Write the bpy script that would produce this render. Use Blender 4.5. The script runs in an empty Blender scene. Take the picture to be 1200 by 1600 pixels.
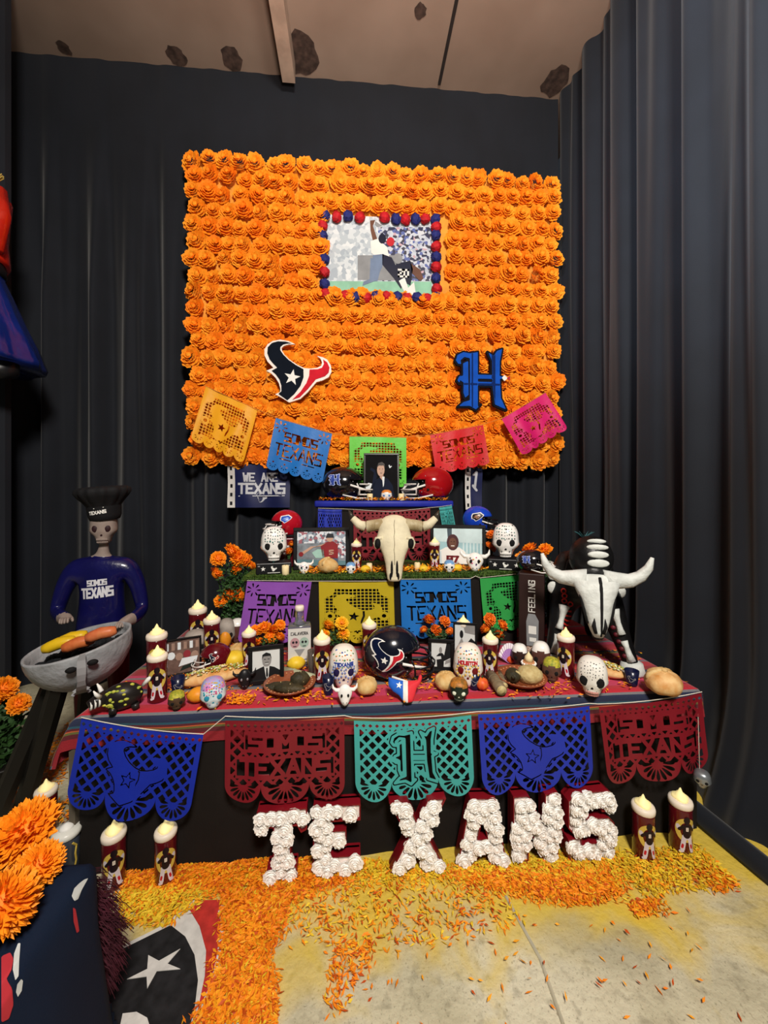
import bpy, bmesh, math, random
import numpy as np
from mathutils import Vector, Matrix

random.seed(7)
RNG = np.random.default_rng(7)
SC = bpy.context.scene
COL = SC.collection
PI = math.pi
R = math.radians

# ---------------------------------------------------------------- camera
FPX, CX, CY, CAMH, YAW = 596.0, 600.0, 780.0, 1.6, 0.0803
cam_d = bpy.data.cameras.new('camera')
cam = bpy.data.objects.new('camera', cam_d)
COL.objects.link(cam)
cam.location = (0, 0, CAMH)
cam.rotation_euler = (PI / 2, 0, -YAW)
cam_d.sensor_fit = 'VERTICAL'
cam_d.sensor_height = 36.0
cam_d.lens = 36.0 * FPX / 1600.0
cam_d.shift_y = -(800.0 - CY) / 1600.0
cam_d.clip_start = 0.05
SC.camera = cam

# ---------------------------------------------------------------- world, lamps, exposure
wd = bpy.data.worlds.new('hall')
SC.world = wd
wd.use_nodes = True
wd.node_tree.nodes['Background'].inputs[0].default_value = (0.75, 0.85, 1.0, 1)
wd.node_tree.nodes['Background'].inputs[1].default_value = 0.02


def lamp(name, kind, loc, target, energy, color, size=0.5, spot=None, blend=0.5):
    d = bpy.data.lights.new(name, kind)
    d.energy = energy
    d.color = color
    if kind == 'AREA':
        d.size = size
    else:
        d.shadow_soft_size = size
    if kind == 'SPOT':
        d.spot_size = spot
        d.spot_blend = blend
    o = bpy.data.objects.new(name, d)
    COL.objects.link(o)
    o.location = loc
    o.rotation_euler = (Vector(target) - Vector(loc)).to_track_quat('-Z', 'Y').to_euler()
    return o


lamp('hall_lamp', 'AREA', (0.45, -1.3, 4.2), (0.3, 2.6, 1.5), 195, (1.0, 0.93, 0.84), 0.7)
lamp('side_lamp', 'SPOT', (-0.5, 0.1, 4.3), (1.95, 1.25, 4.0), 420, (0.78, 0.88, 1.0), 0.4, R(72), 0.8)
lamp('ceiling_bounce_fill', 'SPOT', (0.2, 0.2, 2.9), (0.25, 1.7, 5.4), 330, (1.0, 0.84, 0.74), 0.3, R(95), 1.0)  # added unseen fill, stands in for warm bounce on the ceiling

SC.view_settings.view_transform = 'Standard'
SC.view_settings.look = 'None'
SC.view_settings.gamma = 1.0
SC.view_settings.use_curve_mapping = False
SC.view_settings.exposure = 0.45


# ---------------------------------------------------------------- points in the place
def ray(px, py):
    a, b = (px - CX) / FPX, (py - CY) / FPX
    c, s = math.cos(YAW), math.sin(YAW)
    return Vector((a * c + s, -a * s + c, -b))


def onz(px, py, z):
    d = ray(px, py)
    k = (z - CAMH) / d.z
    return Vector((d.x * k, d.y * k, z))


def ony(px, py, y):
    d = ray(px, py)
    k = y / d.y
    return Vector((d.x * k, y, CAMH + d.z * k))


def mpp(p):
    """metres per photograph pixel at a point"""
    return (p.x * math.sin(YAW) + p.y * math.cos(YAW)) / FPX


# ---------------------------------------------------------------- materials
def lin(h):
    h = h.lstrip('#')
    r = []
    for i in (0, 2, 4):
        c = int(h[i:i + 2], 16) / 255
        r.append(c / 12.92 if c <= 0.04045 else ((c + 0.055) / 1.055) ** 2.4)
    return (r[0], r[1], r[2], 1)


_M = {}


def mat(name, hexc, rough=0.6, var=0.12, scale=9.0, bump=0.0, bscale=60.0, metal=0.0, emit=0.0, coat=0.0, hex2=None, trans=0.0, sheen=0.0, spec=0.3):
    if name in _M:
        return _M[name]
    m = bpy.data.materials.new(name)
    m.use_nodes = True
    nt = m.node_tree
    b = nt.nodes['Principled BSDF']
    tc = nt.nodes.new('ShaderNodeTexCoord')
    nz = nt.nodes.new('ShaderNodeTexNoise')
    nz.inputs['Scale'].default_value = scale
    nz.inputs['Detail'].default_value = 4
    nt.links.new(tc.outputs['Object'], nz.inputs['Vector'])
    cr = nt.nodes.new('ShaderNodeValToRGB')
    c = lin(hexc)
    if hex2:
        c1, c2 = c, lin(hex2)
    else:
        c1 = tuple(x * (1 - var) for x in c[:3]) + (1,)
        c2 = tuple(min(1, x * (1 + var)) for x in c[:3]) + (1,)
    cr.color_ramp.elements[0].position = 0.35
    cr.color_ramp.elements[1].position = 0.65
    cr.color_ramp.elements[0].color = c1
    cr.color_ramp.elements[1].color = c2
    nt.links.new(nz.outputs['Fac'], cr.inputs['Fac'])
    nt.links.new(cr.outputs['Color'], b.inputs['Base Color'])
    b.inputs['Roughness'].default_value = rough
    b.inputs['Metallic'].default_value = metal
    b.inputs['Coat Weight'].default_value = coat
    b.inputs['Transmission Weight'].default_value = trans
    b.inputs['Sheen Weight'].default_value = sheen
    b.inputs['Specular IOR Level'].default_value = spec
    if emit:
        b.inputs['Emission Color'].default_value = c
        b.inputs['Emission Strength'].default_value = emit
    if bump:
        n2 = nt.nodes.new('ShaderNodeTexNoise')
        n2.inputs['Scale'].default_value = bscale
        n2.inputs['Detail'].default_value = 3
        nt.links.new(tc.outputs['Object'], n2.inputs['Vector'])
        bp = nt.nodes.new('ShaderNodeBump')
        bp.inputs['Strength'].default_value = bump
        bp.inputs['Distance'].default_value = 0.01
        nt.links.new(n2.outputs['Fac'], bp.inputs['Height'])
        nt.links.new(bp.outputs['Normal'], b.inputs['Normal'])
    _M[name] = m
    return m


BLACK = mat('black_satin', '17171a', 0.4)
NAVY = mat('navy_paint', '0a1430', 0.35)
WHITE = mat('white_paint', 'ecebe6', 0.5, 0.04)
REDP = mat('red_paint', 'c01f2c', 0.4)
DARK = mat('dark_recess', '0b0a0b', 0.8)
MAROON = mat('maroon_gloss', '641420', 0.25)


# ---------------------------------------------------------------- mesh building
class MB:
    def __init__(s):
        s.v, s.f, s.m = [], [], []

    def add(s, vs, fs, mi=0, M=None):
        b = len(s.v)
        if M is not None:
            vs = [M @ Vector(p) for p in vs]
        s.v += [tuple(p) for p in vs]
        s.f += [tuple(i + b for i in f) for f in fs]
        s.m += [mi] * len(fs)
        return s

    def box(s, c, d, mi=0, M=None):
        x, y, z = c
        a, b, h = d[0] / 2, d[1] / 2, d[2] / 2
        vs = [(x + i * a, y + j * b, z + k * h) for k in (-1, 1) for j in (-1, 1) for i in (-1, 1)]
        return s.add(vs, [(0, 2, 3, 1), (4, 5, 7, 6), (0, 1, 5, 4), (2, 6, 7, 3), (0, 4, 6, 2), (1, 3, 7, 5)], mi, M)

    def bev(s, c, d, r, mi=0, M=None, seg=2):
        bm = bmesh.new()
        bmesh.ops.create_cube(bm, size=1.0)
        bmesh.ops.scale(bm, vec=d, verts=bm.verts)
        bmesh.ops.bevel(bm, geom=bm.edges[:], offset=r, segments=seg, affect='EDGES', profile=0.5)
        bmesh.ops.translate(bm, vec=c, verts=bm.verts)
        bm.verts.index_update()
        s.add([v.co[:] for v in bm.verts], [[v.index for v in f.verts] for f in bm.faces], mi, M)
        bm.free()
        return s

    def lathe(s, prof, n=20, mi=0, M=None, wob=None, caps=True):
        vs, fs = [], []
        for k, (r, z) in enumerate(prof):
            for i in range(n):
                a = 2 * PI * i / n
                q = r if wob is None else r * wob(a, k)
                vs.append((q * math.cos(a), q * math.sin(a), z))
        for k in range(len(prof) - 1):
            for i in range(n):
                j = (i + 1) % n
                fs.append((k * n + i, k * n + j, (k + 1) * n + j, (k + 1) * n + i))
        if caps:
            fs.append(tuple(range(n))[::-1])
            fs.append(tuple((len(prof) - 1) * n + i for i in range(n)))
        return s.add(vs, fs, mi, M)

    def tube(s, pts, rad, n=8, mi=0, M=None, flat=1.0):
        pts = [Vector(p) for p in pts]
        if not hasattr(rad, '__len__'):
            rad = [rad] * len(pts)
        vs, fs = [], []
        u = None
        for i, p in enumerate(pts):
            t = (pts[min(i + 1, len(pts) - 1)] - pts[max(i - 1, 0)])
            t = t.normalized() if t.length > 1e-9 else Vector((0, 0, 1))
            if u is None:
                u = t.orthogonal().normalized()
            u = (u - t * u.dot(t)).normalized()
            w = t.cross(u)
            for k in range(n):
                a = 2 * PI * k / n
                vs.append(p + (u * math.cos(a) + w * math.sin(a) * flat) * rad[i])
        for i in range(len(pts) - 1):
            for k in range(n):
                j = (k + 1) % n
                fs.append((i * n + k, i * n + j, (i + 1) * n + j, (i + 1) * n + k))
        fs.append(tuple(range(n))[::-1])
        fs.append(tuple((len(pts) - 1) * n + k for k in range(n)))
        return s.add(vs, fs, mi, M)

    def blob(s, c, r, nu=14, nv=9, mi=0, M=None, fn=None):
        vs, fs = [], []
        for j in range(nv + 1):
            ph = -PI / 2 + PI * j / nv
            for i in range(nu):
                th = 2 * PI * i / nu
                d = Vector((math.cos(ph) * math.cos(th), math.cos(ph) * math.sin(th), math.sin(ph)))
                k = 1.0 if fn is None else fn(d)
                if isinstance(k, Vector):
                    vs.append(Vector(c) + k)
                else:
                    vs.append((c[0] + d.x * r[0] * k, c[1] + d.y * r[1] * k, c[2] + d.z * r[2] * k))
        for j in range(nv):
            for i in range(nu):
                q = (i + 1) % nu
                if j == 0:
                    fs.append((i, nu + q, nu + i))
                elif j == nv - 1:
                    fs.append((j * nu + i, j * nu + q, (j + 1) * nu + i))
                else:
                    fs.append((j * nu + i, j * nu + q, (j + 1) * nu + q, (j + 1) * nu + i))
        return s.add(vs, fs, mi, M)

    def prism(s, poly, y0, y1, mi=0, M=None, side=None):
        """polygon in x,z given counter-clockwise seen from the front (-y), front at y0"""
        n = len(poly)
        vs = [(p[0], y0, p[1]) for p in poly] + [(p[0], y1, p[1]) for p in poly]
        b = len(s.f)
        s.add(vs, [tuple(range(n)), tuple(range(2 * n - 1, n - 1, -1))], mi, M)
        sd = [(i, i + n, (i + 1) % n + n, (i + 1) % n) for i in range(n)]
        s.f += [tuple(i + len(s.v) - 2 * n for i in f) for f in sd]
        s.m += [mi if side is None else side] * n
        return s

    def flat(s, poly, mi=0, layer=0, M=None, e=0.0006):
        return s.add([(p[0], -e * layer, p[1]) for p in poly], [tuple(range(len(poly)))], mi, M)

    def build(s, name, mats, parent=None, smooth=False, loc=None, rot=None, M=None):
        me = bpy.data.meshes.new(name)
        me.from_pydata(s.v, [], s.f)
        if not isinstance(mats, (list, tuple)):
            mats = [mats]
        for m in mats:
            me.materials.append(m)
        if len(mats) > 1:
            me.polygons.foreach_set('material_index', s.m)
        if smooth:
            me.polygons.foreach_set('use_smooth', [True] * len(me.polygons))
        me.update()
        return link(name, me, parent, loc, rot)


def link(name, me, parent=None, loc=None, rot=None):
    o = bpy.data.objects.new(name, me)
    COL.objects.link(o)
    if parent is not None:
        o.parent = parent
    if loc is not None:
        o.location = loc
    if rot is not None:
        o.rotation_euler = rot
    return o


def tag(o, label=None, cat=None, group=None, kind=None):
    if label:
        o['label'] = label
    if cat:
        o['category'] = cat
    if group:
        o['group'] = group
    if kind:
        o['kind'] = kind
    return o


def thing(name, label, cat, loc=(0, 0, 0), rz=0.0, group=None, rot=None):
    o = bpy.data.objects.new(name, None)
    o.empty_display_size = 0.05
    COL.objects.link(o)
    o.location = loc
    o.rotation_euler = rot if rot else (0, 0, rz)
    return tag(o, label, cat, group)


def face_cam(p):
    """turn about z that makes a thing's -y side look at the camera"""
    return math.atan2(p[1], p[0]) - PI / 2


def dup(root, loc, rz, label, group=None, scale=None):
    r = root.copy()
    COL.objects.link(r)
    r.location = loc
    r.rotation_euler = (0, 0, rz)
    if scale:
        r.scale = (scale,) * 3 if not hasattr(scale, '__len__') else scale
    r['label'] = label
    if group:
        r['group'] = group
    for ch in list(root.children):
        c = ch.copy()
        COL.objects.link(c)
        c.parent = r
        for g in ch.children:
            d = g.copy()
            COL.objects.link(d)
            d.parent = c
    return r


def ell(cx, cz, rx, rz, n=14, a0=0.0):
    return [(cx + rx * math.cos(a0 + 2 * PI * i / n), cz + rz * math.sin(a0 + 2 * PI * i / n)) for i in range(n)]


def rect(cx, cz, w, h):
    return [(cx - w / 2, cz - h / 2), (cx + w / 2, cz - h / 2), (cx + w / 2, cz + h / 2), (cx - w / 2, cz + h / 2)]


def star(cx, cz, r, a0=PI / 2, k=0.4):
    return [(cx + (r if i % 2 == 0 else r * k) * math.cos(a0 + PI * i / 5), cz + (r if i % 2 == 0 else r * k) * math.sin(a0 + PI * i / 5)) for i in range(10)]


def ccw(p):
    a = sum(p[i][0] * p[(i + 1) % len(p)][1] - p[(i + 1) % len(p)][0] * p[i][1] for i in range(len(p)))
    return p if a > 0 else p[::-1]


# ---------------------------------------------------------------- block letters
GL = {
    'T': [(0, 6, 4, 6), (2, 0, 2, 6)], 'E': [(0, 0, 0, 6), (0, 6, 4, 6), (0, 3, 3, 3), (0, 0, 4, 0)],
    'X': [(0, 0, 4, 6), (0, 6, 4, 0)], 'A': [(0, 0, 2, 6), (2, 6, 4, 0), (.9, 1.9, 3.1, 1.9)],
    'N': [(0, 0, 0, 6), (0, 6, 4, 0), (4, 0, 4, 6)], 'O': [(0, 0, 0, 6), (0, 6, 4, 6), (4, 6, 4, 0), (4, 0, 0, 0)],
    'S': [(4, 6, 0, 6), (0, 6, 0, 3), (0, 3, 4, 3), (4, 3, 4, 0), (4, 0, 0, 0)],
    'M': [(0, 0, 0, 6), (0, 6, 2, 2), (2, 2, 4, 6), (4, 6, 4, 0)], 'W': [(0, 6, .9, 0), (.9, 0, 2, 4), (2, 4, 3.1, 0), (3.1, 0, 4, 6)],
    'R': [(0, 0, 0, 6), (0, 6, 4, 6), (4, 6, 4, 3), (4, 3, 0, 3), (1.7, 3, 4, 0)], 'H': [(0, 0, 0, 6), (4, 0, 4, 6), (0, 3, 4, 3)],
    'U': [(0, 6, 0, 0), (0, 0, 4, 0), (4, 0, 4, 6)], 'F': [(0, 0, 0, 6), (0, 6, 4, 6), (0, 3, 3, 3)], 'L': [(0, 6, 0, 0), (0, 0, 4, 0)],
    'I': [(2, 0, 2, 6)], 'G': [(4, 4.8, 4, 6), (4, 6, 0, 6), (0, 6, 0, 0), (0, 0, 4, 0), (4, 0, 4, 3), (4, 3, 2.4, 3)],
    'C': [(4, 6, 0, 6), (0, 6, 0, 0), (0, 0, 4, 0)], 'V': [(0, 6, 2, 0), (2, 0, 4, 6)],
    '0': [(0, 0, 0, 6), (0, 6, 4, 6), (4, 6, 4, 0), (4, 0, 0, 0)], '2': [(0, 6, 4, 6), (4, 6, 4, 3), (4, 3, 0, 3), (0, 3, 0, 0), (0, 0, 4, 0)],
    '7': [(0, 6, 4, 6), (4, 6, 1.6, 0)], '8': [(0, 0, 0, 6), (0, 6, 4, 6), (4, 6, 4, 0), (4, 0, 0, 0), (0, 3, 4, 3)],
    '5': [(4, 6, 0, 6), (0, 6, 0, 3), (0, 3, 4, 3), (4, 3, 4, 0), (4, 0, 0, 0)], '9': [(4, 3, 0, 3), (0, 3, 0, 6), (0, 6, 4, 6), (4, 6, 4, 0), (4, 0, 0, 0)],
    ' ': [],
}


def segs(text, w, h, th, adv=5.6, slant=0.0):
    """centre lines of a text that fills w x h, about the origin"""
    n = len(text)
    tot = (n - 1) * adv + 4
    sx, sy = (w - th) / tot, (h - th) / 6
    out = []
    for i, ch in enumerate(text):
        for (a, b, c, d) in GL[ch]:
            x0, y0, x1, y1 = (i * adv + a) * sx - (w - th) / 2, b * sy - (h - th) / 2, (i * adv + c) * sx - (w - th) / 2, d * sy - (h - th) / 2
            out.append((x0 + slant * y0, y0, x1 + slant * y1, y1))
    return out


def letters(mb, text, cx, cz, w, h, th, mi=0, layer=1, rot=0.0, M=None, e=0.0006, slant=0.0, fmap=None):
    """flat printed block letters, a quad for each stroke"""
    cr, sr = math.cos(rot), math.sin(rot)
    for (a, b, c, d) in segs(text, w, h, th, slant=slant):
        L = math.hypot(c - a, d - b) or 1e-9
        ux, uy = (c - a) / L * th / 2, (d - b) / L * th / 2
        q = [(a - ux + uy, b - uy - ux), (c + ux + uy, d + uy - ux), (c + ux - uy, d + uy + ux), (a - ux - uy, b - uy + ux)]
        q = [(cx + x * cr - y * sr, cz + x * sr + y * cr) for x, y in q]
        if fmap:
            mb.add([fmap(x, y, layer * e) for x, y in q], [(0, 1, 2, 3)], mi)
        else:
            mb.flat(ccw(q), mi, layer, M, e)


# ---------------------------------------------------------------- outlines as signed fields (positive inside)
def poly_field(poly, X, Y):
    n = len(poly)
    d = np.full(X.shape, 1e9)
    ins = np.zeros(X.shape, bool)
    for i in range(n):
        x0, y0 = poly[i]
        x1, y1 = poly[(i + 1) % n]
        dx, dy = x1 - x0, y1 - y0
        t = np.clip(((X - x0) * dx + (Y - y0) * dy) / (dx * dx + dy * dy + 1e-12), 0, 1)
        d = np.minimum(d, np.hypot(X - x0 - t * dx, Y - y0 - t * dy))
        if abs(dy) > 1e-12:
            c = ((y0 > Y) != (y1 > Y)) & (X < (x1 - x0) * (Y - y0) / dy + x0)
            ins ^= c
    return np.where(ins, d, -d)


def seg_field(sg, th, X, Y):
    d = np.full(X.shape, 1e9)
    for (x0, y0, x1, y1) in sg:
        dx, dy = x1 - x0, y1 - y0
        t = np.clip(((X - x0) * dx + (Y - y0) * dy) / (dx * dx + dy * dy + 1e-12), 0, 1)
        ax, ay = np.abs(X - x0 - t * dx), np.abs(Y - y0 - t * dy)
        d = np.minimum(d, np.maximum(ax, ay) if dx * dy == 0 else np.hypot(ax, ay))
    return th / 2 - d


def field_mesh(F, x0, x1, y0, y1, nx, ny):
    xs, ys = np.linspace(x0, x1, nx + 1), np.linspace(y0, y1, ny + 1)
    X, Y = np.meshgrid(xs, ys)
    V = F(X, Y)
    V = np.where(np.abs(V) < 1e-9, 1e-9, V)
    S = V > 0
    key, vs, fs = {}, [], []

    def corner(j, i):
        k = (j, i)
        if k not in key:
            key[k] = len(vs)
            vs.append((xs[i], ys[j]))
        return key[k]

    def edge(a, b):
        k = (a, b) if a < b else (b, a)
        if k not in key:
            va, vb = V[a], V[b]
            t = va / (va - vb)
            key[k] = len(vs)
            vs.append((xs[a[1]] + t * (xs[b[1]] - xs[a[1]]), ys[a[0]] + t * (ys[b[0]] - ys[a[0]])))
        return key[k]

    any_ = S[:-1, :-1] | S[:-1, 1:] | S[1:, :-1] | S[1:, 1:]
    for j, i in zip(*np.nonzero(any_)):
        j, i = int(j), int(i)
        cs = [(j, i), (j, i + 1), (j + 1, i + 1), (j + 1, i)]
        f = []
        for q in range(4):
            a, b = cs[q], cs[(q + 1) % 4]
            if S[a]:
                f.append(corner(*a))
            if S[a] != S[b]:
                f.append(edge(a, b))
        if len(f) > 2:
            fs.append(tuple(f))
    return vs, fs


def sheet(mb, F, box, n, fmap, mi=0):
    vs, fs = field_mesh(F, box[0], box[1], box[2], box[3], n[0], n[1])
    return mb.add([fmap(x, y) for x, y in vs], fs, mi)


def slab(mb, F, box, n, y0, y1, mi=0, side=None, M=None):
    """field outline in x,z made solid from y0 (front) to y1"""
    vs, fs = field_mesh(F, box[0], box[1], box[2], box[3], n[0], n[1])
    N = len(vs)
    P = [(x, y0, z) for x, z in vs] + [(x, y1, z) for x, z in vs]
    mb.add(P, fs + [tuple(i + N for i in f[::-1]) for f in fs], mi, M)
    ed = {}
    for f in fs:
        for q in range(len(f)):
            ed[(f[q], f[(q + 1) % len(f)])] = 1
    sd = [(b, a, a + N, b + N) for (a, b) in ed if (b, a) not in ed]
    base = len(mb.v) - 2 * N
    mb.f += [tuple(i + base for i in f) for f in sd]
    mb.m += [mi if side is None else side] * len(sd)
    return mb


# the bull-head emblem and the blackletter initial, in units where the emblem is about 1 wide
def _n(pts, s=900.0, ox=570.0, oy=600.0):
    return ccw([((x - ox) / s, (oy - y) / s) for x, y in pts])


BULL_OUT = _n([(530, 235), (440, 195), (330, 178), (230, 200), (160, 250), (120, 320), (122, 400), (160, 480), (240, 562), (145, 605), (210, 640), (270, 700), (312, 770), (332, 850), (325, 890), (262, 920), (340, 960), (450, 1028), (600, 975), (700, 880), (815, 742), (900, 715), (980, 670), (1018, 600), (1010, 510), (960, 430), (900, 400), (820, 383), (870, 420), (890, 470), (880, 515), (830, 545), (740, 560), (650, 555), (560, 515), (460, 450), (390, 385), (350, 320), (348, 290), (380, 260), (440, 240)])
BULL_NAVY = _n([(480, 225), (400, 205), (300, 205), (220, 230), (165, 290), (160, 370), (190, 450), (240, 510), (292, 560), (218, 605), (270, 650), (320, 720), (345, 800), (345, 880), (308, 915), (420, 995), (430, 995), (520, 910), (600, 800), (642, 680), (640, 572), (540, 520), (440, 450), (370, 380), (330, 320), (332, 280), (370, 245), (420, 230)])
BULL_RED = _n([(722, 575), (830, 568), (890, 545), (917, 490), (905, 432), (960, 470), (992, 540), (980, 610), (930, 660), (808, 705), (700, 840), (590, 955), (492, 990), (600, 880), (680, 760), (717, 660)])
BULL_STAR = star((490 - 570) / 900, (600 - 690) / 900, 0.125, R(80))


def _h(pts, s=560.0, ox=345.0, oy=350.0):
    return ccw([((x - ox) / s, (oy - y) / s) for x, y in pts])


H_PARTS = [
    _h([(325, 108), (325, 600), (352, 585), (305, 632), (250, 600), (143, 604), (190, 562), (248, 545), (248, 170), (200, 160), (165, 190), (172, 228), (140, 222), (118, 190), (135, 140), (190, 112), (250, 122)]),
    _h([(185, 215), (236, 190), (240, 500), (205, 528), (188, 480), (190, 390), (160, 370), (158, 398), (132, 370), (150, 332), (186, 325)]),
    _h([(320, 312), (470, 312), (470, 352), (320, 352)]), _h([(320, 376), (470, 376), (470, 412), (320, 412)]),
    _h([(415, 105), (470, 138), (500, 92), (552, 72), (530, 190), (527, 318), (572, 334), (530, 352), (540, 520), (590, 628), (480, 582), (458, 400), (455, 190)]),
]


def H_field(X, Y):
    return np.maximum.reduce([poly_field(p, X, Y) for p in H_PARTS])


# ---------------------------------------------------------------- the hall
XL, XR, YB, ZC = -3.6, 1.98, 3.5, 5.42


def concrete():
    m = bpy.data.materials.new('dusty_concrete')
    m.use_nodes = True
    nt = m.node_tree
    N, L = nt.nodes, nt.links
    b = N['Principled BSDF']
    tc = N.new('ShaderNodeTexCoord')

    def noise(sc, det=5, dist=0.0):
        n = N.new('ShaderNodeTexNoise')
        n.inputs['Scale'].default_value = sc
        n.inputs['Detail'].default_value = det
        n.inputs['Distortion'].default_value = dist
        L.new(tc.outputs['Object'], n.inputs['Vector'])
        return n

    def ramp(src, stops):
        r = N.new('ShaderNodeValToRGB')
        e = r.color_ramp.elements
        while len(e) < len(stops):
            e.new(0.5)
        for q, (p, c) in zip(e, stops):
            q.position = p
            q.color = c if isinstance(c, tuple) else lin(c)
        L.new(src, r.inputs['Fac'])
        return r

    def mix(f, a, c2):
        x = N.new('ShaderNodeMix')
        x.data_type = 'RGBA'
        L.new(f, x.inputs[0])
        L.new(a, x.inputs[6])
        if isinstance(c2, str):
            x.inputs[7].default_value = lin(c2)
        else:
            L.new(c2, x.inputs[7])
        return x.outputs[2]

    base = ramp(noise(2.6, 8, 0.6).outputs['Fac'], [(0.3, 'aba487'), (0.5, 'c6bfa2'), (0.7, 'd8d2b8')]).outputs[0]
    fine = ramp(noise(22, 6, 0.3).outputs['Fac'], [(0.55, (0, 0, 0, 1)), (0.75, (0.6, 0.6, 0.6, 1))]).outputs[0]
    base = mix(fine, base, '7a725c')
    grit = ramp(noise(120, 3, 0.4).outputs['Fac'], [(0.58, (0, 0, 0, 1)), (0.72, (0.55, 0.55, 0.55, 1))]).outputs[0]
    base = mix(grit, base, '6f6850')
    spots = ramp(noise(6.5, 3, 1.2).outputs['Fac'], [(0.70, (0, 0, 0, 1)), (0.76, (0.7, 0.7, 0.7, 1))]).outputs[0]
    base = mix(spots, base, '4d4638')
    # yellow powder strewn in front of the altar
    sx = N.new('ShaderNodeSeparateXYZ')
    L.new(tc.outputs['Object'], sx.inputs[0])
    mr = N.new('ShaderNodeMapRange')
    mr.inputs['From Min'].default_value = 0.95
    mr.inputs['From Max'].default_value = 1.62
    L.new(sx.outputs['Y'], mr.inputs['Value'])
    ad = N.new('ShaderNodeMath')
    ad.operation = 'MULTIPLY_ADD'
    L.new(noise(3.2, 6, 0.8).outputs['Fac'], ad.inputs[0])
    ad.inputs[1].default_value = 1.7
    ad.inputs[2].default_value = -0.95
    sm = N.new('ShaderNodeMath')
    sm.operation = 'ADD'
    L.new(ad.outputs[0], sm.inputs[0])
    L.new(mr.outputs['Result'], sm.inputs[1])
    mx_ = N.new('ShaderNodeMapRange')
    mx_.inputs['From Min'].default_value = -0.75
    mx_.inputs['From Max'].default_value = -1.15
    mx_.inputs['To Max'].default_value = -1.2
    L.new(sx.outputs['X'], mx_.inputs['Value'])
    s2 = N.new('ShaderNodeMath')
    s2.operation = 'ADD'
    L.new(sm.outputs[0], s2.inputs[0])
    L.new(mx_.outputs['Result'], s2.inputs[1])
    sm = s2
    pw = ramp(sm.outputs[0], [(0.25, (0, 0, 0, 1)), (0.75, (0.9, 0.9, 0.9, 1))]).outputs[0]
    base = mix(pw, base, 'd8b930')
    L.new(base, b.inputs['Base Color'])
    b.inputs['Roughness'].default_value = 0.75
    bp = N.new('ShaderNodeBump')
    bp.inputs['Strength'].default_value = 0.35
    bp.inputs['Distance'].default_value = 0.02
    L.new(noise(40, 6).outputs['Fac'], bp.inputs['Height'])
    L.new(bp.outputs['Normal'], b.inputs['Normal'])
    return m


tag(MB().box((-0.8, 1.0, -0.05), (6.2, 6.4, 0.1)).build('floor', concrete()), kind='structure')
sc_ = MB()
cp = [onz(790, 1400, 0.002), onz(845, 1500, 0.002), onz(880, 1600, 0.002)]
sc_.tube(cp, 0.006, 6)
tag(sc_.build('trim_1', mat('pale_joint', 'b9b39c', 0.8)), kind='structure')
tag(MB().box((-0.8, 1.0, ZC + 0.05), (6.2, 6.4, 0.1)).build('ceiling', mat('ceiling_board', '9c8778', 0.9, hex2='8b7667', scale=1.3)), kind='structure')
# ceiling: one joist, one dark joint and old stains
p0 = ony(452, 147, 3.42)
tag(MB().box((p0.x, 1.2, ZC - 0.085), (0.11, 4.4, 0.17)).build('trim_2', mat('pale_joist', 'b29a88', 0.8)), kind='structure')
p0 = ony(686, 150, 3.46)
tag(MB().box((p0.x, 1.2, ZC - 0.008), (0.025, 4.5, 0.016)).build('trim_3', mat('dark_joint', '2a2422', 0.8)), kind='structure')
for px, py, rr in ((470, 85, .16), (362, 92, .09), (276, 88, .08), (656, 17, .05), (868, 128, .12), (100, 75, .05)):
    c = onz(px, py, ZC - 0.002)
    d = MB()
    ring = [(c.x + rr * (0.8 + 0.35 * random.random()) * math.cos(a * PI / 9), c.y + rr * (0.9 + 0.3 * random.random()) * math.sin(a * PI / 9), ZC - 0.003) for a in range(18)]
    d.add(ring, [tuple(range(18))[::-1]])
    tag(d.build('trim_4', mat('ceiling_stain', '4a3a33', 0.95, 0.4, 20)), kind='structure')


def fold(u, z, seed, amp):
    a = 0.0
    for k, (fr, am) in enumerate(((19.0, 1.0), (31.7, 0.55), (47.0, 0.25))):
        a += am * math.sin(u * fr + seed * (k + 1.7) + 0.35 * math.sin(z * (0.7 + 0.3 * k) + seed + k))
    a = math.copysign(abs(a) ** 0.8, a)
    return amp * a


def curtain(name, M, u0, u1, z0, z1, amp, seed, m, top_flat=0.0, out=0.0, nu=420, nz=34):
    mb = MB()
    vs, fs = [], []
    for j in range(nz + 1):
        z = z0 + (z1 - z0) * j / nz
        for i in range(nu + 1):
            u = u0 + (u1 - u0) * i / nu
            g = 1.0
            if top_flat:
                g = min(1.0, max(0.06, (top_flat - z) / 1.6))
            vs.append(M(u, fold(u, z, seed, amp) * g - out * max(0.0, 1 - z / 0.8) ** 2, z))
    for j in range(nz):
        for i in range(nu):
            a = j * (nu + 1) + i
            fs.append((a, a + 1, a + nu + 2, a + nu + 1))
    mb.add(vs, fs)
    return tag(mb.build(name, m, smooth=True), kind='structure')


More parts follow.
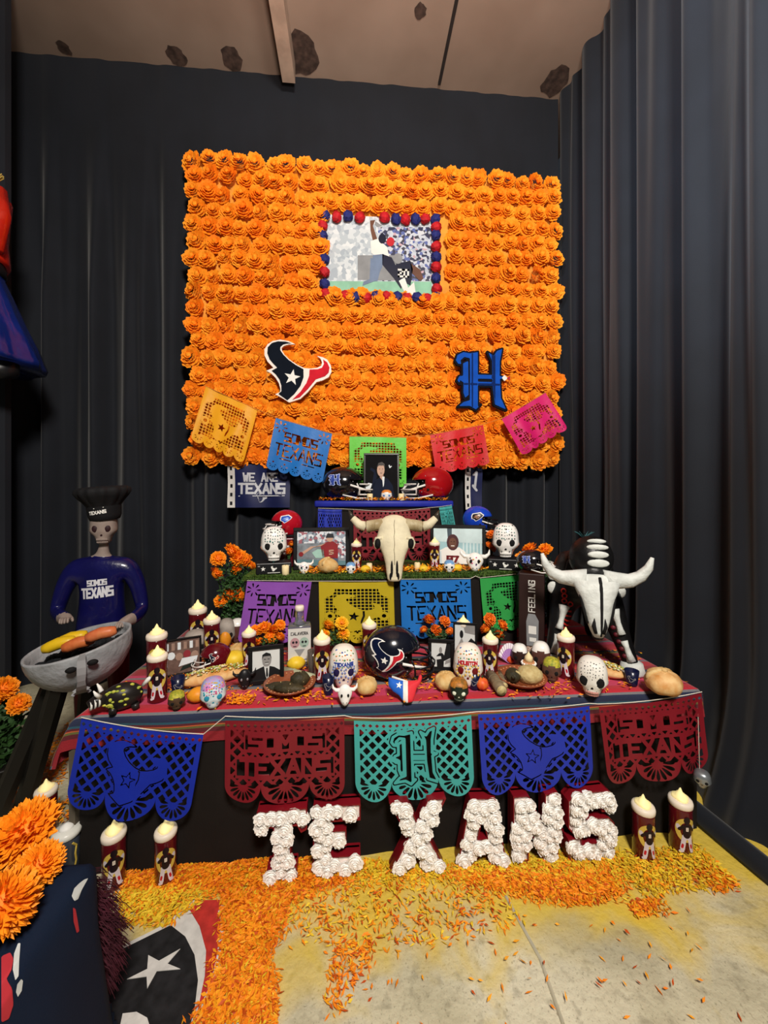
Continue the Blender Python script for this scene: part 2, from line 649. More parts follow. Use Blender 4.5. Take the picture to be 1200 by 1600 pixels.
DRAPE = mat('black_drape', '13171f', 0.8, 0.12, 3.0, 0.12, 300, sheen=0.15, spec=0.25)
curtain('wall_back', lambda u, d, z: (u, YB + d, z), -3.7, 1.95, 0.0, ZC, 0.055, 2.1, DRAPE, top_flat=4.9)
curtain('wall_right', lambda u, d, z: (XR + d, u, z), -1.8, 3.5, 0.0, ZC, 0.036, 5.3, DRAPE, out=0.14)
tag(MB().box((-3.2, 2.97, 2.71), (1.42, 0.05, 5.4)).build('wall_left', mat('dark_board', '24262c', 0.6, 0.1, 2)), kind='structure')
hem = MB()
hem.tube([(1.74, 2.2, 0.03), (1.70, 1.85, 0.035), (1.74, 1.5, 0.03), (1.80, 1.0, 0.035)], [0.04, 0.05, 0.05, 0.04], 8)
tag(hem.build('trim_5', DRAPE, smooth=True), kind='structure')

# ---------------------------------------------------------------- the altar: a draped table and two draped steps on it
SKIRT = mat('black_skirt_cloth', '1b1715', 0.85, 0.15, 4, 0.1, 200, spec=0.2)
ZT = 0.69
TX0, TX1, TY0, TY1 = -1.16, 1.66, 1.72, 2.78


def skirted(name, label, x0, x1, y0, y1, z0, z1, fl=0.006):
    t = thing(name, label, 'table', ((x0 + x1) / 2, (y0 + y1) / 2, z0))
    cx, cy = (x0 + x1) / 2, (y0 + y1) / 2
    mb = MB()
    pts = []
    n = 60
    per = [(x0, y0), (x1, y0), (x1, y1), (x0, y1)]
    for q in range(4):
        a, b = per[q], per[(q + 1) % 4]
        for i in range(n):
            k = i / n
            pts.append((a[0] + (b[0] - a[0]) * k, a[1] + (b[1] - a[1]) * k))
    H = z1 - z0
    vs = []
    for j in range(5):
        z = H * j / 4
        for (x, y) in pts:
            w = fl * math.sin(x * 21 + y * 17) * (1 - j / 4)
            vs.append(((x - cx) * (1 + w / 2) + w * (abs(y - cy) > (y1 - y0) / 2 - 1e-6) * 0, (y - cy) + (w if abs(y - y0) < 1e-6 else 0), z))
    N = len(pts)
    fs = [(j * N + i, j * N + (i + 1) % N, (j + 1) * N + (i + 1) % N, (j + 1) * N + i) for j in range(4) for i in range(N)]
    mb.add(vs, fs)
    mb.build('skirt', SKIRT, t)
    MB().box((0, 0, H - 0.012), (x1 - x0 - 0.004, y1 - y0 - 0.004, 0.024)).build('tabletop', SKIRT, t)
    return t


at = skirted('altar_table', 'long low altar table skirted in plain black cloth, behind the flower letters', TX0, TX1, TY0, TY1, 0, 0.672)
MB().box((TX0 - 0.02 - (TX0 + TX1) / 2, TY0 - 0.0 - (TY0 + TY1) / 2, 0.33), (0.025, 0.03, 0.66)).build('post', mat('raw_board', '5b5346', 0.8), at)
S2 = (-0.66, 1.05, 2.38, 2.98)
S3 = (-0.28, 0.768, 2.95, 3.32)
Z2, Z3 = 1.118, 1.575
skirted('altar_step', 'middle altar step draped in black, topped with green grass runner', S2[0], S2[1], S2[2], S2[3] - 0.04, 0.692, Z2 - 0.006)
skirted('altar_step', 'topmost small altar step draped in black, carrying the two face to face helmets', S3[0], S3[1], S3[2], S3[3], 0.692, Z3 - 0.006)


# striped blanket: plain flat weave, stripes run along its length
def serape():
    m = bpy.data.materials.new('striped_blanket')
    m.use_nodes = True
    nt = m.node_tree
    N, L = nt.nodes, nt.links
    b = N['Principled BSDF']
    uv = N.new('ShaderNodeUVMap')
    sx = N.new('ShaderNodeSeparateXYZ')
    L.new(uv.outputs[0], sx.inputs[0])
    r = N.new('ShaderNodeValToRGB')
    r.color_ramp.interpolation = 'CONSTANT'
    e = r.color_ramp.elements
    red, red2, pink, org, grey, nvy, teal, mar, olv = 'c0142c', '9c0f20', 'c92a5c', 'd0602e', '77777c', '1c2748', '22576a', '641220', '6a6a32'
    st = [(0, red2), (.035, mar), (.05, olv), (.056, org), (.062, mar), (.07, teal), (.078, nvy), (.101, grey), (.106, red), (.155, pink), (.20, 'd8405a'), (.235, org), (.243, grey), (.262, nvy), (.285, red2), (.32, red), (.37, grey), (.385, pink), (.41, red2), (.47, olv), (.49, nvy), (.51, red), (.58, pink), (.61, grey), (.63, red2), (.70, nvy), (.72, org), (.735, red), (.82, pink), (.86, grey), (.88, red2)]
    while len(e) < len(st):
        e.new(0.5)
    for q, (p, c) in zip(e, st):
        q.position = p
        q.color = lin(c)
    nz = N.new('ShaderNodeTexNoise')
    nz.inputs['Scale'].default_value = 160
    L.new(uv.outputs[0], nz.inputs['Vector'])
    mx = N.new('ShaderNodeMix')
    mx.data_type = 'RGBA'
    mx.blend_type = 'MULTIPLY'
    mx.inputs[0].default_value = 0.35
    L.new(sx.outputs['Y'], r.inputs['Fac'])
    L.new(r.outputs['Color'], mx.inputs[6])
    L.new(nz.outputs['Color'], mx.inputs[7])
    L.new(mx.outputs[2], b.inputs['Base Color'])
    b.inputs['Roughness'].default_value = 0.8
    b.inputs['Sheen Weight'].default_value = 0.2
    bp = N.new('ShaderNodeBump')
    bp.inputs['Strength'].default_value = 0.3
    bp.inputs['Distance'].default_value = 0.004
    L.new(nz.outputs['Fac'], bp.inputs['Height'])
    L.new(bp.outputs['Normal'], b.inputs['Normal'])
    return m


def blanket():
    me = bpy.data.meshes.new('striped_blanket')
    nx, ny = 150, 64
    x0, x1, y0, y1 = TX0 - 0.20, TX1 + 0.13, TY0 - 0.135, TY1
    vs, uvs = [], []
    for j in range(ny + 1):
        for i in range(nx + 1):
            x, y = x0 + (x1 - x0) * i / nx, y0 + (y1 - y0) * j / ny
            ex, er, ey = max(0, TX0 - x), max(0, x - TX1), max(0, TY0 - y)
            dr = max(ex, er, ey)
            dr = dr if dr < .02 else dr
            o = 0.014 * min(1, dr / 0.02)
            X = max(min(x, TX1), TX0)
            Y = max(y, TY0)
            rip = 0.0016 * math.sin(x * 9 + y * 13) + 0.0012 * math.sin(x * 23 - y * 19)
            if ex > 0:
                X -= o + 0.22 * ex + 0.03 * math.sin(y * 16) * min(1, ex / 0.15)
            if er > 0:
                X += o + 0.1 * er
            if ey > 0:
                Y -= o + 0.006 * math.sin(x * 14) * min(1, ey / 0.05)
                if ex > 0:
                    Y -= 0.15 * ex
            vs.append((X, Y, ZT - 0.004 + rip * (dr == 0) - dr))
            uvs.append((x * 0.5, (y - y0) / (y1 - y0)))
    fs = [(j * (nx + 1) + i, j * (nx + 1) + i + 1, (j + 1) * (nx + 1) + i + 1, (j + 1) * (nx + 1) + i) for j in range(ny) for i in range(nx)]
    me.from_pydata(vs, [], fs)
    me.materials.append(serape())
    ul = me.uv_layers.new(name='UVMap')
    li = [v for f in fs for v in f]
    ul.data.foreach_set('uv', [c for v in li for c in uvs[v]])
    me.polygons.foreach_set('use_smooth', [True] * len(fs))
    me.update()
    return tag(link('striped_blanket', me), 'red and pink striped woven blanket spread over the long altar table', 'tablecloth')


blanket()
bc = MB()
bc.bev(((S3[0] + S3[1]) / 2, (S3[2] + S3[3]) / 2 - 0.008, Z3 - 0.012), (S3[1] - S3[0] + 0.03, S3[3] - S3[2] + 0.02, 0.05), 0.012)
tag(bc.build('shelf_cloth', mat('royal_blue_satin', '1f2a9a', 0.45), smooth=True), 'royal blue satin cloth edging the topmost altar step', 'tablecloth')
gr = MB()
gr.box(((S2[0] + S2[1]) / 2, (S2[2] + S2[3]) / 2, Z2 + 0.002), (S2[1] - S2[0] + 0.02, S2[3] - S2[2] - 0.02, 0.014))
for i in range(5200):
    x = random.uniform(S2[0] - .012, S2[1] + .012)
    y = random.uniform(S2[2] - .012, S2[3] - 0.2) if i > 2600 else S2[2] - random.uniform(-.02, .014)
    z = Z2 + 0.006
    a, h = random.random() * 6.28, random.uniform(.012, .026)
    dx, dy = .003 * math.cos(a), .003 * math.sin(a)
    gr.add([(x - dx, y - dy, z - (0.02 if y < S2[2] else 0)), (x + dx, y + dy, z - (0.02 if y < S2[2] else 0)), (x + random.uniform(-.012, .012), y + random.uniform(-.02, .008), z + h * (0.7 if y > S2[2] else random.uniform(-.6, .7)))], [(0, 1, 2)])
tag(gr.build('grass_runner', mat('plastic_grass', '3c5a22', 0.6, hex2='56702e', scale=30)), 'green artificial grass runner covering the middle altar step', 'runner')


# ---------------------------------------------------------------- cut-paper flags
def paper(name, h1, rough=0.45):
    return mat(name, h1, rough, 0.06, 5, 0.12, 30, spec=0.4)


def scallops(X, Y, w, hz, n=3, dip=0.2):
    """outline of a flag: top at y=0, hangs down to -hz, scalloped bottom (dip of its own height)"""
    base = np.minimum(np.minimum(X, w - X), -Y)
    body = np.minimum(base, Y + hz * (1 - dip))
    f = body
    ws = [0.3, 0.4, 0.3] if n == 3 else [1 / n] * n
    x = 0.0
    for k in ws:
        c, rx, ry = x + k * w / 2, k * w / 2, hz * dip * (1.0 if (n != 3 or k > 0.35) else 0.86)
        e = (1 - np.hypot((X - c) / rx, (Y + hz * (1 - dip)) / ry)) * min(rx, ry)
        f = np.maximum(f, np.minimum(e, np.minimum(X, w - X)))
        x += k * w
    return f


def lattice(X, Y, p, bar, sq=1.0):
    a, b = (X + Y * sq) / p, (X - Y * sq) / p
    fa, fb = np.abs(a - np.round(a)), np.abs(b - np.round(b))
    return (np.minimum(fa, fb) - bar) * p * 0.7


def grid_holes(X, Y, p, bar):
    a, b = X / p, Y / p
    fa, fb = np.abs(a - np.round(a)), np.abs(b - np.round(b))
    return (np.minimum(fa, fb) - bar) * p


def petals(X, Y, cx, cy, r, n=9, lo=PI * 0.97, hi=2.03 * PI):
    f = np.full(X.shape, -1e9)
    for k in range(n):
        a = lo + (hi - lo) * k / (n - 1)
        u = (X - cx) * math.cos(a) + (Y - cy) * math.sin(a)
        v = -(X - cx) * math.sin(a) + (Y - cy) * math.cos(a)
        q = (u - 0.58 * r) / (0.30 * r)
        f = np.maximum(f, (1 - np.hypot(q, v / (0.085 * r * (1 + 0.55 * q)))) * 0.06 * r)
    return f


def F_plastic(kind, w=0.5, h=0.34):
    def F(X, Y):
        out = scallops(X, Y, w, h, 3, 0.25)
        holes = np.minimum(lattice(X - w / 2, Y, 0.05, 0.17), np.minimum(np.minimum(X, w - X) - 0.022, np.minimum(-Y - 0.035, Y + h * 0.76)))
        row = np.minimum(lattice(X - w / 2, Y + 0.02, 0.028, 0.2), 0.007 - np.abs(Y + 0.02))
        cy = -h * 0.78
        for cx, rr in ((0.15 * w, 0.115 * w), (0.5 * w, 0.15 * w), (0.85 * w, 0.115 * w)):
            holes = np.maximum(holes, petals(X, Y, cx, cy, rr * 1.1))
        if kind == 'bull':
            s = 0.245
            bx, by = (X - w / 2) / s, (Y + 0.165) / s
            o = poly_field(BULL_OUT, bx, by) * s
            holes = np.minimum(holes, -o - 0.006)
            cut = np.minimum(np.abs(o + 0.0015) * -1 + 0.0022, 1)
            wv = np.sin(bx * 9 + by * 7)
            cut = np.minimum(cut, wv * 0.01 + 0.0075)
            nv = poly_field(BULL_NAVY, bx, by) * s
            line = np.minimum(0.0022 - np.abs(nv), (bx - 0.05) * s)
            stn = poly_field(BULL_STAR, bx, by) * s
            holes = np.maximum.reduce([holes, cut, line, 0.0018 - np.abs(stn)])
        elif kind == 'initial':
            s = 0.235
            bx, by = (X - w / 2) / s, (Y + 0.155) / s
            o = H_field(bx, by) * s
            holes = np.minimum(holes, -o - 0.017)
            ring = 0.0026 - np.abs(o + 0.0085)
            ring = np.minimum(ring, np.sin(bx * 6 + by * 11 + 1) * 0.01 + 0.0085)
            inner = o - 0.0075
            inner = np.minimum(inner, np.maximum(0.0, bx * s + 0.0005) * 2 + (-bx * s - 0.02) * 2)
            holes = np.maximum.reduce([holes, ring, np.minimum(o - 0.006, 0.02)])
        elif kind == 'words':
            for (t, yc, hh, ww) in (('SOMOS', -0.085, 0.064, 0.31), ('TEXANS', -0.188, 0.07, 0.38)):
                box = np.minimum(ww / 2 + 0.018 - np.abs(X - w / 2), hh / 2 + 0.010 - np.abs(Y - yc))
                holes = np.minimum(holes, -box)
                sl = np.minimum(ww / 2 + 0.012 - np.abs(X - w / 2), hh / 2 - 0.002 - np.abs(Y - yc))
                L = seg_field(segs(t, ww, hh + 0.004, 0.0135), 0.0135, X - w / 2, Y - yc)
                holes = np.maximum(holes, np.minimum(sl, -L - 0.0015))
        return np.minimum(out, -np.maximum(holes, row))
    return F


def F_tissue(kind, w=0.4, h=0.4):
    def F(X, Y):
        out = scallops(X, Y, w, h, 5, 0.09)
        holes = np.full(X.shape, -1.0)
        yy = Y + h * 0.5
        edge = np.minimum(np.minimum(X, w - X) - 0.028 * w / .4, np.minimum(-Y - 0.045, Y + h * 0.82))
        if kind == 'bull':
            holes = np.minimum(grid_holes(X - w / 2, Y, 0.021 * w / .4, 0.12), edge)
            s = 0.26 * w / .4
            bx, by = (X - w / 2 - 0.005) / s, (Y + h * 0.5) / s
            o = poly_field(BULL_OUT, bx, by) * s
            holes = np.minimum(holes, -o - 0.0022)
            for cx, cy, r in ((0.08 * w, -0.12 * h, .13 * w), (.92 * w, -.12 * h, .13 * w)):
                holes = np.minimum(holes, np.hypot(X - cx, Y - cy) - r)
            for cx in (.14 * w, .86 * w):
                holes = np.minimum(holes, np.hypot(X - cx, Y + .56 * h) - .07 * w)
                holes = np.maximum(holes, 0.012 - np.hypot(X - cx, Y + .56 * h))
            holes = np.maximum(holes, poly_field(BULL_STAR, bx, by) * s)
            nv = poly_field(BULL_NAVY, bx, by) * s
            holes = np.maximum(holes, np.minimum(0.006 - np.abs(nv + 0.01), np.minimum((bx - 0.05) * s, o - .004)))
        else:
            for (t, yc, hh, ww) in (('SOMOS', -0.3 * h, 0.19 * h, 0.60 * w), ('TEXANS', -0.57 * h, 0.25 * h, 0.84 * w)):
                L = seg_field(segs(t, ww, hh, 0.03 * w), 0.03 * w, X - w / 2, Y - yc)
                br = np.abs(np.mod(X + 0.3 * Y, 0.166 * w) - 0.083 * w) - 0.0022
                holes = np.maximum(holes, np.minimum(L, br))
            holes = np.maximum(holes, np.minimum(0.004 - np.abs(Y + 0.74 * h), np.abs(np.abs(X - w / 2) - .2 * w) * -1 + .11 * w))
            for cx in (.12 * w, .88 * w):
                holes = np.maximum(holes, petals(X, Y, cx, -0.14 * h, 0.13 * w, 7, 0, 2 * PI * 6 / 7))
        for k in range(5):
            holes = np.maximum(holes, petals(X, Y, (k + .5) * w / 5, -.885 * h, .075 * w, 5))
            holes = np.maximum(holes, 0.0065 * w / .4 - np.hypot(X - (k + .5) * w / 5, Y + .83 * h))
        return np.minimum(out, -holes)
    return F


_SH = {}


def flag(label, F, w, h, tl, tr, drop, m, group, n, sag=0.0, wave=0.006, seed=0, curl=0.0, name='paper_flag'):
    """a cut sheet hung between two points; drop is the vector of its height"""
    key = F[0]
    if key not in _SH:
        _SH[key] = field_mesh(F[1], 0, w, -h, 0, n[0], n[1])
    vs, fs = _SH[key]
    tl, tr, drop = Vector(tl), Vector(tr), Vector(drop)
    c = (tl + tr) / 2
    mb = MB()
    P = []
    for x, y in vs:
        u, v = x / w, -y / h
        p = tl + (tr - tl) * u + drop * v
        p.z -= sag * 4 * u * (1 - u) * (1 - 0.6 * v)
        p.y += wave * (math.sin(u * 9 + seed) + 0.7 * math.sin(u * 17 + 2 * seed + v * 2)) * (0.25 + v) - curl * v * v
        P.append(p - c)
    mb.add(P, fs)
    o = mb.build(name, m, loc=c, smooth=True)
    return tag(o, label, 'paper flag', group)


PL_BLUE = paper('blue_plastic_sheet', '1c30a8')
PL_MAROON = paper('maroon_plastic_sheet', '7c1622')
PL_TEAL = paper('teal_plastic_sheet', '3fa3a0')
W5, H5 = 0.5, 0.34
FB, FI, FW = ('pb', F_plastic('bull')), ('pi', F_plastic('initial')), ('pw', F_plastic('words'))
YF = 1.655
NP = (150, 102)


def front(label, F, a, b, bl, m, sag, seed, grp='large plastic cut flags along the altar front', Y=YF, hang=None, wave=.006, curl=0.0):
    tl, tr = ony(a[0], a[1], Y), ony(b[0], b[1], Y)
    q = ony(bl[0], bl[1], Y)
    d = q - tl
    d.y = -0.02
    return flag(label, F, W5, H5, tl, tr, d, m, grp, NP, sag, wave, seed, curl)


front('blue plastic flag with bull emblem cut out, leftmost on the altar front', FB, (127, 1122), (318, 1148), (104, 1262), PL_BLUE, 0.012, 1)
front('maroon plastic flag with cut words, between blue and teal flags', FW, (352, 1126), (538, 1122), (353, 1254), PL_MAROON, 0.008, 2)
front('teal plastic flag with a cut blackletter initial, centre of altar front', FI, (553, 1126), (736, 1117), (556, 1250), PL_TEAL, 0.012, 3)
front('blue plastic flag with bull emblem cut out, right of the teal flag', FB, (747, 1116), (921, 1103), (752, 1241), PL_BLUE, 0.006, 4)
front('maroon plastic flag with cut words, rightmost, wrapping the altar corner', FW, (935, 1104), (1097, 1083), (944, 1228), PL_MAROON, 0.012, 5, wave=.008)


def cord(label, pts, r=0.002, c='string_white', h='d8d2c4'):
    return tag(MB().tube(pts, r, 5).build('string', mat(c, h, 0.7)), label, 'string')


def sagline(a, b, s, n=6):
    return [Vector(a).lerp(Vector(b), i / n) - Vector((0, 0, s * 4 * (i / n) * (1 - i / n))) for i in range(n + 1)]


sp = []
for (a, b, s) in (((127, 1122), (318, 1148), .012), ((352, 1120), (538, 1119), .008), ((551, 1122), (736, 1114), .012), ((747, 1113), (921, 1100), .006), ((935, 1101), (1097, 1082), .012)):
    sp += sagline(ony(a[0], a[1] - 1, YF - .002), ony(b[0], b[1] - 1, YF - .002), s)
cord('thin white string carrying the large plastic flags along the altar front', sp)

# middle step: tissue flags
TW = F_tissue('words')
TB = F_tissue('bull')
T_PUR, T_YEL, T_BLU, T_GRN = paper('purple_tissue', '8a4fae'), paper('mustard_tissue', 'b9a41e'), paper('azure_tissue', '1a6fc0'), paper('green_tissue', '2f9a48')
T_LIM, T_RED, T_PNK, T_GLD = paper('lime_tissue', '63c83a'), paper('red_tissue', 'd01820'), paper('pink_tissue', 'd8206e'), paper('golden_tissue', 'f2a81e')
G2 = 'tissue flags on the middle altar step'


def mid(label, F, a, b, bl, m, seed, Y, wave=.005, grp=G2, sag=0.004, curl=0.02):
    tl, tr, q = ony(a[0], a[1], Y), ony(b[0], b[1], Y), ony(bl[0], bl[1], Y)
    d = q - tl
    return flag(label, F, 0.4, 0.4, tl, tr, d, m, grp, (140, 140), sag, wave, seed, curl)


Y2 = S2[2] - 0.02
mid('purple tissue flag with cut words, left end of the middle step', ('tw', TW), (386, 908), (487, 909), (372, 1003), T_PUR, 1, Y2, .008)
mid('mustard yellow tissue flag with bull emblem below the longhorn skull', ('tb', TB), (498, 909), (615, 909), (500, 1004), T_YEL, 2, Y2)
mid('azure blue tissue flag with cut words, right of the yellow flag', ('tw', TW), (625, 906), (735, 905), (628, 996), T_BLU, 3, Y2)
mid('green tissue flag with bull emblem beside the tall brown bottle box', ('tb', TB), (750, 904), (836, 895), (756, 988), T_GRN, 4, Y2)
cord('thin string carrying the tissue flags of the middle step', [ony(x, y, Y2 - .003) for x, y in ((386, 907), (487, 908), (498, 908), (615, 908), (625, 905), (735, 904), (743, 900), (750, 903), (806, 897))], 0.0018)
# top step: plastic flags again
Y3 = S3[2] - 0.025
G3 = 'plastic flags on the topmost altar step'
tl = ony(455, 797, Y3)
front('dark blue lattice flag at the left end of the topmost step', FB, (497, 795), (534, 796), (497, 862), PL_BLUE, 0.003, 6, G3, Y3)
front('maroon lattice flag hanging behind the longhorn skull', FW, (552, 797), (672, 794), (553, 885), PL_MAROON, 0.006, 7, G3, Y3)
front('teal lattice flag at the right end of the topmost step', FI, (686, 793), (706, 790), (698, 868), PL_TEAL, 0.002, 8, G3, Y3)
cord('thin string under the blue cloth of the topmost step', [ony(x, y, Y3 - .003) for x, y in ((497, 794), (534, 795), (552, 796), (612, 800), (672, 793), (686, 792), (706, 789))], 0.0018)

# wall: tissue flags in front of the marigold wall
YW = 3.2
GW = 'tissue flags strung across the marigold wall'


def wallflag(label, F, a, b, bl, m, seed, w=.006):
    return mid(label, F, a, b, bl, m, seed, YW, w, GW, 0.0, 0.0)


wallflag('golden yellow tissue flag, leftmost across the marigold wall', ('tb', TB), (322, 604), (402, 641), (299, 688), T_GLD, 5, .012)
wallflag('bright blue tissue flag with cut words on the marigold wall', ('tw', TW), (431, 653), (519, 678), (415, 732), T_BLU, 6)
wallflag('lime green tissue flag behind the portrait of a seated man', ('tb', TB), (546, 682), (635, 684), (546, 760), T_LIM, 7)
wallflag('bright red tissue flag with cut words above the red helmet', ('tw', TW), (672, 680), (755, 664), (682, 742), T_RED, 8)
wallflag('magenta pink tissue flag, rightmost across the marigold wall', ('tb', TB), (784, 655), (852, 614), (818, 712), T_PNK, 9, .014)
cord('thin orange string of the tissue flags across the marigold wall', [ony(x, y, YW - .004) for x, y in ((318, 602), (402, 640), (431, 652), (519, 677), (546, 681), (635, 683), (672, 679), (755, 663), (784, 654), (854, 612))], 0.0025, 'string_orange', 'd88a3a')


# ---------------------------------------------------------------- marigolds
ORANGE = mat('marigold_petal', 'f58a0c', 0.6, hex2='ff9c1c', scale=20)
ORANGE2 = mat('marigold_petal_deep', 'f0780a', 0.6, hex2='f88c12', scale=20)
CREPE = mat('crepe_orange', 'ff8c0a', 0.75, hex2='ffa824', scale=14)
CREPE2 = mat('crepe_deep_orange', 'fb7e06', 0.75, hex2='ff9612', scale=14)
STEM = mat('leaf_green', '24401c', 0.6, hex2='35572a', scale=30)


def ruffle_mesh(name, m, rings=4, n=9, r=1.0, h=0.55, seed=1, mb=None):
    """a crepe flower that looks along -y: rings of frilled petals on a low dome"""
    rnd = random.Random(seed)
    mb = MB()
    for k in range(rings):
        t0 = k / rings
        ro, ri = r * (1 - 0.80 * t0), r * (1 - 0.80 * t0) * 0.42
        yo, yi = -h * (0.22 + 0.66 * t0), -h * (0.02 + 0.78 * t0)
        nn = max(5, int(n * (1 - 0.45 * t0)))
        off = rnd.random() * 6
        for i in range(nn):
            a = off + 2 * PI * i / nn
            w = PI / nn * 1.25
            j = rnd.uniform(0.88, 1.1)
            jy = rnd.uniform(-0.10, 0.06) * r
            vs = [(ri * math.cos(a), yi, ri * math.sin(a)),
                  (ro * 0.93 * j * math.cos(a - w), yo + jy, ro * 0.93 * j * math.sin(a - w)),
                  (ro * 1.04 * j * math.cos(a), yo - 0.09 * r + jy, ro * 1.04 * j * math.sin(a)),
                  (ro * 0.93 * j * math.cos(a + w), yo + jy, ro * 0.93 * j * math.sin(a + w))]
            mb.add(vs, [(0, 2, 1), (0, 3, 2)])
    mb.blob((0, -h * .72, 0), (r * .26, h * .2, r * .26), 8, 5, fn=lambda d: 1 + rnd.uniform(-.2, .2))
    return mb


def mb_mesh(mb, name, mats):
    o = mb.build(name, mats)
    me = o.data
    bpy.data.objects.remove(o)
    return me


YP = 3.36
pw = thing('marigold_display', 'big wall panel packed with rows of orange crepe marigolds', 'flower panel', (0.235, YP, 1.93))
MB().box((0, 0.03, 1.285), (3.20, 0.04, 2.55)).build('backing_panel', mat('orange_board', 'eda03a', 0.8), pw)
variants = [mb_mesh(ruffle_mesh('f', None, 5, 13, 0.083, 0.08, s), 'flower_head', CREPE if s % 4 else CREPE2) for s in range(8)]
NC, NR = 25, 19
spots = []
photo = (-0.315 - 0.13, 1.27 + .12, 0.92, 1.0)
pa, pb_ = ony(502, 330, YP), ony(690, 470, YP)
hx0, hx1, hz0, hz1 = pa.x - .235 - 0.0, pb_.x - .235 + 0.02, pb_.z - 1.93 + .015, pa.z - 1.93 + .03
for j in range(NR):
    for i in range(NC):
        x = -1.575 + 3.15 * (i + (0.25 if j % 2 else -0.02)) / (NC - 0.8) + random.uniform(-.02, .02)
        z = 0.03 + 2.50 * j / (NR - 1) + random.uniform(-.018, .018)
        if hx0 < x < hx1 and hz0 < z < hz1:
            continue
        spots.append((x, random.uniform(-.03, 0.0), z))
random.shuffle(spots)
rest = MB()
for q, (x, y, z) in enumerate(spots):
    me = variants[q % 8]
    s = random.uniform(0.9, 1.12)
    a = random.random() * 6.28
    if q < 300:
        o = link('flower_head', me, pw, (x, y, z), (random.uniform(-.25, .25), a, random.uniform(-.2, .2)))
        o.scale = (s, s, s)
    else:
        M = Matrix.Translation((x, y, z)) @ Matrix.Rotation(a, 4, 'Y') @ Matrix.Scale(s, 4)
        rest.add([v.co for v in me.vertices], [tuple(p.vertices) for p in me.polygons], 0 if q % 4 else 1, M)
tag(rest.build('flower_heads', [CREPE, CREPE2], pw), kind='stuff')

# big printed photograph framed with pompoms
pc = (pa + pb_) / 2
PWID, PHGT = pb_.x - pa.x - 0.05, pa.z - pb_.z - 0.06
ph = thing('photo_poster', 'large football action photograph framed with red and blue pompoms', 'poster', (pc.x, YP - 0.012, pc.z))


def crowd_mat(name, sc, stops, smooth=False):
    m = bpy.data.materials.new(name)
    m.use_nodes = True
    nt = m.node_tree
    b = nt.nodes['Principled BSDF']
    tc = nt.nodes.new('ShaderNodeTexCoord')
    v = nt.nodes.new('ShaderNodeTexVoronoi')
    v.inputs['Scale'].default_value = sc
    nt.links.new(tc.outputs['Object'], v.inputs['Vector'])
    r = nt.nodes.new('ShaderNodeValToRGB')
    if not smooth:
        r.color_ramp.interpolation = 'CONSTANT'
    e = r.color_ramp.elements
    while len(e) < len(stops):
        e.new(0.5)
    for q, (p, c) in zip(e, stops):
        q.position = p
        q.color = lin(c)
    sp_ = nt.nodes.new('ShaderNodeSeparateColor')
    nt.links.new(v.outputs['Color'], sp_.inputs[0])
    nt.links.new(sp_.outputs[0], r.inputs['Fac'])
    nt.links.new(r.outputs['Color'], b.inputs['Base Color'])
    b.inputs['Roughness'].default_value = 0.4
    return m


CROWD = crowd_mat('crowd_print', 42, [(0, '2b3050'), (.22, 'c8cfdc'), (.45, '5a6aa8'), (.6, 'b4bccc'), (.75, '3a3a4a'), (.86, 'c9a8b4'), (.93, 'd4d8e0')])
CROWD2 = crowd_mat('faded_crowd_print', 30, [(0, 'b9c4cc'), (.4, 'd3dbe0'), (.7, 'a9b5c0'), (.9, 'e0e6e9')])
FIELD = mat('field_print', '8cc4a6', 0.4)
PALE = mat('pale_print', 'd9e0e4', 0.4, 0.03)
SKYB = mat('blue_grey_print', '6d7f9c', 0.4)
SKIN = mat('skin_print', '6b4433', 0.5)
LSKIN = mat('light_skin_print', 'c29a84', 0.5)
GREY = mat('grey_print', '8b8d90', 0.5)
mb = MB()
PM = [PALE, CROWD, CROWD2, FIELD, SKYB, NAVY, SKIN, WHITE, REDP, GREY]


def pp(l):
    """points of the zoomed poster (1200 x 1091 crop of 220 x 200) to its plane"""
    r = []
    for x, y in l:
        p = ony(480 + x * 220 / 1200, 300 + y * 200 / 1091, YP - 0.012)
        r.append((p.x - pc.x, p.z - pc.z))
    return ccw(r)


mb.flat(pp([(130, 190), (1110, 235), (1110, 935), (130, 900)]), 2, 0)
mb.flat(pp([(190, 250), (520, 260), (520, 760), (190, 760)]), 2, 1)
mb.flat(pp([(600, 300), (1060, 300), (1060, 760), (640, 760)]), 1, 1)
mb.flat(pp([(170, 760), (1060, 765), (1060, 920), (170, 890)]), 3, 2)
mb.flat(pp([(430, 540), (760, 540), (760, 755), (430, 750)]), 9, 2)
mb.flat(pp([(540, 560), (640, 600), (600, 760), (530, 770)]), 4, 3)
mb.flat(pp([(540, 420), (600, 400), (680, 470), (700, 560), (620, 580), (545, 520)]), 7, 5)
mb.flat(pp([(535, 245), (580, 240), (560, 290), (600, 410), (560, 420), (540, 330)]), 6, 4)
mb.flat(pp([(580, 250), (640, 290), (600, 300), (575, 280)]), 9, 4)
mb.flat(ccw(pp(ell(640, 400, 34, 44, 10))), 5, 6)
mb.flat(ccw(pp(ell(710, 425, 34, 40, 10))), 8, 4)
mb.flat(pp([(640, 530), (720, 560), (780, 680), (820, 760), (800, 830), (740, 740), (640, 620)]), 5, 6)
mb.flat(pp([(560, 540), (650, 530), (640, 640), (580, 760), (470, 800), (480, 765), (545, 740)]), 4, 6)
mb.flat(pp([(760, 610), (880, 590), (900, 660), (880, 800), (780, 740), (740, 660)]), 5, 7)
mb.flat(ccw(pp(ell(772, 570, 40, 46, 12))), 9, 8)
mb.flat(pp([(780, 760), (830, 730), (880, 880), (830, 860)]), 7, 8)
mb.flat(pp([(880, 610), (960, 660), (990, 740), (960, 760), (890, 690)]), 6, 7)
mb.flat(pp([(850, 830), (910, 770), (930, 905), (870, 890)]), 7, 9)
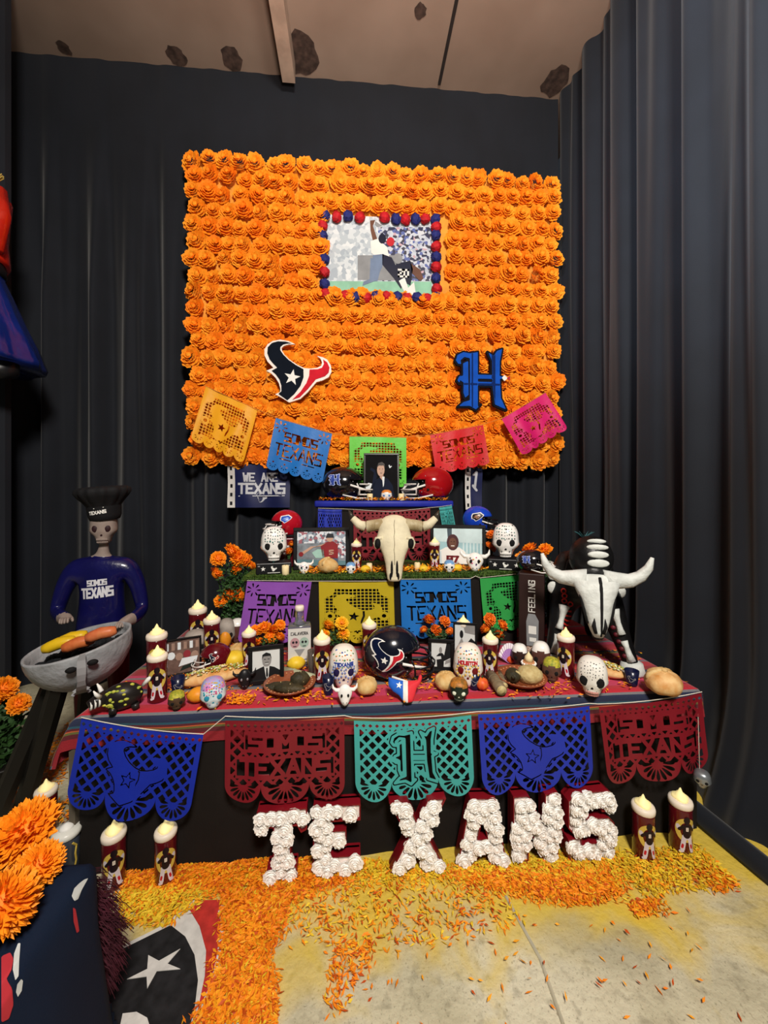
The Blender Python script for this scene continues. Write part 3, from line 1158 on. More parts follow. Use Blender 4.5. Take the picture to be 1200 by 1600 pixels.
c0 = pp([(838, 695), (839, 695), (839, 696)])[0]
letters(mb, '20', c0[0] - .02, c0[1], .10, .075, .017, 7, 9)
mb.build('photo_print', PM, ph)
POMR = [mat('crepe_red', 'b8141f', 0.7, 0.3, 20), mat('crepe_blue', '1d2468', 0.7, 0.3, 20)]


def pom_mesh(m, r=0.043, seed=0, nu=11, nv=7, k=0.14):
    rnd = random.Random(seed)
    mb = MB()
    mb.blob((0, 0, 0), (r, r * 0.75, r * 1.08), nu, nv, fn=lambda d: 1 + rnd.uniform(-k, k))
    return mb_mesh(mb, 'pompom', m)


poms = [pom_mesh(POMR[0], seed=3), pom_mesh(POMR[1], seed=4)]
PQ = [(155, 220), (252, 232), (347, 225), (447, 238), (657, 238), (752, 250), (833, 255), (918, 250), (998, 248), (1088, 250),
      (130, 305), (130, 388), (138, 490), (146, 590), (148, 695), (150, 800), (152, 880), (236, 905), (325, 900), (415, 910), (505, 915), (585, 905), (675, 905), (765, 905), (845, 915), (930, 910), (1015, 920), (1100, 910),
      (1092, 320), (1090, 388), (1092, 482), (1092, 570), (1092, 655), (1092, 750), (1098, 840)]
PC = [1, 0, 1, 0, 0, 1, 0, 1, 0, 1, 0, 1, 0, 1, 0, 1, 0, 1, 0, 1, 0, 1, 0, 1, 0, 1, 0, 1, 0, 1, 0, 1, 0, 1, 0]
for (x, y), c in zip(PQ, PC):
    q = pp([(x, y), (x + 1, y), (x + 1, y + 1)])
    o = link('pompom', poms[c], ph, (q[0][0], -0.03, q[0][1]), (0, random.random() * 6, 0))


# plaques on the marigold wall
def plate(mb, poly, s, y0, y1, mi, side=None):
    return mb.prism([(x * s, z * s) for x, z in poly], y0, y1, mi, None, side)


ce = ony(466, 580, 3.24)
es = 1.0 * (ony(518, 580, 3.24).x - ony(413, 580, 3.24).x)
em = thing('bull_emblem', 'bull-head emblem plaque in navy, white and red on the marigold wall', 'plaque', ce)
plate(MB(), BULL_OUT, es, 0.0, 0.02, 0).build('border', mat('white_board', 'f3e9e0', 0.5, .03), em)
plate(MB(), BULL_NAVY, es, -0.004, 0.001, 0).build('navy_field', mat('ink_navy', '0d1420', 0.8, spec=.1), em)
plate(MB(), BULL_RED, es, -0.004, 0.001, 0).build('red_field', mat('ink_red', 'cc2030', 0.8, spec=.1), em)
plate(MB(), BULL_STAR, es, -0.008, -0.003, 0).build('star', WHITE, em)
ce = ony(750, 592, 3.24)
hs = 1.15 * (ony(793, 592, 3.24).x - ony(711, 592, 3.24).x)
em = thing('initial_plaque', 'blue blackletter initial plaque with black edge on the marigold wall', 'plaque', ce)
HB = (-.62, .62, -.62, .62)
mbx = MB()
slab(mbx, lambda X, Y: H_field(X / hs, Y / hs) * hs + 0.014, tuple(v * hs for v in HB), (90, 90), 0.0, 0.022)
mbx.build('border', mat('ink_black', '12121c', 0.8, spec=.1), em)
mbx = MB()
slab(mbx, lambda X, Y: H_field(X / hs, Y / hs) * hs - 0.002, tuple(v * hs for v in HB), (90, 90), -0.006, 0.001)
mbx.build('letter_face', mat('ink_blue', '1450b8', 0.8, spec=.1), em)
mbx = MB()
slab(mbx, lambda X, Y: np.minimum(H_field(X / hs, Y / hs) * hs - 0.004, np.maximum(0.012 - np.abs(X / hs + .13), np.maximum(.03 - np.abs(X / hs - .22), .015 - np.abs(Y / hs + .09))) * hs), tuple(v * hs for v in HB), (90, 90), -0.008, -0.004)
mbx.build('letter_shading', mat('ink_deep_blue', '0a2660', 0.8, spec=.1), em)
mbx = MB()
mbx.prism(ccw([(.36 * hs, .02 * hs), (.40 * hs, .07 * hs), (.46 * hs, .02 * hs), (.40 * hs, -.03 * hs)]), -0.007, 0.0, 0)
mbx.prism(ccw([(.44 * hs, .02 * hs), (.50 * hs, .06 * hs), (.49 * hs, -.02 * hs)]), -0.007, 0.0, 1)
mbx.build('tip', [WHITE, REDP], em)

# ---------------------------------------------------------------- six flower letters on the floor
BOXRED = mat('letter_box_red', '7e121e', 0.35)
FACE = mat('letter_face_white', 'f1e4dc', 0.7, 0.03)
ROSE = mat('crepe_white', 'fbf8f4', 0.75, 0.02)


def rose_mesh(seed):
    mb = ruffle_mesh('r', None, 5, 11, 0.034, 0.036, seed + 40)
    mb.blob((0, 0, 0), (0.028, 0.02, 0.028), 10, 6)
    return mb_mesh(mb, 'rose', ROSE)


roses = [rose_mesh(s) for s in range(4)]


def pf(*polys):
    return lambda X, Y: np.maximum.reduce([poly_field(ccw(p), X, Y) for p in polys])


def lstroke(sg, th):
    return lambda X, Y: seg_field(sg, th, X, Y)


LET = {
    'T': pf([(0, 1), (1, 1), (1, .70), (.88, .66), (.80, .76), (.68, .76), (.68, .22), (.80, .22), (.80, 0), (.2, 0), (.2, .22), (.32, .22), (.32, .76), (.20, .76), (.12, .66), (0, .70)]),
    'E': pf([(0, 0), (1, 0), (1, .27), (.36, .27), (.36, .40), (.70, .40), (.70, .64), (.36, .64), (.36, .76), (1, .76), (1, 1), (0, 1)]),
    'X': pf([(0, 1), (.33, 1), (.5, .68), (.67, 1), (1, 1), (.68, .5), (1, 0), (.66, 0), (.5, .33), (.33, 0), (0, 0), (.33, .5)]),
    'A': lambda X, Y: np.minimum(poly_field(ccw([(0, 0), (.3, 0), (.36, .2), (.66, .2), (.72, 0), (1, 0), (.76, 1), (.26, 1)]), X, Y), -poly_field(ccw([(.42, .40), (.6, .40), (.51, .70)]), X, Y)),
    'N': pf([(0, 0), (.34, 0), (.34, .52), (.68, 0), (1, 0), (1, 1), (.70, 1), (.70, .50), (.34, 1), (0, 1)]),
    'S': pf([(0, .08), (.1, 0), (.82, 0), (1, .12), (1, .5), (.88, .6), (.36, .62), (.36, .76), (.72, .76), (.72, .68), (1, .68), (1, .9), (.84, 1), (.14, 1), (0, .9), (0, .5), (.12, .4), (.66, .38), (.66, .25), (.3, .25), (.3, .35), (0, .35)]),
}
LP = [('T', 400, 478, 1264, 1382, 0.03), ('E', 487, 562, 1257, 1369, 0.0), ('X', 604, 697, 1249, 1367, 0.02), ('A', 711, 791, 1246, 1355, -0.05), ('N', 797, 872, 1241, 1350, 0.02), ('S', 881, 961, 1236, 1346, 0.06)]
for (ch, x0, x1, yt, yb, rz) in LP:
    b = onz((x0 + x1) / 2 + 2, yb - 4, 0.0)
    s = mpp(b)
    w, h = (x1 - x0) * s * .98, (yb - yt) * s * 0.97
    t = thing('flower_letter', 'standing letter %s with deep red sides filled with white crepe roses' % ch, 'letter', (b.x, b.y, 0.0), rz)
    F = lambda X, Y, f=LET[ch], w=w, h=h: f(X / w + .5, Y / h) * min(w, h)
    dp = 0.052
    mb = MB()
    slab(mb, F, (-w * .52, w * .52, -.01, h * 1.01), (48, 64), 0.03, dp)
    slab(mb, lambda X, Y: np.minimum(F(X, Y), .0045 - F(X, Y)), (-w * .52, w * .52, -.01, h * 1.01), (84, 110), -0.006, 0.04)
    mb.build('letter_box', BOXRED, t)
    mb = MB()
    slab(mb, lambda X, Y: F(X, Y) - 0.003, (-w * .52, w * .52, -.01, h * 1.01), (40, 56), 0.004, 0.02)
    mb.build('letter_face', FACE, t)
    got = []
    rnd = random.Random(ord(ch))
    for q in range(4000):
        X, Y = rnd.uniform(-w / 2, w / 2), rnd.uniform(0, h)
        if float(F(np.array([X]), np.array([Y]))[0]) < 0.015:
            continue
        if all((X - a) ** 2 + (Y - c) ** 2 > 0.034 ** 2 for a, c in got):
            got.append((X, Y))
    for k, (X, Y) in enumerate(got):
        o = link('rose', roses[k % 4], t, (X, rnd.uniform(-.008, .002), max(Y, 0.03)), (0, rnd.random() * 6, 0))
        sc_k = rnd.uniform(.88, 1.08)
        o.scale = (sc_k,) * 3

# ---------------------------------------------------------------- candles
WAXM = mat('candle_wax', 'f3e6b8', 0.5, 0.04)
LIDM = mat('cream_lid', 'efe2d0', 0.4, 0.03)
FLM = mat('candle_flame', 'f6e2a0', 0.5, 0.02, emit=0.3)
GLASSM = mat('candle_glass_maroon', '5a1018', 0.18, 0.1, coat=0.4)
GOLD = mat('gold_print', 'd9bb52', 0.4)
JERS = mat('jersey_print', '1a0c18', 0.4)
PANTS = mat('pale_pants_print', 'd9cfd6', 0.4)
CR, CH = 0.04, 0.185


def cyl_map(r, zc):
    return lambda x, y, e=0.0: (r * math.sin(x / r), -r * math.cos(x / r), zc + y)


def union(*fs):
    return lambda X, Y: np.maximum.reduce([f(X, Y) for f in fs])


def fe(cx, cy, rx, ry):
    return lambda X, Y: (1 - np.hypot((X - cx) / rx, (Y - cy) / ry)) * min(rx, ry)


def fs_(x0, y0, x1, y1, th):
    def F(X, Y):
        dx, dy = x1 - x0, y1 - y0
        t = np.clip(((X - x0) * dx + (Y - y0) * dy) / (dx * dx + dy * dy + 1e-12), 0, 1)
        return th / 2 - np.hypot(X - x0 - t * dx, Y - y0 - t * dy)
    return F


def make_candle():
    t = thing('saint_candle', 'x', 'candle')
    MB().lathe([(CR * .93, 0), (CR, .006), (CR, CH - .01), (CR * .96, CH)], 24).build('glass', GLASSM, t, True)
    mb = MB()
    m = [GOLD, PANTS, JERS, REDP, LIDM]
    box = (-.05, .05, -.085, .085)
    n = (36, 60)
    sheet(mb, lambda X, Y: np.minimum(fe(0, .012, .04, .047)(X, Y), -fe(0, .012, .023, .032)(X, Y)), box, n, cyl_map(CR + .0006, .095), 0)
    sheet(mb, union(fs_(-.009, -.012, -.016, -.062, .016), fs_(.009, -.012, .018, -.062, .016), fs_(-.015, -.07, -.023, -.074, .010), fs_(.018, -.07, .027, -.073, .010), fs_(-.004, -.012, .004, -.012, .022), fe(-.03, .02, .008, .011), fe(.03, .02, .008, .011)), box, n, cyl_map(CR + .0012, .095), 1)
    sheet(mb, union(fs_(-.015, -.045, -.017, -.056, .008), fs_(.015, -.045, .018, -.056, .008)), box, n, cyl_map(CR + .0016, .095), 3)
    sheet(mb, union(fs_(0, -.004, 0, .024, .028), fs_(-.013, .028, -.027, .012, .010), fs_(.013, .028, .027, .012, .010), fe(0, .052, .012, .014)), box, n, cyl_map(CR + .0018, .095), 2)
    letters(mb, '8', 0, .018, .009, .015, .003, 4, fmap=lambda x, y, e: cyl_map(CR + .0024, .095)(x, y))
    mb.build('figure_print', m, t)
    MB().lathe([(CR * .98, CH - .004), (CR * 1.05, CH + .0), (CR * 1.07, CH + .012), (CR * 1.0, CH + .02), (CR * .82, CH + .022)], 24).build('lid', LIDM, t, True)
    MB().lathe([(CR * .74, CH + .02), (CR * .66, CH + .030), (CR * .50, CH + .033), (CR * .38, CH + .042), (CR * .22, CH + .046), (CR * .10, CH + .058), (CR * .03, CH + .063)], 18, wob=lambda a, k: 1 + .13 * math.sin(3 * a + k * 1.3)).build('flame', FLM, t, True)
    return t


candle0 = make_candle()
_cfirst = [True]


def candle(px, py, z, label, group, tophint=None, s=1.0, y=None, turn=0.0):
    p = ony(px, py, y) if y else onz(px, py, z)
    p.z = z
    global candle0
    rz = face_cam(p) + turn
    if tophint:
        s = (py - tophint) * mpp(p) / 0.25
    if _cfirst[0]:
        _cfirst[0] = False
        candle0.location = p
        candle0.rotation_euler = (0, 0, rz)
        candle0.scale = (s,) * 3
        tag(candle0, label, None, group)
    else:
        dup(candle0, p, rz, label, group, s)


GF, GT, GM = 'saint candles on the floor', 'saint candles on the long table', 'saint candles on the middle step'
candle(178, 1381, 0, 'maroon saint candle on the floor before the blue corner flag, left of its pair', GF, 1280)
candle(259, 1374, 0, 'maroon saint candle on the floor between the blue flag and letter T', GF, 1278)
candle(72, 1304, 0, 'maroon saint candle on the floor by the dark grill leg', GF, 1216)
candle(1005, 1336, 0, 'maroon saint candle on the floor just right of letter S', GF, 1240, turn=.55)
candle(1063, 1326, 0, 'maroon saint candle on the floor nearest the black side drape', GF, 1230, turn=.55)
candle(246, 1093, ZT, 'saint candle at the front left of the table beside the painted black bull', GT, 1007, turn=-.05)
candle(245, 1062, ZT, 'saint candle half hidden straight behind another on the table left', GT, 974)
candle(309, 1015, ZT, 'tallest saint candle at the back left of the table by a skull', GT, 936)
candle(331, 1028, ZT, 'saint candle rising behind the maroon mini helmet', GT, 953)
candle(389, 1040, ZT, 'saint candle behind the black and white portrait of a man in a suit', GT, 976)
candle(503, 1062, ZT, 'saint candle right of the tequila bottle', GT, 983, turn=.05)
candle(577, 1030, ZT, 'saint candle hidden behind the back of the navy helmet', GT, 962)
candle(724, 1024, ZT, 'saint candle hidden behind the street photograph frame', GT, 960)
candle(766, 1057, ZT, 'saint candle right of the sugar skull with the red headband', GT, 984, turn=-.1)
candle(884, 1057, ZT, 'saint candle between the small skull mugs and the black bull', GT, 979, turn=-.3)
Y2M = S2[2] + 0.17
candle(557, 884, Z2 + .012, 'small saint candle on the middle step left of the longhorn skull', GM, 834, y=Y2M)
candle(679, 886, Z2 + .012, 'small saint candle on the middle step right of the longhorn skull', GM, 836, y=Y2M)
# the pale one behind the draped pedestal
pc_ = onz(104, 1378, 0)
t = thing('glass_candle', 'pale glass candle with white lid behind the navy draped pedestal', 'candle', (pc_.x, pc_.y, 0), face_cam(pc_))
MB().lathe([(.042, 0), (.045, .006), (.045, .19), (.043, .2)], 24).build('glass', mat('smoky_glass', '3f4652', 0.15, coat=.4), t, True)
MB().lathe([(.045, .196), (.051, .202), (.051, .214), (.044, .224), (.02, .23)], 24).build('lid', mat('white_lid', 'dcdcd4', 0.3), t, True)
MB().lathe([(.03, .224), (.022, .236), (.004, .246)], 12).build('wax', WHITE, t, True)
mb = MB()
mb.tube([cyl_map(.0455, .1)(x, y) for x, y in ((.02, .08), (.035, .06), (.03, .03), (.034, .0), (.026, -.03))], .004, 5)
mb.build('figure_print', GOLD, t)

# ---------------------------------------------------------------- skulls
BONE = mat('bone_white', 'e9e6de', 0.45, 0.05)
GLAZE = mat('glazed_white', 'f4f2ee', 0.2, 0.03, coat=.5)


def skull_fn(w, d, h, jaw=0.66, cheek=0.06, eye=0.12):
    def fn(v):
        q = (abs(v.x) ** 2.6 + abs(v.y) ** 2.6 + abs(v.z) ** 2.6) ** (-1 / 2.6)
        x, y, z = v.x * q, v.y * q, v.z * q
        k = 1.0
        if z < -.12:
            t = min(1, (-z - .12) / 0.42)
            t = t * t * (3 - 2 * t)
            k = 1 - (1 - jaw) * t
        X, Y = x * k, y * (k * 0.4 + 0.6)
        if y < 0.1:
            X *= 1 + cheek * math.exp(-((z + .22) / .16) ** 2)
            for sx in (-1, 1):
                g = math.exp(-(((x - sx * .42) / .20) ** 2 + ((z + .03) / .19) ** 2))
                Y += eye * g
            Y += 0.09 * math.exp(-((x / .10) ** 2 + ((z + .36) / .13) ** 2))
            Y -= 0.05 * math.exp(-((x / .5) ** 2 + ((z + .72) / .2) ** 2))
        return Vector((X * w / 2, Y * d / 2, (z if z > -.9 else -.9 - (z + .9) * .2) * h / 2))
    return fn


def skull(name, label, p, w, h, m, cat='skull', rz=None, eyec=DARK, teeth=True, dots=None, band=None, bandc=None, jaw=0.66, group=None, cap=None, hid=0.0, dsize=1.0, petal=None, seed=0, es=1.0, tooth=None):
    t = thing(name, label, cat, p, face_cam(p) if rz is None else rz, group)
    d = w * 1.05
    fn = skull_fn(w, d, h, jaw)
    zc = h * 0.45
    mb = MB()
    mb.blob((0, 0, zc), (1, 1, 1), 32, 24, fn=fn)
    if cap:
        for i, f in enumerate(mb.f):
            zz = sum(mb.v[q][2] for q in f) / len(f)
            if zz > zc + h * .24:
                mb.m[i] = 1
    mb.build('cranium', [m, cap] if cap else m, t, True)

    def surf(x, z, e=0.0):
        """front point over x,z (as fractions of half width / height)"""
        # solve the direction whose deformed x,z match
        vx, vz = x * .8, z * .8
        for _ in range(14):
            q = max(1e-6, 1 - vx * vx - vz * vz)
            o = fn(Vector((vx, -math.sqrt(q), vz)))
            vx += .7 * (x * w / 2 - o.x) / (w / 2)
            vz += .7 * (z * h / 2 - o.z) / (h / 2)
            n_ = math.hypot(vx, vz)
            if n_ > .985:
                vx, vz = vx / n_ * .985, vz / n_ * .985
            vx, vz = max(-.99, min(.99, vx)), max(-.99, min(.99, vz))
        q = max(1e-6, 1 - vx * vx - vz * vz)
        o = fn(Vector((vx, -math.sqrt(q), vz)))
        return Vector((o.x, o.y - e, o.z + zc))
    for sx in (-1, 1):
        c = surf(sx * .42, -.03)
        mb = MB()
        mb.blob((c.x, c.y - .0, c.z), (w * .135 * es, w * .05, h * .105 * es), 12, 7)
        mb.build('eye_socket', eyec, t, True)
        if petal:
            mb = MB()
            for k in range(10):
                a = 2 * PI * k / 10
                cc = surf(sx * .42 + .33 * math.cos(a), -.03 + .27 * math.sin(a), w * .008)
                mb.blob(cc, (w * .035, w * .015, h * .03), 6, 4)
            mb.build('eye_petals', petal, t, True)
    c = surf(0, -.36)
    mb = MB()
    mb.blob((c.x - w * .022, c.y, c.z), (w * .03, w * .03, h * .05), 8, 5)
    mb.blob((c.x + w * .022, c.y, c.z), (w * .03, w * .03, h * .05), 8, 5)
    mb.build('nose', eyec, t, True)
    if teeth:
        mb = MB()
        for row in (-.62, -.76):
            for k in range(8):
                x = -.36 + .72 * k / 7
                cc = surf(x, row, w * .004)
                mb.bev((cc.x, cc.y, cc.z), (w * .042, w * .03, h * .06), w * .008, seg=1)
        mb.build('teeth', tooth or m, t, True)
        mb = MB()
        mb.tube([surf(x, -.69, w * .012) for x in (-.45, -.3, -.15, 0, .15, .3, .45)], w * .009, 5)
        mb.build('mouth_line', eyec, t)
    if dots:
        mb = MB()
        rnd = random.Random(seed + 5)
        spots_ = [(x, z) for z in (.22, .38, .54, .70, .84) for x in (-.66, -.46, -.26, -.09, .09, .26, .46, .66) if x * x + z * z < .93]
        spots_ += [(-.25, -.5), (.25, -.5), (-.55, -.35), (.55, -.35), (0, -.9), (-.2, -.88), (.2, -.88), (0, .1)]
        for (x, z) in spots_:
            if band and .22 < z < .5:
                continue
            c = surf(x + rnd.uniform(-.04, .04), z + rnd.uniform(-.04, .04), w * .002)
            k = rnd.randrange(len(dots))
            r_ = w * rnd.uniform(.014, .03) * dsize
            mb.blob(c, (r_, w * .012, r_ * rnd.uniform(.7, 1.4)), 6, 4, k)
        mb.build('painted_dots', dots, t, True)
    if band:
        mb = MB()
        xs = [-.86, -.65, -.45, -.22, 0, .22, .45, .65, .86]
        A = [surf(x, .23, w * .012) for x in xs] + [surf(x, .47, w * .012) for x in xs]
        n_ = len(xs)
        mb.add(A, [(i, i + 1, n_ + i + 1, n_ + i) for i in range(n_ - 1)], 0)
        letters(mb, band, 0, 0, 1.3, .19, .055, 1, fmap=lambda x, y, e: surf(x, .35 + y, w * .018))
        mb.build('headband', [WHITE, bandc], t, True)
    return t


DOTS_BW = [mat('dot_black', '1c1c1f', .4), mat('dot_grey', '6d6f70', .4), mat('dot_green', '3c7f78', .4)]
DOTS_COL = [mat('dot_teal', '2f9fb4', .4), mat('dot_pink', 'd9568a', .4), mat('dot_yellow', 'e3b437', .4), mat('dot_lilac', '8d72b8', .4)]
DOTS_GR = [mat('dot_leaf', '5b9a68', .4), mat('dot_orange', 'e48a3c', .4), mat('dot_blue', '5872b6', .4)]


def box_base(name, label, p, w, d, h, m, cat, rz, deco=None):
    t = thing(name, label, cat, p, rz)
    MB().bev((0, 0, h / 2), (w, d, h), .006).build('body', m, t)
    if deco:
        mb = MB()
        deco(mb, w, d, h)
        mb.build('printed_label', [WHITE, GREY, NAVY, REDP], t)
    return t


def deco_base(mb, w, d, h):
    M = Matrix.Translation((0, -d / 2 - .0008, h / 2))
    mb.flat([(x * h * .5, z * h * .5) for x, z in BULL_OUT], 0, 1, M)
    for sx in (-1, 1):
        mb.flat(star(sx * w * .3, 0, h * .22), 0, 1, M)
        mb.flat(rect(sx * w * .42, h * .25, w * .06, h * .1), 1, 1, M)
    mb.flat(rect(0, -h * .36, w * .35, h * .05), 0, 1, M)


ZG = Z2 + 0.012
for (px, lab, lab2, seed) in ((428, 'white sugar skull with green dotted crown, left on the middle step', 'black printed box under the left white sugar skull', 1),
                              (790, 'white sugar skull with black dotted crown, right on the middle step', 'black printed box under the right white sugar skull', 2)):
    p = ony(px, 884, S2[2] + .13)
    p.z = ZG
    s = mpp(p)
    rz = face_cam(p)
    box_base('display_box', lab2, p, 52 * s, 36 * s, 17 * s, BLACK, 'box', rz, deco_base)
    skull('sugar_skull', lab, (p.x, p.y, ZG + 17.5 * s), 39 * s, 57 * s, GLAZE, rz=rz, dots=DOTS_BW, dsize=1.2, jaw=.62, group='large white sugar skulls', seed=seed)

# skulls on the long table
def tb(px, py):
    p = onz(px, py, ZT)
    return p, mpp(p)


p, s = tb(333, 1102)
skull('sugar_skull', 'pink and turquoise painted skull at the front left of the table', p, 37 * s, 46 * s, mat('pale_blue_glaze', 'd9e8ee', .3), cap=mat('pink_glaze', 'e37fb4', .3, hex2='8fb4e0', scale=30), dots=DOTS_COL, eyec=mat('teal_paint', '2a8fae', .4), dsize=1.6, teeth=False)
p, s = tb(537, 1070)
skull('sugar_skull', 'tall painted sugar skull with blue lettered headband, above the small bull skull', p, 45 * s, 66 * s, mat('cream_glaze', 'f1e9dd', .35), dots=DOTS_GR, band='TEXANS', bandc=mat('ink_royal', '26409a', .4), eyec=mat('indigo_paint', '231c4a', .4), petal=mat('periwinkle_paint', '8390c8', .4), dsize=1.3, teeth=False, jaw=.72)
p, s = tb(731, 1068)
skull('sugar_skull', 'tall painted sugar skull with red lettered headband, behind a navy cup', p, 44 * s, 66 * s, mat('cream_glaze', 'f1e9dd', .35), dots=DOTS_GR, band='HOUSTON', bandc=REDP, eyec=mat('dark_red_paint', '6e1218', .4), petal=mat('yellow_paint', 'e8c05a', .4), dsize=1.3, teeth=False, jaw=.74)
p, s = tb(925, 1083)
skull('anatomical_skull', 'white skull with black inked sockets and red teeth, right of the clay plate', p, 43 * s, 60 * s, BONE, dots=[mat('dot_black', '1c1c1f', .4)], dsize=.8, jaw=.68, es=1.35, tooth=mat('red_tinted_teeth', 'c98a80', .5))
p, s = tb(306, 1024)
skull('anatomical_skull', 'grey carved skull behind the team photograph, below the tallest candle', p, 36 * s, 42 * s, mat('grey_bone', '9d948c', .6, .2, 25), eyec=DARK)
p, s = tb(354, 1008)
skull('anatomical_skull', 'small grey skull mug behind a candle at the table back left', p, 26 * s, 44 * s, mat('grey_bone', '9d948c', .6, .2, 25), eyec=DARK)
p, s = tb(371, 1004)
skull('sugar_skull', 'tiny white capped skull beside the purple flag', p, 24 * s, 40 * s, mat('brown_glaze', '5c3a34', .4), cap=GLAZE)
p, s = tb(276, 1106)
skull('skull_cup', 'small brown skull cup with yellow top before the dark shot cup', p, 24 * s, 28 * s, mat('dark_clay', '4a3626', .5, .2, 40), cap=mat('chopped_greens', 'c2b53a', .6, hex2='7d8a2c', scale=90), eyec=DARK)
p, s = tb(717, 1092)
skull('sugar_skull', 'small dark green skull with white eyes and orange crown, at the table edge', p, 29 * s, 34 * s, mat('dark_green_glaze', '1f2a20', .3), cap=mat('orange_top', 'c77c2c', .5, hex2='7a5a28', scale=60), eyec=mat('dot_white', 'e6ecd8', .4))
p, s = tb(862, 1063)
skull('skull_cup', 'brown skull cup filled with chopped greens, behind the right clay plate', p, 27 * s, 38 * s, mat('brown_clay', '5d4136', .5, .2, 40), cap=mat('chopped_greens', 'c2b53a', .6, hex2='7d8a2c', scale=90), eyec=DARK)
p, s = tb(812, 1040)
skull('sugar_skull', 'small dark skull with white cap by the lilac paper fan', p, 24 * s, 36 * s, mat('dark_brown_glaze', '3a2622', .4), cap=GLAZE, eyec=DARK)
p, s = tb(845, 1046)
skull('sugar_skull', 'small white and brown skull standing beside the bottle box', p, 28 * s, 46 * s, mat('brown_glaze', '5c3a34', .4), cap=GLAZE, eyec=DARK)
# small ones on the steps
p = ony(548, 891, S2[2] + .04); p.z = ZG; s = mpp(p)
skull('sugar_skull', 'tiny white skull with blue brow left of the longhorn skull', p, 16 * s, 19 * s, GLAZE, cap=mat('sky_glaze', '6f9fd0', .3), teeth=False)
p = ony(702, 892, S2[2] + .04); p.z = ZG; s = mpp(p)
skull('sugar_skull', 'tiny white skull with blue brow right of the longhorn skull', p, 17 * s, 20 * s, GLAZE, cap=mat('sky_glaze', '6f9fd0', .3), teeth=False)
p = ony(604, 783, S3[2] + .035); p.z = Z3 + .014; s = mpp(p)
skull('sugar_skull', 'tiny white and orange skull on the topmost step before the portrait', p, 17 * s, 18 * s, GLAZE, cap=mat('orange_glaze', 'e58b3c', .3), eyec=mat('sky_paint', '4a78b8', .3), teeth=False)
# silver skull charm hanging at the altar corner
p = ony(1097, 1228, 1.61)
cord('thin thread holding the silver skull charm at the altar corner', [(p.x, p.y + .02, .60), (p.x, p.y + .012, p.z + .045)], .0012)
skull('skull_charm', 'small silver skull charm hanging below the rightmost maroon flag', p, 22 * mpp(p), 26 * mpp(p), mat('silver_plastic', '8f959a', .3, metal=.6), teeth=False)


# ---------------------------------------------------------------- little bull heads
def bull_head(label, p, w, m, rz=None, eyec=DARK, spots=None, hm=None, snout=True, name='bull_figurine', cat='figurine', k=0.8):
    """a small ceramic bull's head: skull that narrows to a muzzle, two upturned horns"""
    t = thing(name, label, cat, p, face_cam(p) if rz is None else rz)

    def fn(v):
        z = v.z
        wd = .30 if z > .1 else .30 - .10 * min(1, (.1 - z) / .7)
        return Vector((v.x * w * wd, v.y * w * .2 - w * .05 * (z < -.3), z * w * .42 * k))
    zc = w * .40 * k
    MB().blob((0, 0, zc), (1, 1, 1), 18, 12, fn=fn).build('head', m, t, True)
    for sx in (-1, 1):
        mb = MB()
        pts = [(sx * w * .18, 0, zc + w * .20), (sx * w * .36, 0, zc + w * .20), (sx * w * .47, 0, zc + w * .30), (sx * w * .49, 0, zc + w * .45)]
        mb.tube(pts, [w * .085, w * .075, w * .05, w * .012], 9)
        mb.build('horn', hm or m, t, True)
        mb = MB()
        mb.blob((sx * w * .13, -w * .2, zc + w * .06), (w * .045, w * .03, w * .065), 8, 5)
        mb.build('eye', eyec, t, True)
        MB().blob((sx * w * .06, -w * .19, zc - w * .22 * k), (w * .028, w * .03, w * .02), 7, 4).build('nostril', eyec, t, True)
    if spots:
        mb = MB()
        rnd = random.Random(3)
        for q in range(9):
            v = Vector((rnd.uniform(-.7, .7), -1, rnd.uniform(-.3, .8))).normalized()
            o = fn(v)
            mb.blob((o.x, o.y, o.z + zc), (w * .03, w * .012, w * .03), 6, 4, q % len(spots))
        mb.build('painted_dots', spots, t, True)
    return t


p, s = tb(539, 1101)
bull_head('small white ceramic bull skull with black eyes below the blue banded sugar skull', p, 39 * s, GLAZE, k=1.0)
p = ony(475, 892, S2[2] + .05); p.z = ZG; s = mpp(p)
bull_head('small white ceramic bull skull on the grass before the pitcher photograph', p, 29 * s, GLAZE, spots=DOTS_COL)
p = ony(742, 894, S2[2] + .05); p.z = ZG; s = mpp(p)
bull_head('dotted white ceramic bull head on the grass before the smiling man photograph', p, 45 * s, GLAZE, spots=DOTS_COL[1:] + DOTS_BW[:1])
p, s = tb(382, 1076)
bull_head('small black bull head figurine left of the suit portrait', p, 34 * s, BLACK, eyec=mat('grey_dot', '8f8f95', .4), k=1.1)


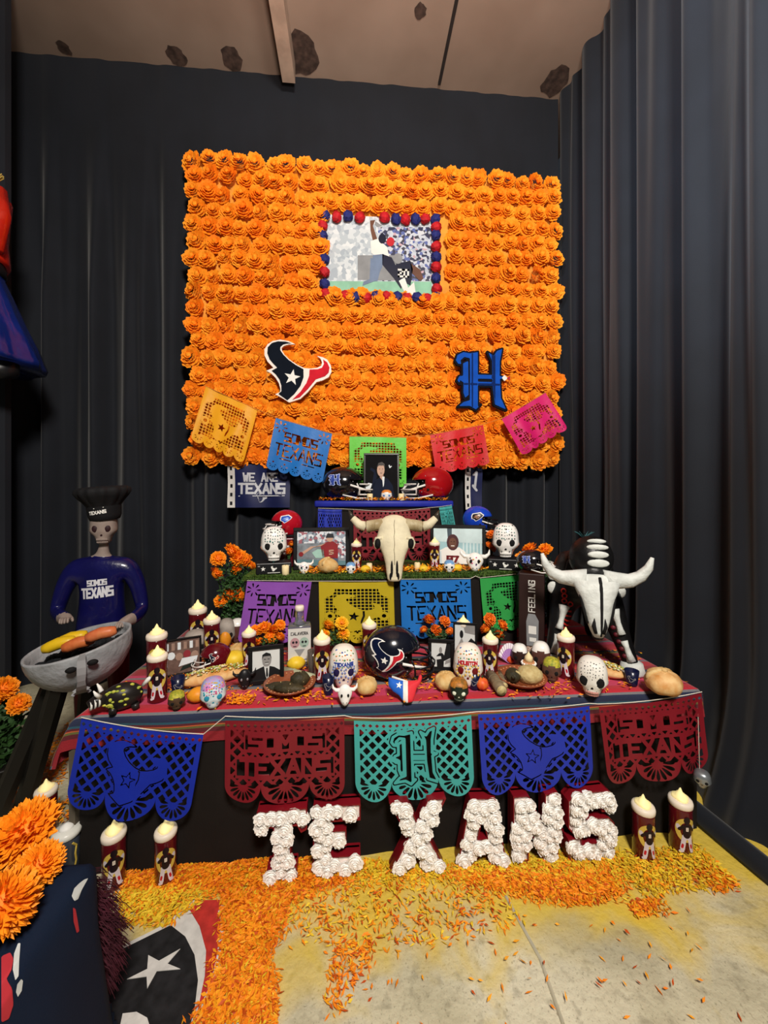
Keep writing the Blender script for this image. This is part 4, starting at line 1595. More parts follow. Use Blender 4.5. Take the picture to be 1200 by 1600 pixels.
# ---------------------------------------------------------------- helmets
def helmet(label, p, L, shell, face, rz, mask, decal=None, strap=WHITE, name='football_helmet', flip=False, k=1.0, group=None):
    """side view helmet: opening towards +x (or -x when flipped), decal on the -y side"""
    sg = -1 if flip else 1
    t = thing(name, label, 'helmet', p, rz)
    rx, ry, rzz = L * .50, L * .40, L * .46 * k
    zc = L * .43 * k

    def sh(v):
        x, y, z = v
        kk = 1.0
        if z < -.1 and x > -.2:
            kk = 1 - .10 * min(1, (-.1 - z) / .6)
        return Vector((x * rx * kk * sg, y * ry * kk, max(z, -.86) * rzz))
    mb = MB()
    mb.blob((0, 0, zc), (1, 1, 1), 40, 26, fn=sh)
    keep = []
    for f in mb.f:
        c = sum((Vector(mb.v[q]) for q in f), Vector()) / len(f)
        x, z = c.x * sg / rx, (c.z - zc) / rzz
        cut = (x > .36 and z < .22 - .0 * x and z > -.95) and not (x < .62 and z < -.30)
        if z < -.78 or cut:
            continue
        keep.append(f)
    mb.f = keep if sg > 0 else [f[::-1] for f in keep]
    mb.m = [0] * len(keep)
    o = mb.build('shell', shell, t, True)
    md = o.modifiers.new('thick', 'SOLIDIFY')
    md.thickness = L * .03
    md.offset = -1
    # padding inside
    MB().blob((-.06 * L * sg, 0, zc), (rx * .8, ry * .82, rzz * .75), 16, 10).build('padding', DARK, t, True)

    def on(x, z, e=0.0):
        q = max(.02, 1 - x * x - z * z)
        v = sh(Vector((x, -math.sqrt(q), z)))
        return Vector((v.x, v.y - e, v.z + zc))
    # ear hole and jaw flap
    mb = MB()
    mb.blob(on(.18, -.32), (L * .035, L * .012, L * .035), 10, 5)
    for (x, z) in ((.42, .12), (.30, .42), (.5, -.45)):
        mb.blob(on(x, z), (L * .012, L * .012, L * .012), 7, 4, 1)
    mb.build('rivets', [DARK, mat('steel', 'b5b7ba', .3, metal=.7)], t, True)
    # face mask
    mb = MB()
    for (z, out, w2) in ((-.02, .66, .30), (-.32, .74, .34), (-.60, .72, .34), (-.80, .64, .30)):
        pts = []
        for i in range(9):
            a = -PI / 2 + PI * i / 8
            pts.append(((.36 + (out - .36) * math.cos(a)) * L * sg, w2 * L * math.sin(a), zc + z * rzz))
        mb.tube(pts, L * .018, 6)
    for y in (-.13, .13):
        mb.tube([(.60 * L * sg, y * L, zc - .02 * rzz), (.70 * L * sg, y * L, zc - .35 * rzz), (.67 * L * sg, y * L, zc - .62 * rzz), (.58 * L * sg, y * L, zc - .8 * rzz)], L * .017, 6)
    for y in (-1, 1):
        mb.tube([(.30 * L * sg, y * .36 * L, zc + .02 * rzz), (.36 * L * sg, y * .33 * L, zc - .32 * rzz), (.36 * L * sg, y * .33 * L, zc - .62 * rzz)], L * .017, 6)
    mb.build('facemask', mask, t, True)
    # chin straps
    mb = MB()
    A = on(.30, -.08, L * .012)
    mb.tube([A, A.lerp(Vector((.62 * L * sg, -.20 * L, zc - .42 * rzz)), .5) + Vector((0, -.02 * L, 0)), Vector((.62 * L * sg, -.20 * L, zc - .42 * rzz))], L * .024, 6)
    A = on(-.05, -.62, L * .012)
    mb.tube([A, Vector((.3 * L * sg, -.36 * L, zc - .80 * rzz)), Vector((.6 * L * sg, -.16 * L, zc - .86 * rzz))], L * .02, 6)
    mb.build('chin_strap', strap, t, True)
    if decal:
        decal(t, on, L, sg)
    return t


def decal_bull(cx, cz, s, sg_=1, nres=44, base=WHITE):
    def f(t, on, L, sg):
        mb = MB()
        g = lambda e: (lambda x, z: on(cx + x * s * sg_ * sg, cz + z * s * 1.05, L * e))
        bb = (-.52, .52, -.5, .5)
        sheet(mb, lambda X, Y: poly_field(BULL_OUT, X, Y), bb, (nres, nres), g(.004), 0)
        sheet(mb, lambda X, Y: poly_field(BULL_NAVY, X, Y), bb, (nres, nres), g(.008), 1)
        sheet(mb, lambda X, Y: poly_field(BULL_RED, X, Y), bb, (nres, nres), g(.008), 2)
        sheet(mb, lambda X, Y: poly_field(BULL_STAR, X, Y), bb, (nres, nres), g(.012), 0)
        mb.build('bull_emblem', [base, NAVY, REDP], t, True)
    return f


def decal_h(cx, cz, s):
    def f(t, on, L, sg):
        mb = MB()
        bb = (-.6, .6, -.6, .6)
        g = lambda e: (lambda x, z: on(cx + x * s, cz + z * s, L * e))
        sheet(mb, lambda X, Y: H_field(X, Y) + .05, bb, (44, 44), g(.004), 0)
        sheet(mb, lambda X, Y: H_field(X, Y) - .004, bb, (44, 44), g(.008), 1)
        mb.build('initial', [mat('pale_blue_ink', 'aab8e6', .4), mat('ink_royal', '26409a', .4)], t, True)
    return f


def decal_cat(cx, cz, s, c1, c2, c3):
    def f(t, on, L, sg):
        out = ccw([(-.5, .1), (-.42, .32), (-.1, .38), (.25, .45), (.55, .2), (.4, .0), (.15, -.2), (-.15, -.38), (-.3, -.2), (-.48, -.15)])
        inn = [(x * .84, z * .82) for x, z in out]
        mb = MB()
        g = lambda e: (lambda x, z: on(cx + x * s * sg, cz + z * s, L * e))
        bb = (-.6, .6, -.5, .5)
        sheet(mb, lambda X, Y: poly_field(out, X, Y), bb, (30, 26), g(.004), 0)
        sheet(mb, lambda X, Y: poly_field(ccw(inn), X, Y), bb, (30, 26), g(.008), 1)
        sheet(mb, union(fe(-.1, .1, .14, .05), fe(.12, .16, .1, .05), fs_(-.3, 0, .1, -.08, .05), fs_(-.1, -.12, .2, .06, .04)), bb, (30, 26), g(.012), 2)
        mb.build('emblem', [c1, c2, c3], t, True)
    return f


SHELLN = mat('helmet_navy', '10131f', .18, .1, coat=.8)
SHELLB = mat('helmet_black', '131116', .15, .1, coat=.8)
SHELLR = mat('helmet_red', 'a30f16', .15, .1, coat=.8)
SHELLM = mat('helmet_maroon', '5f0d18', .2, .1, coat=.6)
SHELLBL = mat('helmet_blue', '1a45c0', .2, .1, coat=.6)
MASKD = mat('mask_dark', '121318', .3)
MASKW = mat('mask_white', 'dcd8d4', .3)
p, s = tb(613, 1058)
helmet('large navy football helmet with bull emblem at the middle of the table', p, 90 * s, SHELLN, None, face_cam(p) + .05, MASKD, decal_bull(-.20, .16, 1.12))
p = ony(537, 784, S3[2] + .17); p.z = Z3 + .014; s = mpp(p)
helmet('black football helmet with blue initial, left of the portrait on the topmost step', p, 66 * s, SHELLB, None, face_cam(p), MASKW, decal_h(-.42, .22, .62), k=.9)
p = ony(675, 784, S3[2] + .17); p.z = Z3 + .014; s = mpp(p)
helmet('glossy red football helmet facing the portrait, right on the topmost step', p, 66 * s, SHELLR, None, face_cam(p), MASKW, None, flip=True, k=.9)
p, s = tb(337, 1046)
helmet('maroon mini helmet with bull emblem in front of the candles, left on the table', p, 46 * s, SHELLM, None, face_cam(p) + PI * .0, MASKW, decal_bull(.1, .25, .6, nres=26), flip=True)
# helmets at the back of the middle step, each on its own box
YB2 = S2[2] + .40
for (px, w, dec, sh_, lab, lab2, bm, fl, top) in (
        (448, 48, decal_cat(.05, .35, .72, WHITE, mat('ink_bright_blue', '1d4fc4', .3), mat('ink_pale_blue', '7aa6ea', .3)), mat('helmet_crimson', 'b01225', .2, .1, coat=.6), 'crimson helmet with blue animal emblem behind the left sugar skull', 'maroon numbered box under the crimson helmet', MAROON, True, 798),
        (746, 46, decal_cat(.0, .2, .8, WHITE, mat('ink_black3', '18161c', .3), mat('ink_tan', 'c8916c', .3)), SHELLBL, 'bright blue helmet with angular emblem behind the right sugar skull', 'black box under the bright blue helmet', BLACK, False, 792)):
    p = ony(px, 830, YB2); s = mpp(p)
    p.z = ZG
    hh = ony(px, top + w * .86, YB2).z - ZG
    box_base('display_box', lab2, p, 40 * s, 40 * s, hh, bm, 'box', face_cam(p), (lambda mb, w, d, h: letters(mb, '5', 0, h * .6, .05, .06, .013, 0, M=Matrix.Translation((0, -d / 2 - .001, 0)))) if px < 600 else None)
    helmet(lab, (p.x, p.y, ZG + hh + .001), w * s, sh_, None, face_cam(p), MASKW if px < 600 else MASKD, dec, flip=fl)

# tall printed bottle boxes at the right end of the steps, with a helmet on the front one
p, s = tb(830, 1040)
p = ony(831, 1038, 2.22); p.z = ZT; s = mpp(p)


def deco_bottle(mb, w, d, h):
    M = Matrix.Translation((.006, -d / 2 - .0008, 0))
    letters(mb, 'FEELING', -.004, h * .72, h * .40, w * .27, w * .04, 0, 2, PI / 2, M)
    mb.flat([(-w * .22, h * .10), (w * .22, h * .10), (w * .24, h * .42), (w * .10, h * .5), (-w * .16, h * .5), (-w * .24, h * .4)], 1, 1, M)
    mb.flat(rect(0, h * .3, w * .3, h * .1), 0, 2, M)
    mb.flat(rect(w * .02, h * .18, w * .26, h * .05), 0, 2, M)


box_base('bottle_box', 'tall dark brown bottle box with vertical lettering beside the black bull', p, 37 * s, 30 * s, 122 * s, mat('dark_brown_card', '2c1a18', .5), 'box', face_cam(p) - .05, deco_bottle)
helmet('black mini helmet with blue initial on top of the tall brown bottle box', (p.x, p.y, ZT + 122 * s + .001), 46 * s, SHELLB, None, face_cam(p), MASKW, decal_h(-.35, .25, .6), k=.85)

# ---------------------------------------------------------------- loft helper
def loft(mb, secs, n=16, mi=0, M=None, p=2.0):
    """secs: (centre, half width along x, half depth along y) from one end to the other"""
    vs, fs = [], []
    for (c, a, b) in secs:
        for i in range(n):
            t = 2 * PI * i / n
            ct, st = math.cos(t), math.sin(t)
            q = (abs(ct) ** p + abs(st) ** p) ** (-1 / p)
            vs.append((c[0] + a * ct * q, c[1] + b * st * q, c[2]))
    for k in range(len(secs) - 1):
        for i in range(n):
            j = (i + 1) % n
            fs.append((k * n + i, k * n + j, (k + 1) * n + j, (k + 1) * n + i))
    fs.append(tuple(range(n))[::-1])
    fs.append(tuple((len(secs) - 1) * n + i for i in range(n)))
    return mb.add(vs, fs, mi, M)


# ---------------------------------------------------------------- longhorn skull
IVORY = mat('old_ivory', 'ddd3b4', .6, .1, 12, .2, 60)
HORN = mat('horn_tan', '9d8a66', .45, .25, 14, hex2='c9bd9c')
HORND = mat('horn_dark', '3b352c', .35)
t = thing('longhorn_skull', 'ivory longhorn skull with curved horns leaning at the centre of the middle step', 'skull', (ony(616, 905, 2.335).x, 2.325, 1.10), face_cam((.2, 2.3)))
h = 0.40
lean = .26
def LY(v):
    return v * lean
mb = MB()
prof = [(0, .036, .02), (.015, .045, .024), (.05, .05, .03), (.10, .056, .04), (.15, .07, .05), (.19, .088, .055), (.22, .108, .06), (.245, .116, .06), (.27, .108, .058), (.30, .10, .058), (.34, .096, .06), (.37, .082, .055), (.39, .055, .045), (.40, .02, .02)]
loft(mb, [((0, LY(v), v), a, b) for v, a, b in prof], 24, 0, None, 2.3)
mb.build('cranium', IVORY, t, True)
for sx in (-1, 1):
    mb = MB()
    mb.blob((sx * .102, LY(.225) - .028, .225), (.02, .034, .034), 12, 7)
    mb.build('eye_socket', DARK, t, True)
    mb = MB()
    mb.tube([(sx * .075, LY(.26) - .045, .262), (sx * .11, LY(.25) - .03, .255), (sx * .124, LY(.22) - .0, .225), (sx * .112, LY(.19) - .02, .195)], [.010, .013, .011, .008], 7)
    mb.build('brow', IVORY, t, True)
    mb = MB()
    mb.blob((sx * .016, LY(.075) - .036, .075), (.0075, .012, .052), 8, 6)
    mb.blob((sx * .024, LY(.028) - .024, .03), (.007, .010, .022), 8, 5)
    mb.build('nostril', DARK, t, True)
    pts = [(sx * .07, LY(.345), .345), (sx * .12, LY(.345), .335), (sx * .18, LY(.34), .325), (sx * .225, LY(.35), .34), (sx * .265, LY(.36), .38), (sx * .29, LY(.37), .43)]
    mb = MB()
    mb.tube(pts[:3], [.036, .036, .034], 12)
    for k in range(6):
        q = Vector(pts[1]).lerp(Vector(pts[2]), k / 6)
        mb.tube([q - Vector((.004, 0, 0)), q + Vector((.004, 0, 0))], .0385, 12)
    hb = mb.build('horn', HORN, t, True)
    mb = MB()
    mb.tube([pts[2], pts[3], pts[4]], [.033, .029, .021], 12)
    mb.build('horn_middle', IVORY, hb, True)
    mb = MB()
    mb.tube([pts[4], tuple((a + b) / 2 for a, b in zip(pts[4], pts[5])), pts[5]], [.0205, .013, .003], 10)
    mb.build('horn_tip', HORND, hb, True)
mb = MB()
mb.tube([(0.002 * math.sin(v * 90), LY(v) - b - .001, v) for v, a, b in prof[3:12]], .0016, 5)
mb.build('seam_line', mat('seam_brown', '6f6349', .8), t)

# ---------------------------------------------------------------- framed photographs
FRB = mat('frame_black', '121213', .35)


def frame(label, px0, px1, pyt, pyb, y=None, z=None, lean=.12, border=.10, prt=None, mats=None, rz=None, fm=None, wf=1.0):
    c = ony((px0 + px1) / 2, pyb, y) if y else onz((px0 + px1) / 2, pyb, z)
    if z is not None:
        c.z = z
    s = mpp(c)
    w, h = (px1 - px0) * s, (pyb - pyt) * s / math.cos(lean) * wf
    t = thing('picture_frame', label, 'photograph', c, rot=(0, 0, face_cam(c) if rz is None else rz))
    b = border * min(w, h)
    Rm = Matrix.Rotation(-lean, 4, 'X')
    mb = MB()
    for (x, zz, ww, hh) in ((0, b / 2, w, b), (0, h - b / 2, w, b), (-w / 2 + b / 2, h / 2, b, h - 2 * b), (w / 2 - b / 2, h / 2, b, h - 2 * b)):
        mb.bev((x, 0, zz), (ww, .014, hh), .003, 0, Rm, 1)
    mb.build('frame', fm or FRB, t)
    mb = MB()
    mb.box((0, .006, h / 2), (w - b, .004, h - b), 0, Rm)
    mb.tube([Rm @ Vector((0, .008, h * .75)), Vector((0, h * .3, .002))], .006, 5)
    mb.build('backing', FRB, t)
    if prt:
        iw, ih = w - 2 * b, h - 2 * b
        mb = MB()
        M = Rm @ Matrix.Translation((0, .002, b)) @ Matrix.Diagonal((iw, 1, ih, 1))
        prt(lambda poly, mi, ly: mb.flat(ccw(poly), mi, ly, M), mb, M)
        mb.build('photo_print', mats, t)
    return t


def prt_portrait(f, mb, M):
    f(rect(0, .5, 1, 1), 0, 0)
    f([(-.32, 0), (.42, 0), (.36, .30), (.20, .46), (.02, .50), (-.16, .44), (-.28, .28)], 1, 1)
    f([(-.28, .2), (-.14, .5), (-.2, .66), (-.34, .72), (-.36, .66), (-.24, .60), (-.30, .3)], 1, 1)
    f(ell(-.02, .66, .12, .155), 2, 3)
    f([(-.14, .72), (-.10, .82), (.02, .845), (.10, .8), (.11, .7), (.07, .76), (-.08, .76)], 3, 4)
    f([(.02, .5), (.10, .5), (.08, .30), (.05, .26)], 4, 3)
    f([(-.06, .50), (.07, .53), (.05, .40), (.0, .44)], 2, 2)
    f(rect(-.06, .68, .035, .012), 3, 5); f(rect(.04, .68, .035, .012), 3, 5); f(rect(-.01, .585, .06, .012), 3, 5)
    f([(-.5, .14), (-.34, .24), (-.30, .34), (-.42, .36), (-.5, .30)], 4, 2)
    f([(x * .10 + .28, z * .08 + .74) for x, z in BULL_OUT], 4, 2)


frame('black framed portrait of a man in a dark suit on the topmost step', 568, 624, 703, 778, y=S3[2] + .09, z=Z3 + .014, border=.06, prt=prt_portrait, mats=[mat('dark_print', '121114', .8, spec=.1), mat('suit_print', '1a2032', .8, spec=.1), LSKIN, mat('hair_print', '2c2019', .5), PALE])


def prt_pitch(f, mb, M):
    f(rect(0, .5, 1, 1), 0, 0)
    f(rect(0, .82, 1, .34), 1, 1)
    f(rect(.38, .45, .26, .5), 1, 1)
    f([(-.5, 0), (.5, 0), (.5, .12), (-.5, .2)], 2, 1)
    f([(.02, .2), (.34, .2), (.34, .60), (.24, .70), (.10, .68), (-.02, .56)], 3, 3)
    f([(-.02, .56), (.10, .66), (-.18, .52), (-.36, .34), (-.40, .40), (-.22, .56)], 4, 4)
    f([(-.12, .22), (.06, .22), (.04, .46), (-.08, .48), (-.2, .38)], 5, 3)
    f([(.04, .0), (.34, 0), (.34, .22), (.06, .24)], 6, 3)
    f(ell(.17, .78, .07, .1), 7, 5)
    f([(.08, .8), (.26, .8), (.24, .92), (.12, .93)], 8, 6)
    f(ell(-.42, .34, .05, .07, 8), 3, 5)
    letters(mb, '5', .20, .38, .10, .14, .03, 4, 6, M=M)


frame('framed colour photograph of a ball player in red, left on the middle step', 459, 546, 824, 889, y=S2[2] + .20, z=ZG, border=.09, prt=prt_pitch, mats=[mat('grey_blur_print', '7c848c', .4, .4, 14), crowd_mat('stand_print', 60, [(0, '8d99a8'), (.3, 'd8dde4'), (.55, '9a5a66'), (.75, '58616e'), (.9, 'c9ced6')]), mat('teal_print', '5b7f88', .4), mat('red_shirt_print', '8a1f26', .4), LSKIN, mat('mint_print', '9cc3b8', .4), mat('pale_jeans_print', '44546e', .4), LSKIN, mat('cap_print', '20242a', .4)])


def prt_87(f, mb, M):
    f(rect(0, .5, 1, 1), 0, 0)
    f([(-.5, .62), (.5, .58), (.5, 1), (-.5, 1)], 1, 1)
    f([(-.2, .66), (-.12, .62), (-.12, 1), (-.22, 1)], 2, 2)
    for k in range(6):
        f(rect(.12 + k * .07, .34, .03, .5), 1, 1)
    f([(-.44, 0), (.20, 0), (.16, .34), (.04, .46), (-.24, .46), (-.38, .36)], 3, 3)
    f(ell(-.10, .60, .125, .23), 4, 4)
    f(ell(-.10, .58, .08, .15), 5, 5)
    f(rect(-.10, .50, .07, .022), 3, 6); f(rect(-.13, .62, .025, .015), 6, 6); f(rect(-.07, .62, .025, .015), 6, 6)
    f([(-.44, .0), (-.32, 0), (-.34, .36), (-.40, .30)], 7, 4)
    letters(mb, '87', -.10, .13, .26, .2, .05, 8, 6, M=M)


frame('framed photograph of a smiling man in white number jersey and hood, middle step right', 672, 758, 824, 890, y=S2[2] + .20, z=ZG, border=.08, prt=prt_87, mats=[mat('aqua_print', '9fc4cc', .4), mat('pale_aqua_print', 'c9dde0', .4), mat('slate_print', '46535c', .4), WHITE, mat('hood_print', '4a2226', .5), SKIN, DARK, mat('sleeve_print', 'cfe0e6', .4), mat('number_print', '7a1a22', .4)])


def prt_suit(f, mb, M):
    f(rect(0, .5, 1, 1), 0, 0)
    f([(-.5, 0), (.5, 0), (.5, .26), (.30, .38), (.1, .44), (-.1, .44), (-.34, .36), (-.5, .24)], 1, 1)
    f([(-.08, .44), (.12, .44), (.08, .05), (.02, .0), (-.02, .1)], 0, 2)
    f([(.0, .38), (.05, .38), (.07, .12), (.03, .04), (-.01, .12)], 1, 3)
    f(ell(.02, .64, .17, .22), 2, 4)
    f([(-.16, .66), (-.14, .84), (.0, .91), (.16, .85), (.2, .66), (.14, .78), (-.1, .78)], 1, 5)
    f(rect(-.05, .68, .07, .02), 1, 6); f(rect(.09, .68, .07, .02), 1, 6); f(rect(.02, .53, .12, .02), 0, 6); f(rect(.02, .57, .13, .018), 1, 6)


frame('black and white portrait of a man in a suit, front left of the table', 389, 443, 1011, 1068, z=ZT, border=.12, prt=prt_suit, mats=[mat('paper_print', 'd3d6d4', .4, .03), mat('black_print', '1a1b1d', .4), mat('grey_face_print', '8e8c8a', .4)])


def prt_street(f, mb, M):
    f(rect(0, .5, 1, 1), 0, 0)
    f([(-.5, 0), (.5, 0), (.5, .12), (-.5, .1)], 1, 1)
    f([(.1, .3), (.5, .45), (.5, 1), (.3, 1)], 1, 1)
    f([(-.2, .08), (.14, .08), (.16, .55), (.06, .62), (-.1, .6), (-.24, .5)], 1, 2)
    f(ell(-.02, .72, .08, .12), 2, 3)
    f([(.2, .2), (.5, .3), (.5, .42), (.24, .34)], 2, 2)
    f([(-.26, .36), (.02, .40), (.0, .5), (-.24, .48)], 0, 3)


frame('small black framed black and white photograph of two people right of the helmet', 669, 709, 1001, 1052, z=ZT, border=.13, prt=prt_street, mats=[mat('paper_print', 'd3d6d4', .4, .03), mat('black_print', '1a1b1d', .4), mat('grey_face_print', '8e8c8a', .4)])
frame('taller black and white street photograph behind the red banded sugar skull', 708, 745, 975, 1031, z=ZT, border=.08, prt=lambda f, mb, M: (f(rect(0, .5, 1, 1), 0, 0), f([(.1, .0), (.5, 0), (.5, .5), (.3, .6), (.05, .4)], 1, 1), f([(-.3, 0), (-.1, 0), (-.04, .4), (-.16, .6), (-.32, .4)], 2, 1), f(ell(-.17, .7, .09, .12), 1, 2), f([(.0, .75), (.5, .7), (.5, 1), (-.1, 1)], 2, 1)), mats=[mat('paper_print', 'd3d6d4', .4, .03), mat('black_print', '1a1b1d', .4), mat('grey_face_print', '8e8c8a', .4)])


def prt_team(f, mb, M):
    f(rect(0, .5, 1, 1), 0, 0)
    for k in range(6):
        f(rect(-.42 + k * .17, .82, .09, .22), 1 + k % 2, 1)
    for k in range(4):
        f(ell(-.3 + k * .22, .55 - .05 * (k % 2), .11, .12, 9), (1, 2, 3, 2)[k], 2)
    f([(-.1, .2), (.4, .28), (.45, .45), (.0, .44)], 1, 3)
    f([(-.06, .06), (.34, .16), (.40, .26), (.02, .2)], 4, 4)
    f(rect(-.47, .5, .06, 1), 1, 5)


frame('small colour photograph of a crowded locker room, left on the table', 257, 312, 999, 1054, z=ZT, border=.05, prt=prt_team, mats=[mat('brown_print', '6a544c', .4, .3, 30), PALE, mat('tan_print', '9c7f70', .4), mat('red_print2', '8a3038', .4), mat('dark_green_print', '1d2a26', .4)], rz=-.05 + face_cam((-.7, 2.0)) + .12)

# ---------------------------------------------------------------- plants and flowers
def shaggy(r, n, wid, seed, ylim=-.35, curl=.0):
    """a marigold head, up along +z"""
    rnd = random.Random(seed)
    mb = MB()
    mb.blob((0, 0, 0), (r * .62, r * .62, r * .5), 9, 6, 1)
    ga = PI * (3 - math.sqrt(5))
    for i in range(n):
        z = 1 - (1 - ylim) * (i + .5) / n
        q = math.sqrt(max(0, 1 - z * z))
        a = ga * i
        d = Vector((q * math.cos(a), q * math.sin(a), z))
        d = (d + Vector((rnd.uniform(-.12, .12), rnd.uniform(-.12, .12), rnd.uniform(-.08, .08)))).normalized()
        sd = d.cross(Vector((0, 0, 1)) if abs(d.z) < .95 else Vector((1, 0, 0))).normalized()
        up = sd.cross(d)
        L = r * rnd.uniform(.86, 1.08)
        w = wid * r * rnd.uniform(.8, 1.2)
        A = d * r * .4
        B = d * L * .86 + up * r * rnd.uniform(-.06, .06)
        T = d * L + up * r * .05
        sc = Vector((1, 1, .8))
        P = [A - sd * w * .4, A + sd * w * .4, B + sd * w, T, B - sd * w]
        mb.add([(p.x, p.y, p.z * .8) for p in P], [(0, 1, 2, 3, 4)], 0)
    return mb


HEADS = [mb_mesh(shaggy(1, 110, .16, s), 'flower_head', [ORANGE, ORANGE2]) for s in (1, 2)]
YEL = mat('marigold_yellow', 'f4b41a', 0.6, hex2='ffc92a', scale=20)
HEADSY = [mb_mesh(shaggy(1, 110, .16, s), 'flower_head', [YEL, ORANGE2]) for s in (3, 4)]
HEADD = [mb_mesh(shaggy(1, 70, .2, s), 'flower_head', [mat('marigold_rust', 'e0641a', .6, hex2='f0842a', scale=20), ORANGE2]) for s in (5, 6)]
HEADBIG = [mb_mesh(shaggy(1, 330, .085, s, -.45), 'flower_head', [ORANGE, ORANGE2]) for s in (7, 8)]
POT = mat('dark_pot', '1d1a18', .5)


def plant(label, base, heads, y, fol, hset=HEADS, pot_r=.05, pot_h=.09, dense=150, name='marigold_plant', seed=0, leaf=.035):
    """heads: (px, py, radius in px[, y]); fol: (px, py, rx px, rz px) leafy mass"""
    rnd = random.Random(seed + 11)
    t = thing(name, label, 'plant', base)
    MB().lathe([(pot_r * .75, 0), (pot_r * .8, .004), (pot_r, pot_h - .012), (pot_r * 1.08, pot_h - .01), (pot_r * 1.08, pot_h), (pot_r * .9, pot_h)], 16).build('pot', POT, t, True)
    lf = MB()
    for (px, py, rx, rz_) in fol:
        c = ony(px, py, y) - Vector(base)
        s = mpp(ony(px, py, y))
        for k in range(dense):
            v = Vector((rnd.gauss(0, 1), rnd.gauss(0, 1), rnd.gauss(0, 1))).normalized() * rnd.random() ** .4
            p = c + Vector((v.x * rx * s, v.y * rx * s * .8, v.z * rz_ * s))
            if p.z < .01:
                continue
            d = Vector((rnd.uniform(-1, 1), rnd.uniform(-1, 1), rnd.uniform(-.3, .9))).normalized()
            q = d.orthogonal().normalized() * leaf * .22
            lf.add([p, p + d * leaf * .5 + q, p + d * leaf, p + d * leaf * .5 - q], [(0, 1, 2, 3)])
    if fol:
        tag(lf.build('leaves', STEM, t), kind='stuff')
    st = MB()
    for k, hd in enumerate(heads):
        yy = y if len(hd) < 4 else hd[3]
        c = ony(hd[0], hd[1], yy)
        r = hd[2] * mpp(c)
        c = c - Vector(base)
        o = link('flower_head', hset[k % len(hset)], t, c, (rnd.uniform(.5, 1.1), rnd.uniform(-.35, .35), rnd.random() * 6))
        o.scale = (r, r, r)
        st.tube([Vector((0, 0, pot_h)), Vector((c.x * .5, c.y * .5, max(c.z * .55, pot_h + .004))), c - Vector((0, -r * .4, r * .3))], .004, 5)
    st.build('stems', STEM, t)
    return t


b = ony(358, 1000, 2.5); b.z = ZT
b.x = ony(352, 900, 2.52).x
plant('tall marigold plant with many orange heads left of the middle step', (b.x - .03, 2.68, ZT), [(363, 862, 15), (341, 873, 13), (338, 897, 13), (374, 872, 15), (386, 876, 11), (371, 889, 11), (392, 884, 9), (346, 939, 12), (360, 930, 14), (374, 929, 12)], 2.64, [(368, 900, 24, 26), (362, 930, 22, 30), (366, 965, 20, 30)], dense=260, pot_r=.06, seed=1)
b = onz(840, 1012, ZT)
plant('tall marigold plant with orange heads behind the bottle box and the bull', (b.x + .06, 2.68, ZT), [(828, 859, 14), (852, 859, 12), (838, 869, 13), (816, 873, 13), (860, 884, 7), (846, 868, 9)], 2.62, [(843, 892, 24, 22), (852, 920, 20, 30), (848, 960, 18, 30)], dense=240, pot_r=.06, seed=2)
b = onz(418, 1020, ZT)
plant('small marigold pot before the purple flag', b, [(400, 985, 10), (413, 981, 12), (430, 983, 11), (422, 994, 11), (438, 977, 9), (405, 1003, 9), (437, 995, 9)], b.y, [(418, 1003, 18, 12)], HEADS, .035, .06, 90, seed=3, leaf=.025)
b = onz(526, 1020, ZT)
plant('small yellow marigold pot before the mustard flag', b, [(513, 977, 11), (534, 974, 11), (536, 991, 11), (509, 990, 8)], b.y, [(526, 1000, 18, 14)], HEADSY, .035, .06, 100, seed=4, leaf=.025)
b = onz(688, 1014, ZT)
plant('small rust orange marigold pot before the azure flag', b, [(670, 969, 11), (695, 971, 10), (681, 985, 11), (703, 986, 7), (662, 984, 7)], b.y, [(684, 990, 18, 14)], HEADD, .035, .06, 100, seed=5, leaf=.025)
b = onz(772, 1018, ZT)
plant('small rust orange marigold pot before the green flag', b, [(765, 968, 11), (785, 977, 10), (759, 983, 10), (779, 992, 10)], b.y, [(772, 995, 16, 14)], HEADD, .035, .06, 90, seed=6, leaf=.025)
for (px, pts, lab, sd) in ((768, [(768, 836, 9), (764, 852, 7), (770, 858, 6)], 'few small orange marigolds stuck behind the right white sugar skull', 7), (451, [(452, 862, 8), (456, 850, 6)], 'few small orange marigolds stuck beside the left white sugar skull', 8)):
    b = ony(px, 886, S2[2] + .27); b.z = ZG
    plant(lab, b, pts, S2[2] + .27, [(px, 868, 7, 10)], HEADD, .02, .03, 30, name='marigold_sprig', seed=sd, leaf=.02)
b = onz(2, 1232, 0)
plant('floor marigold plant at the left edge beside the dark grill leg', b, [(8, 1076, 19), (29, 1100, 17), (-8, 1090, 16), (-16, 1072, 16)], b.y, [(2, 1135, 30, 32), (2, 1170, 26, 30)], HEADS, .09, .14, 320, seed=9, leaf=.06)

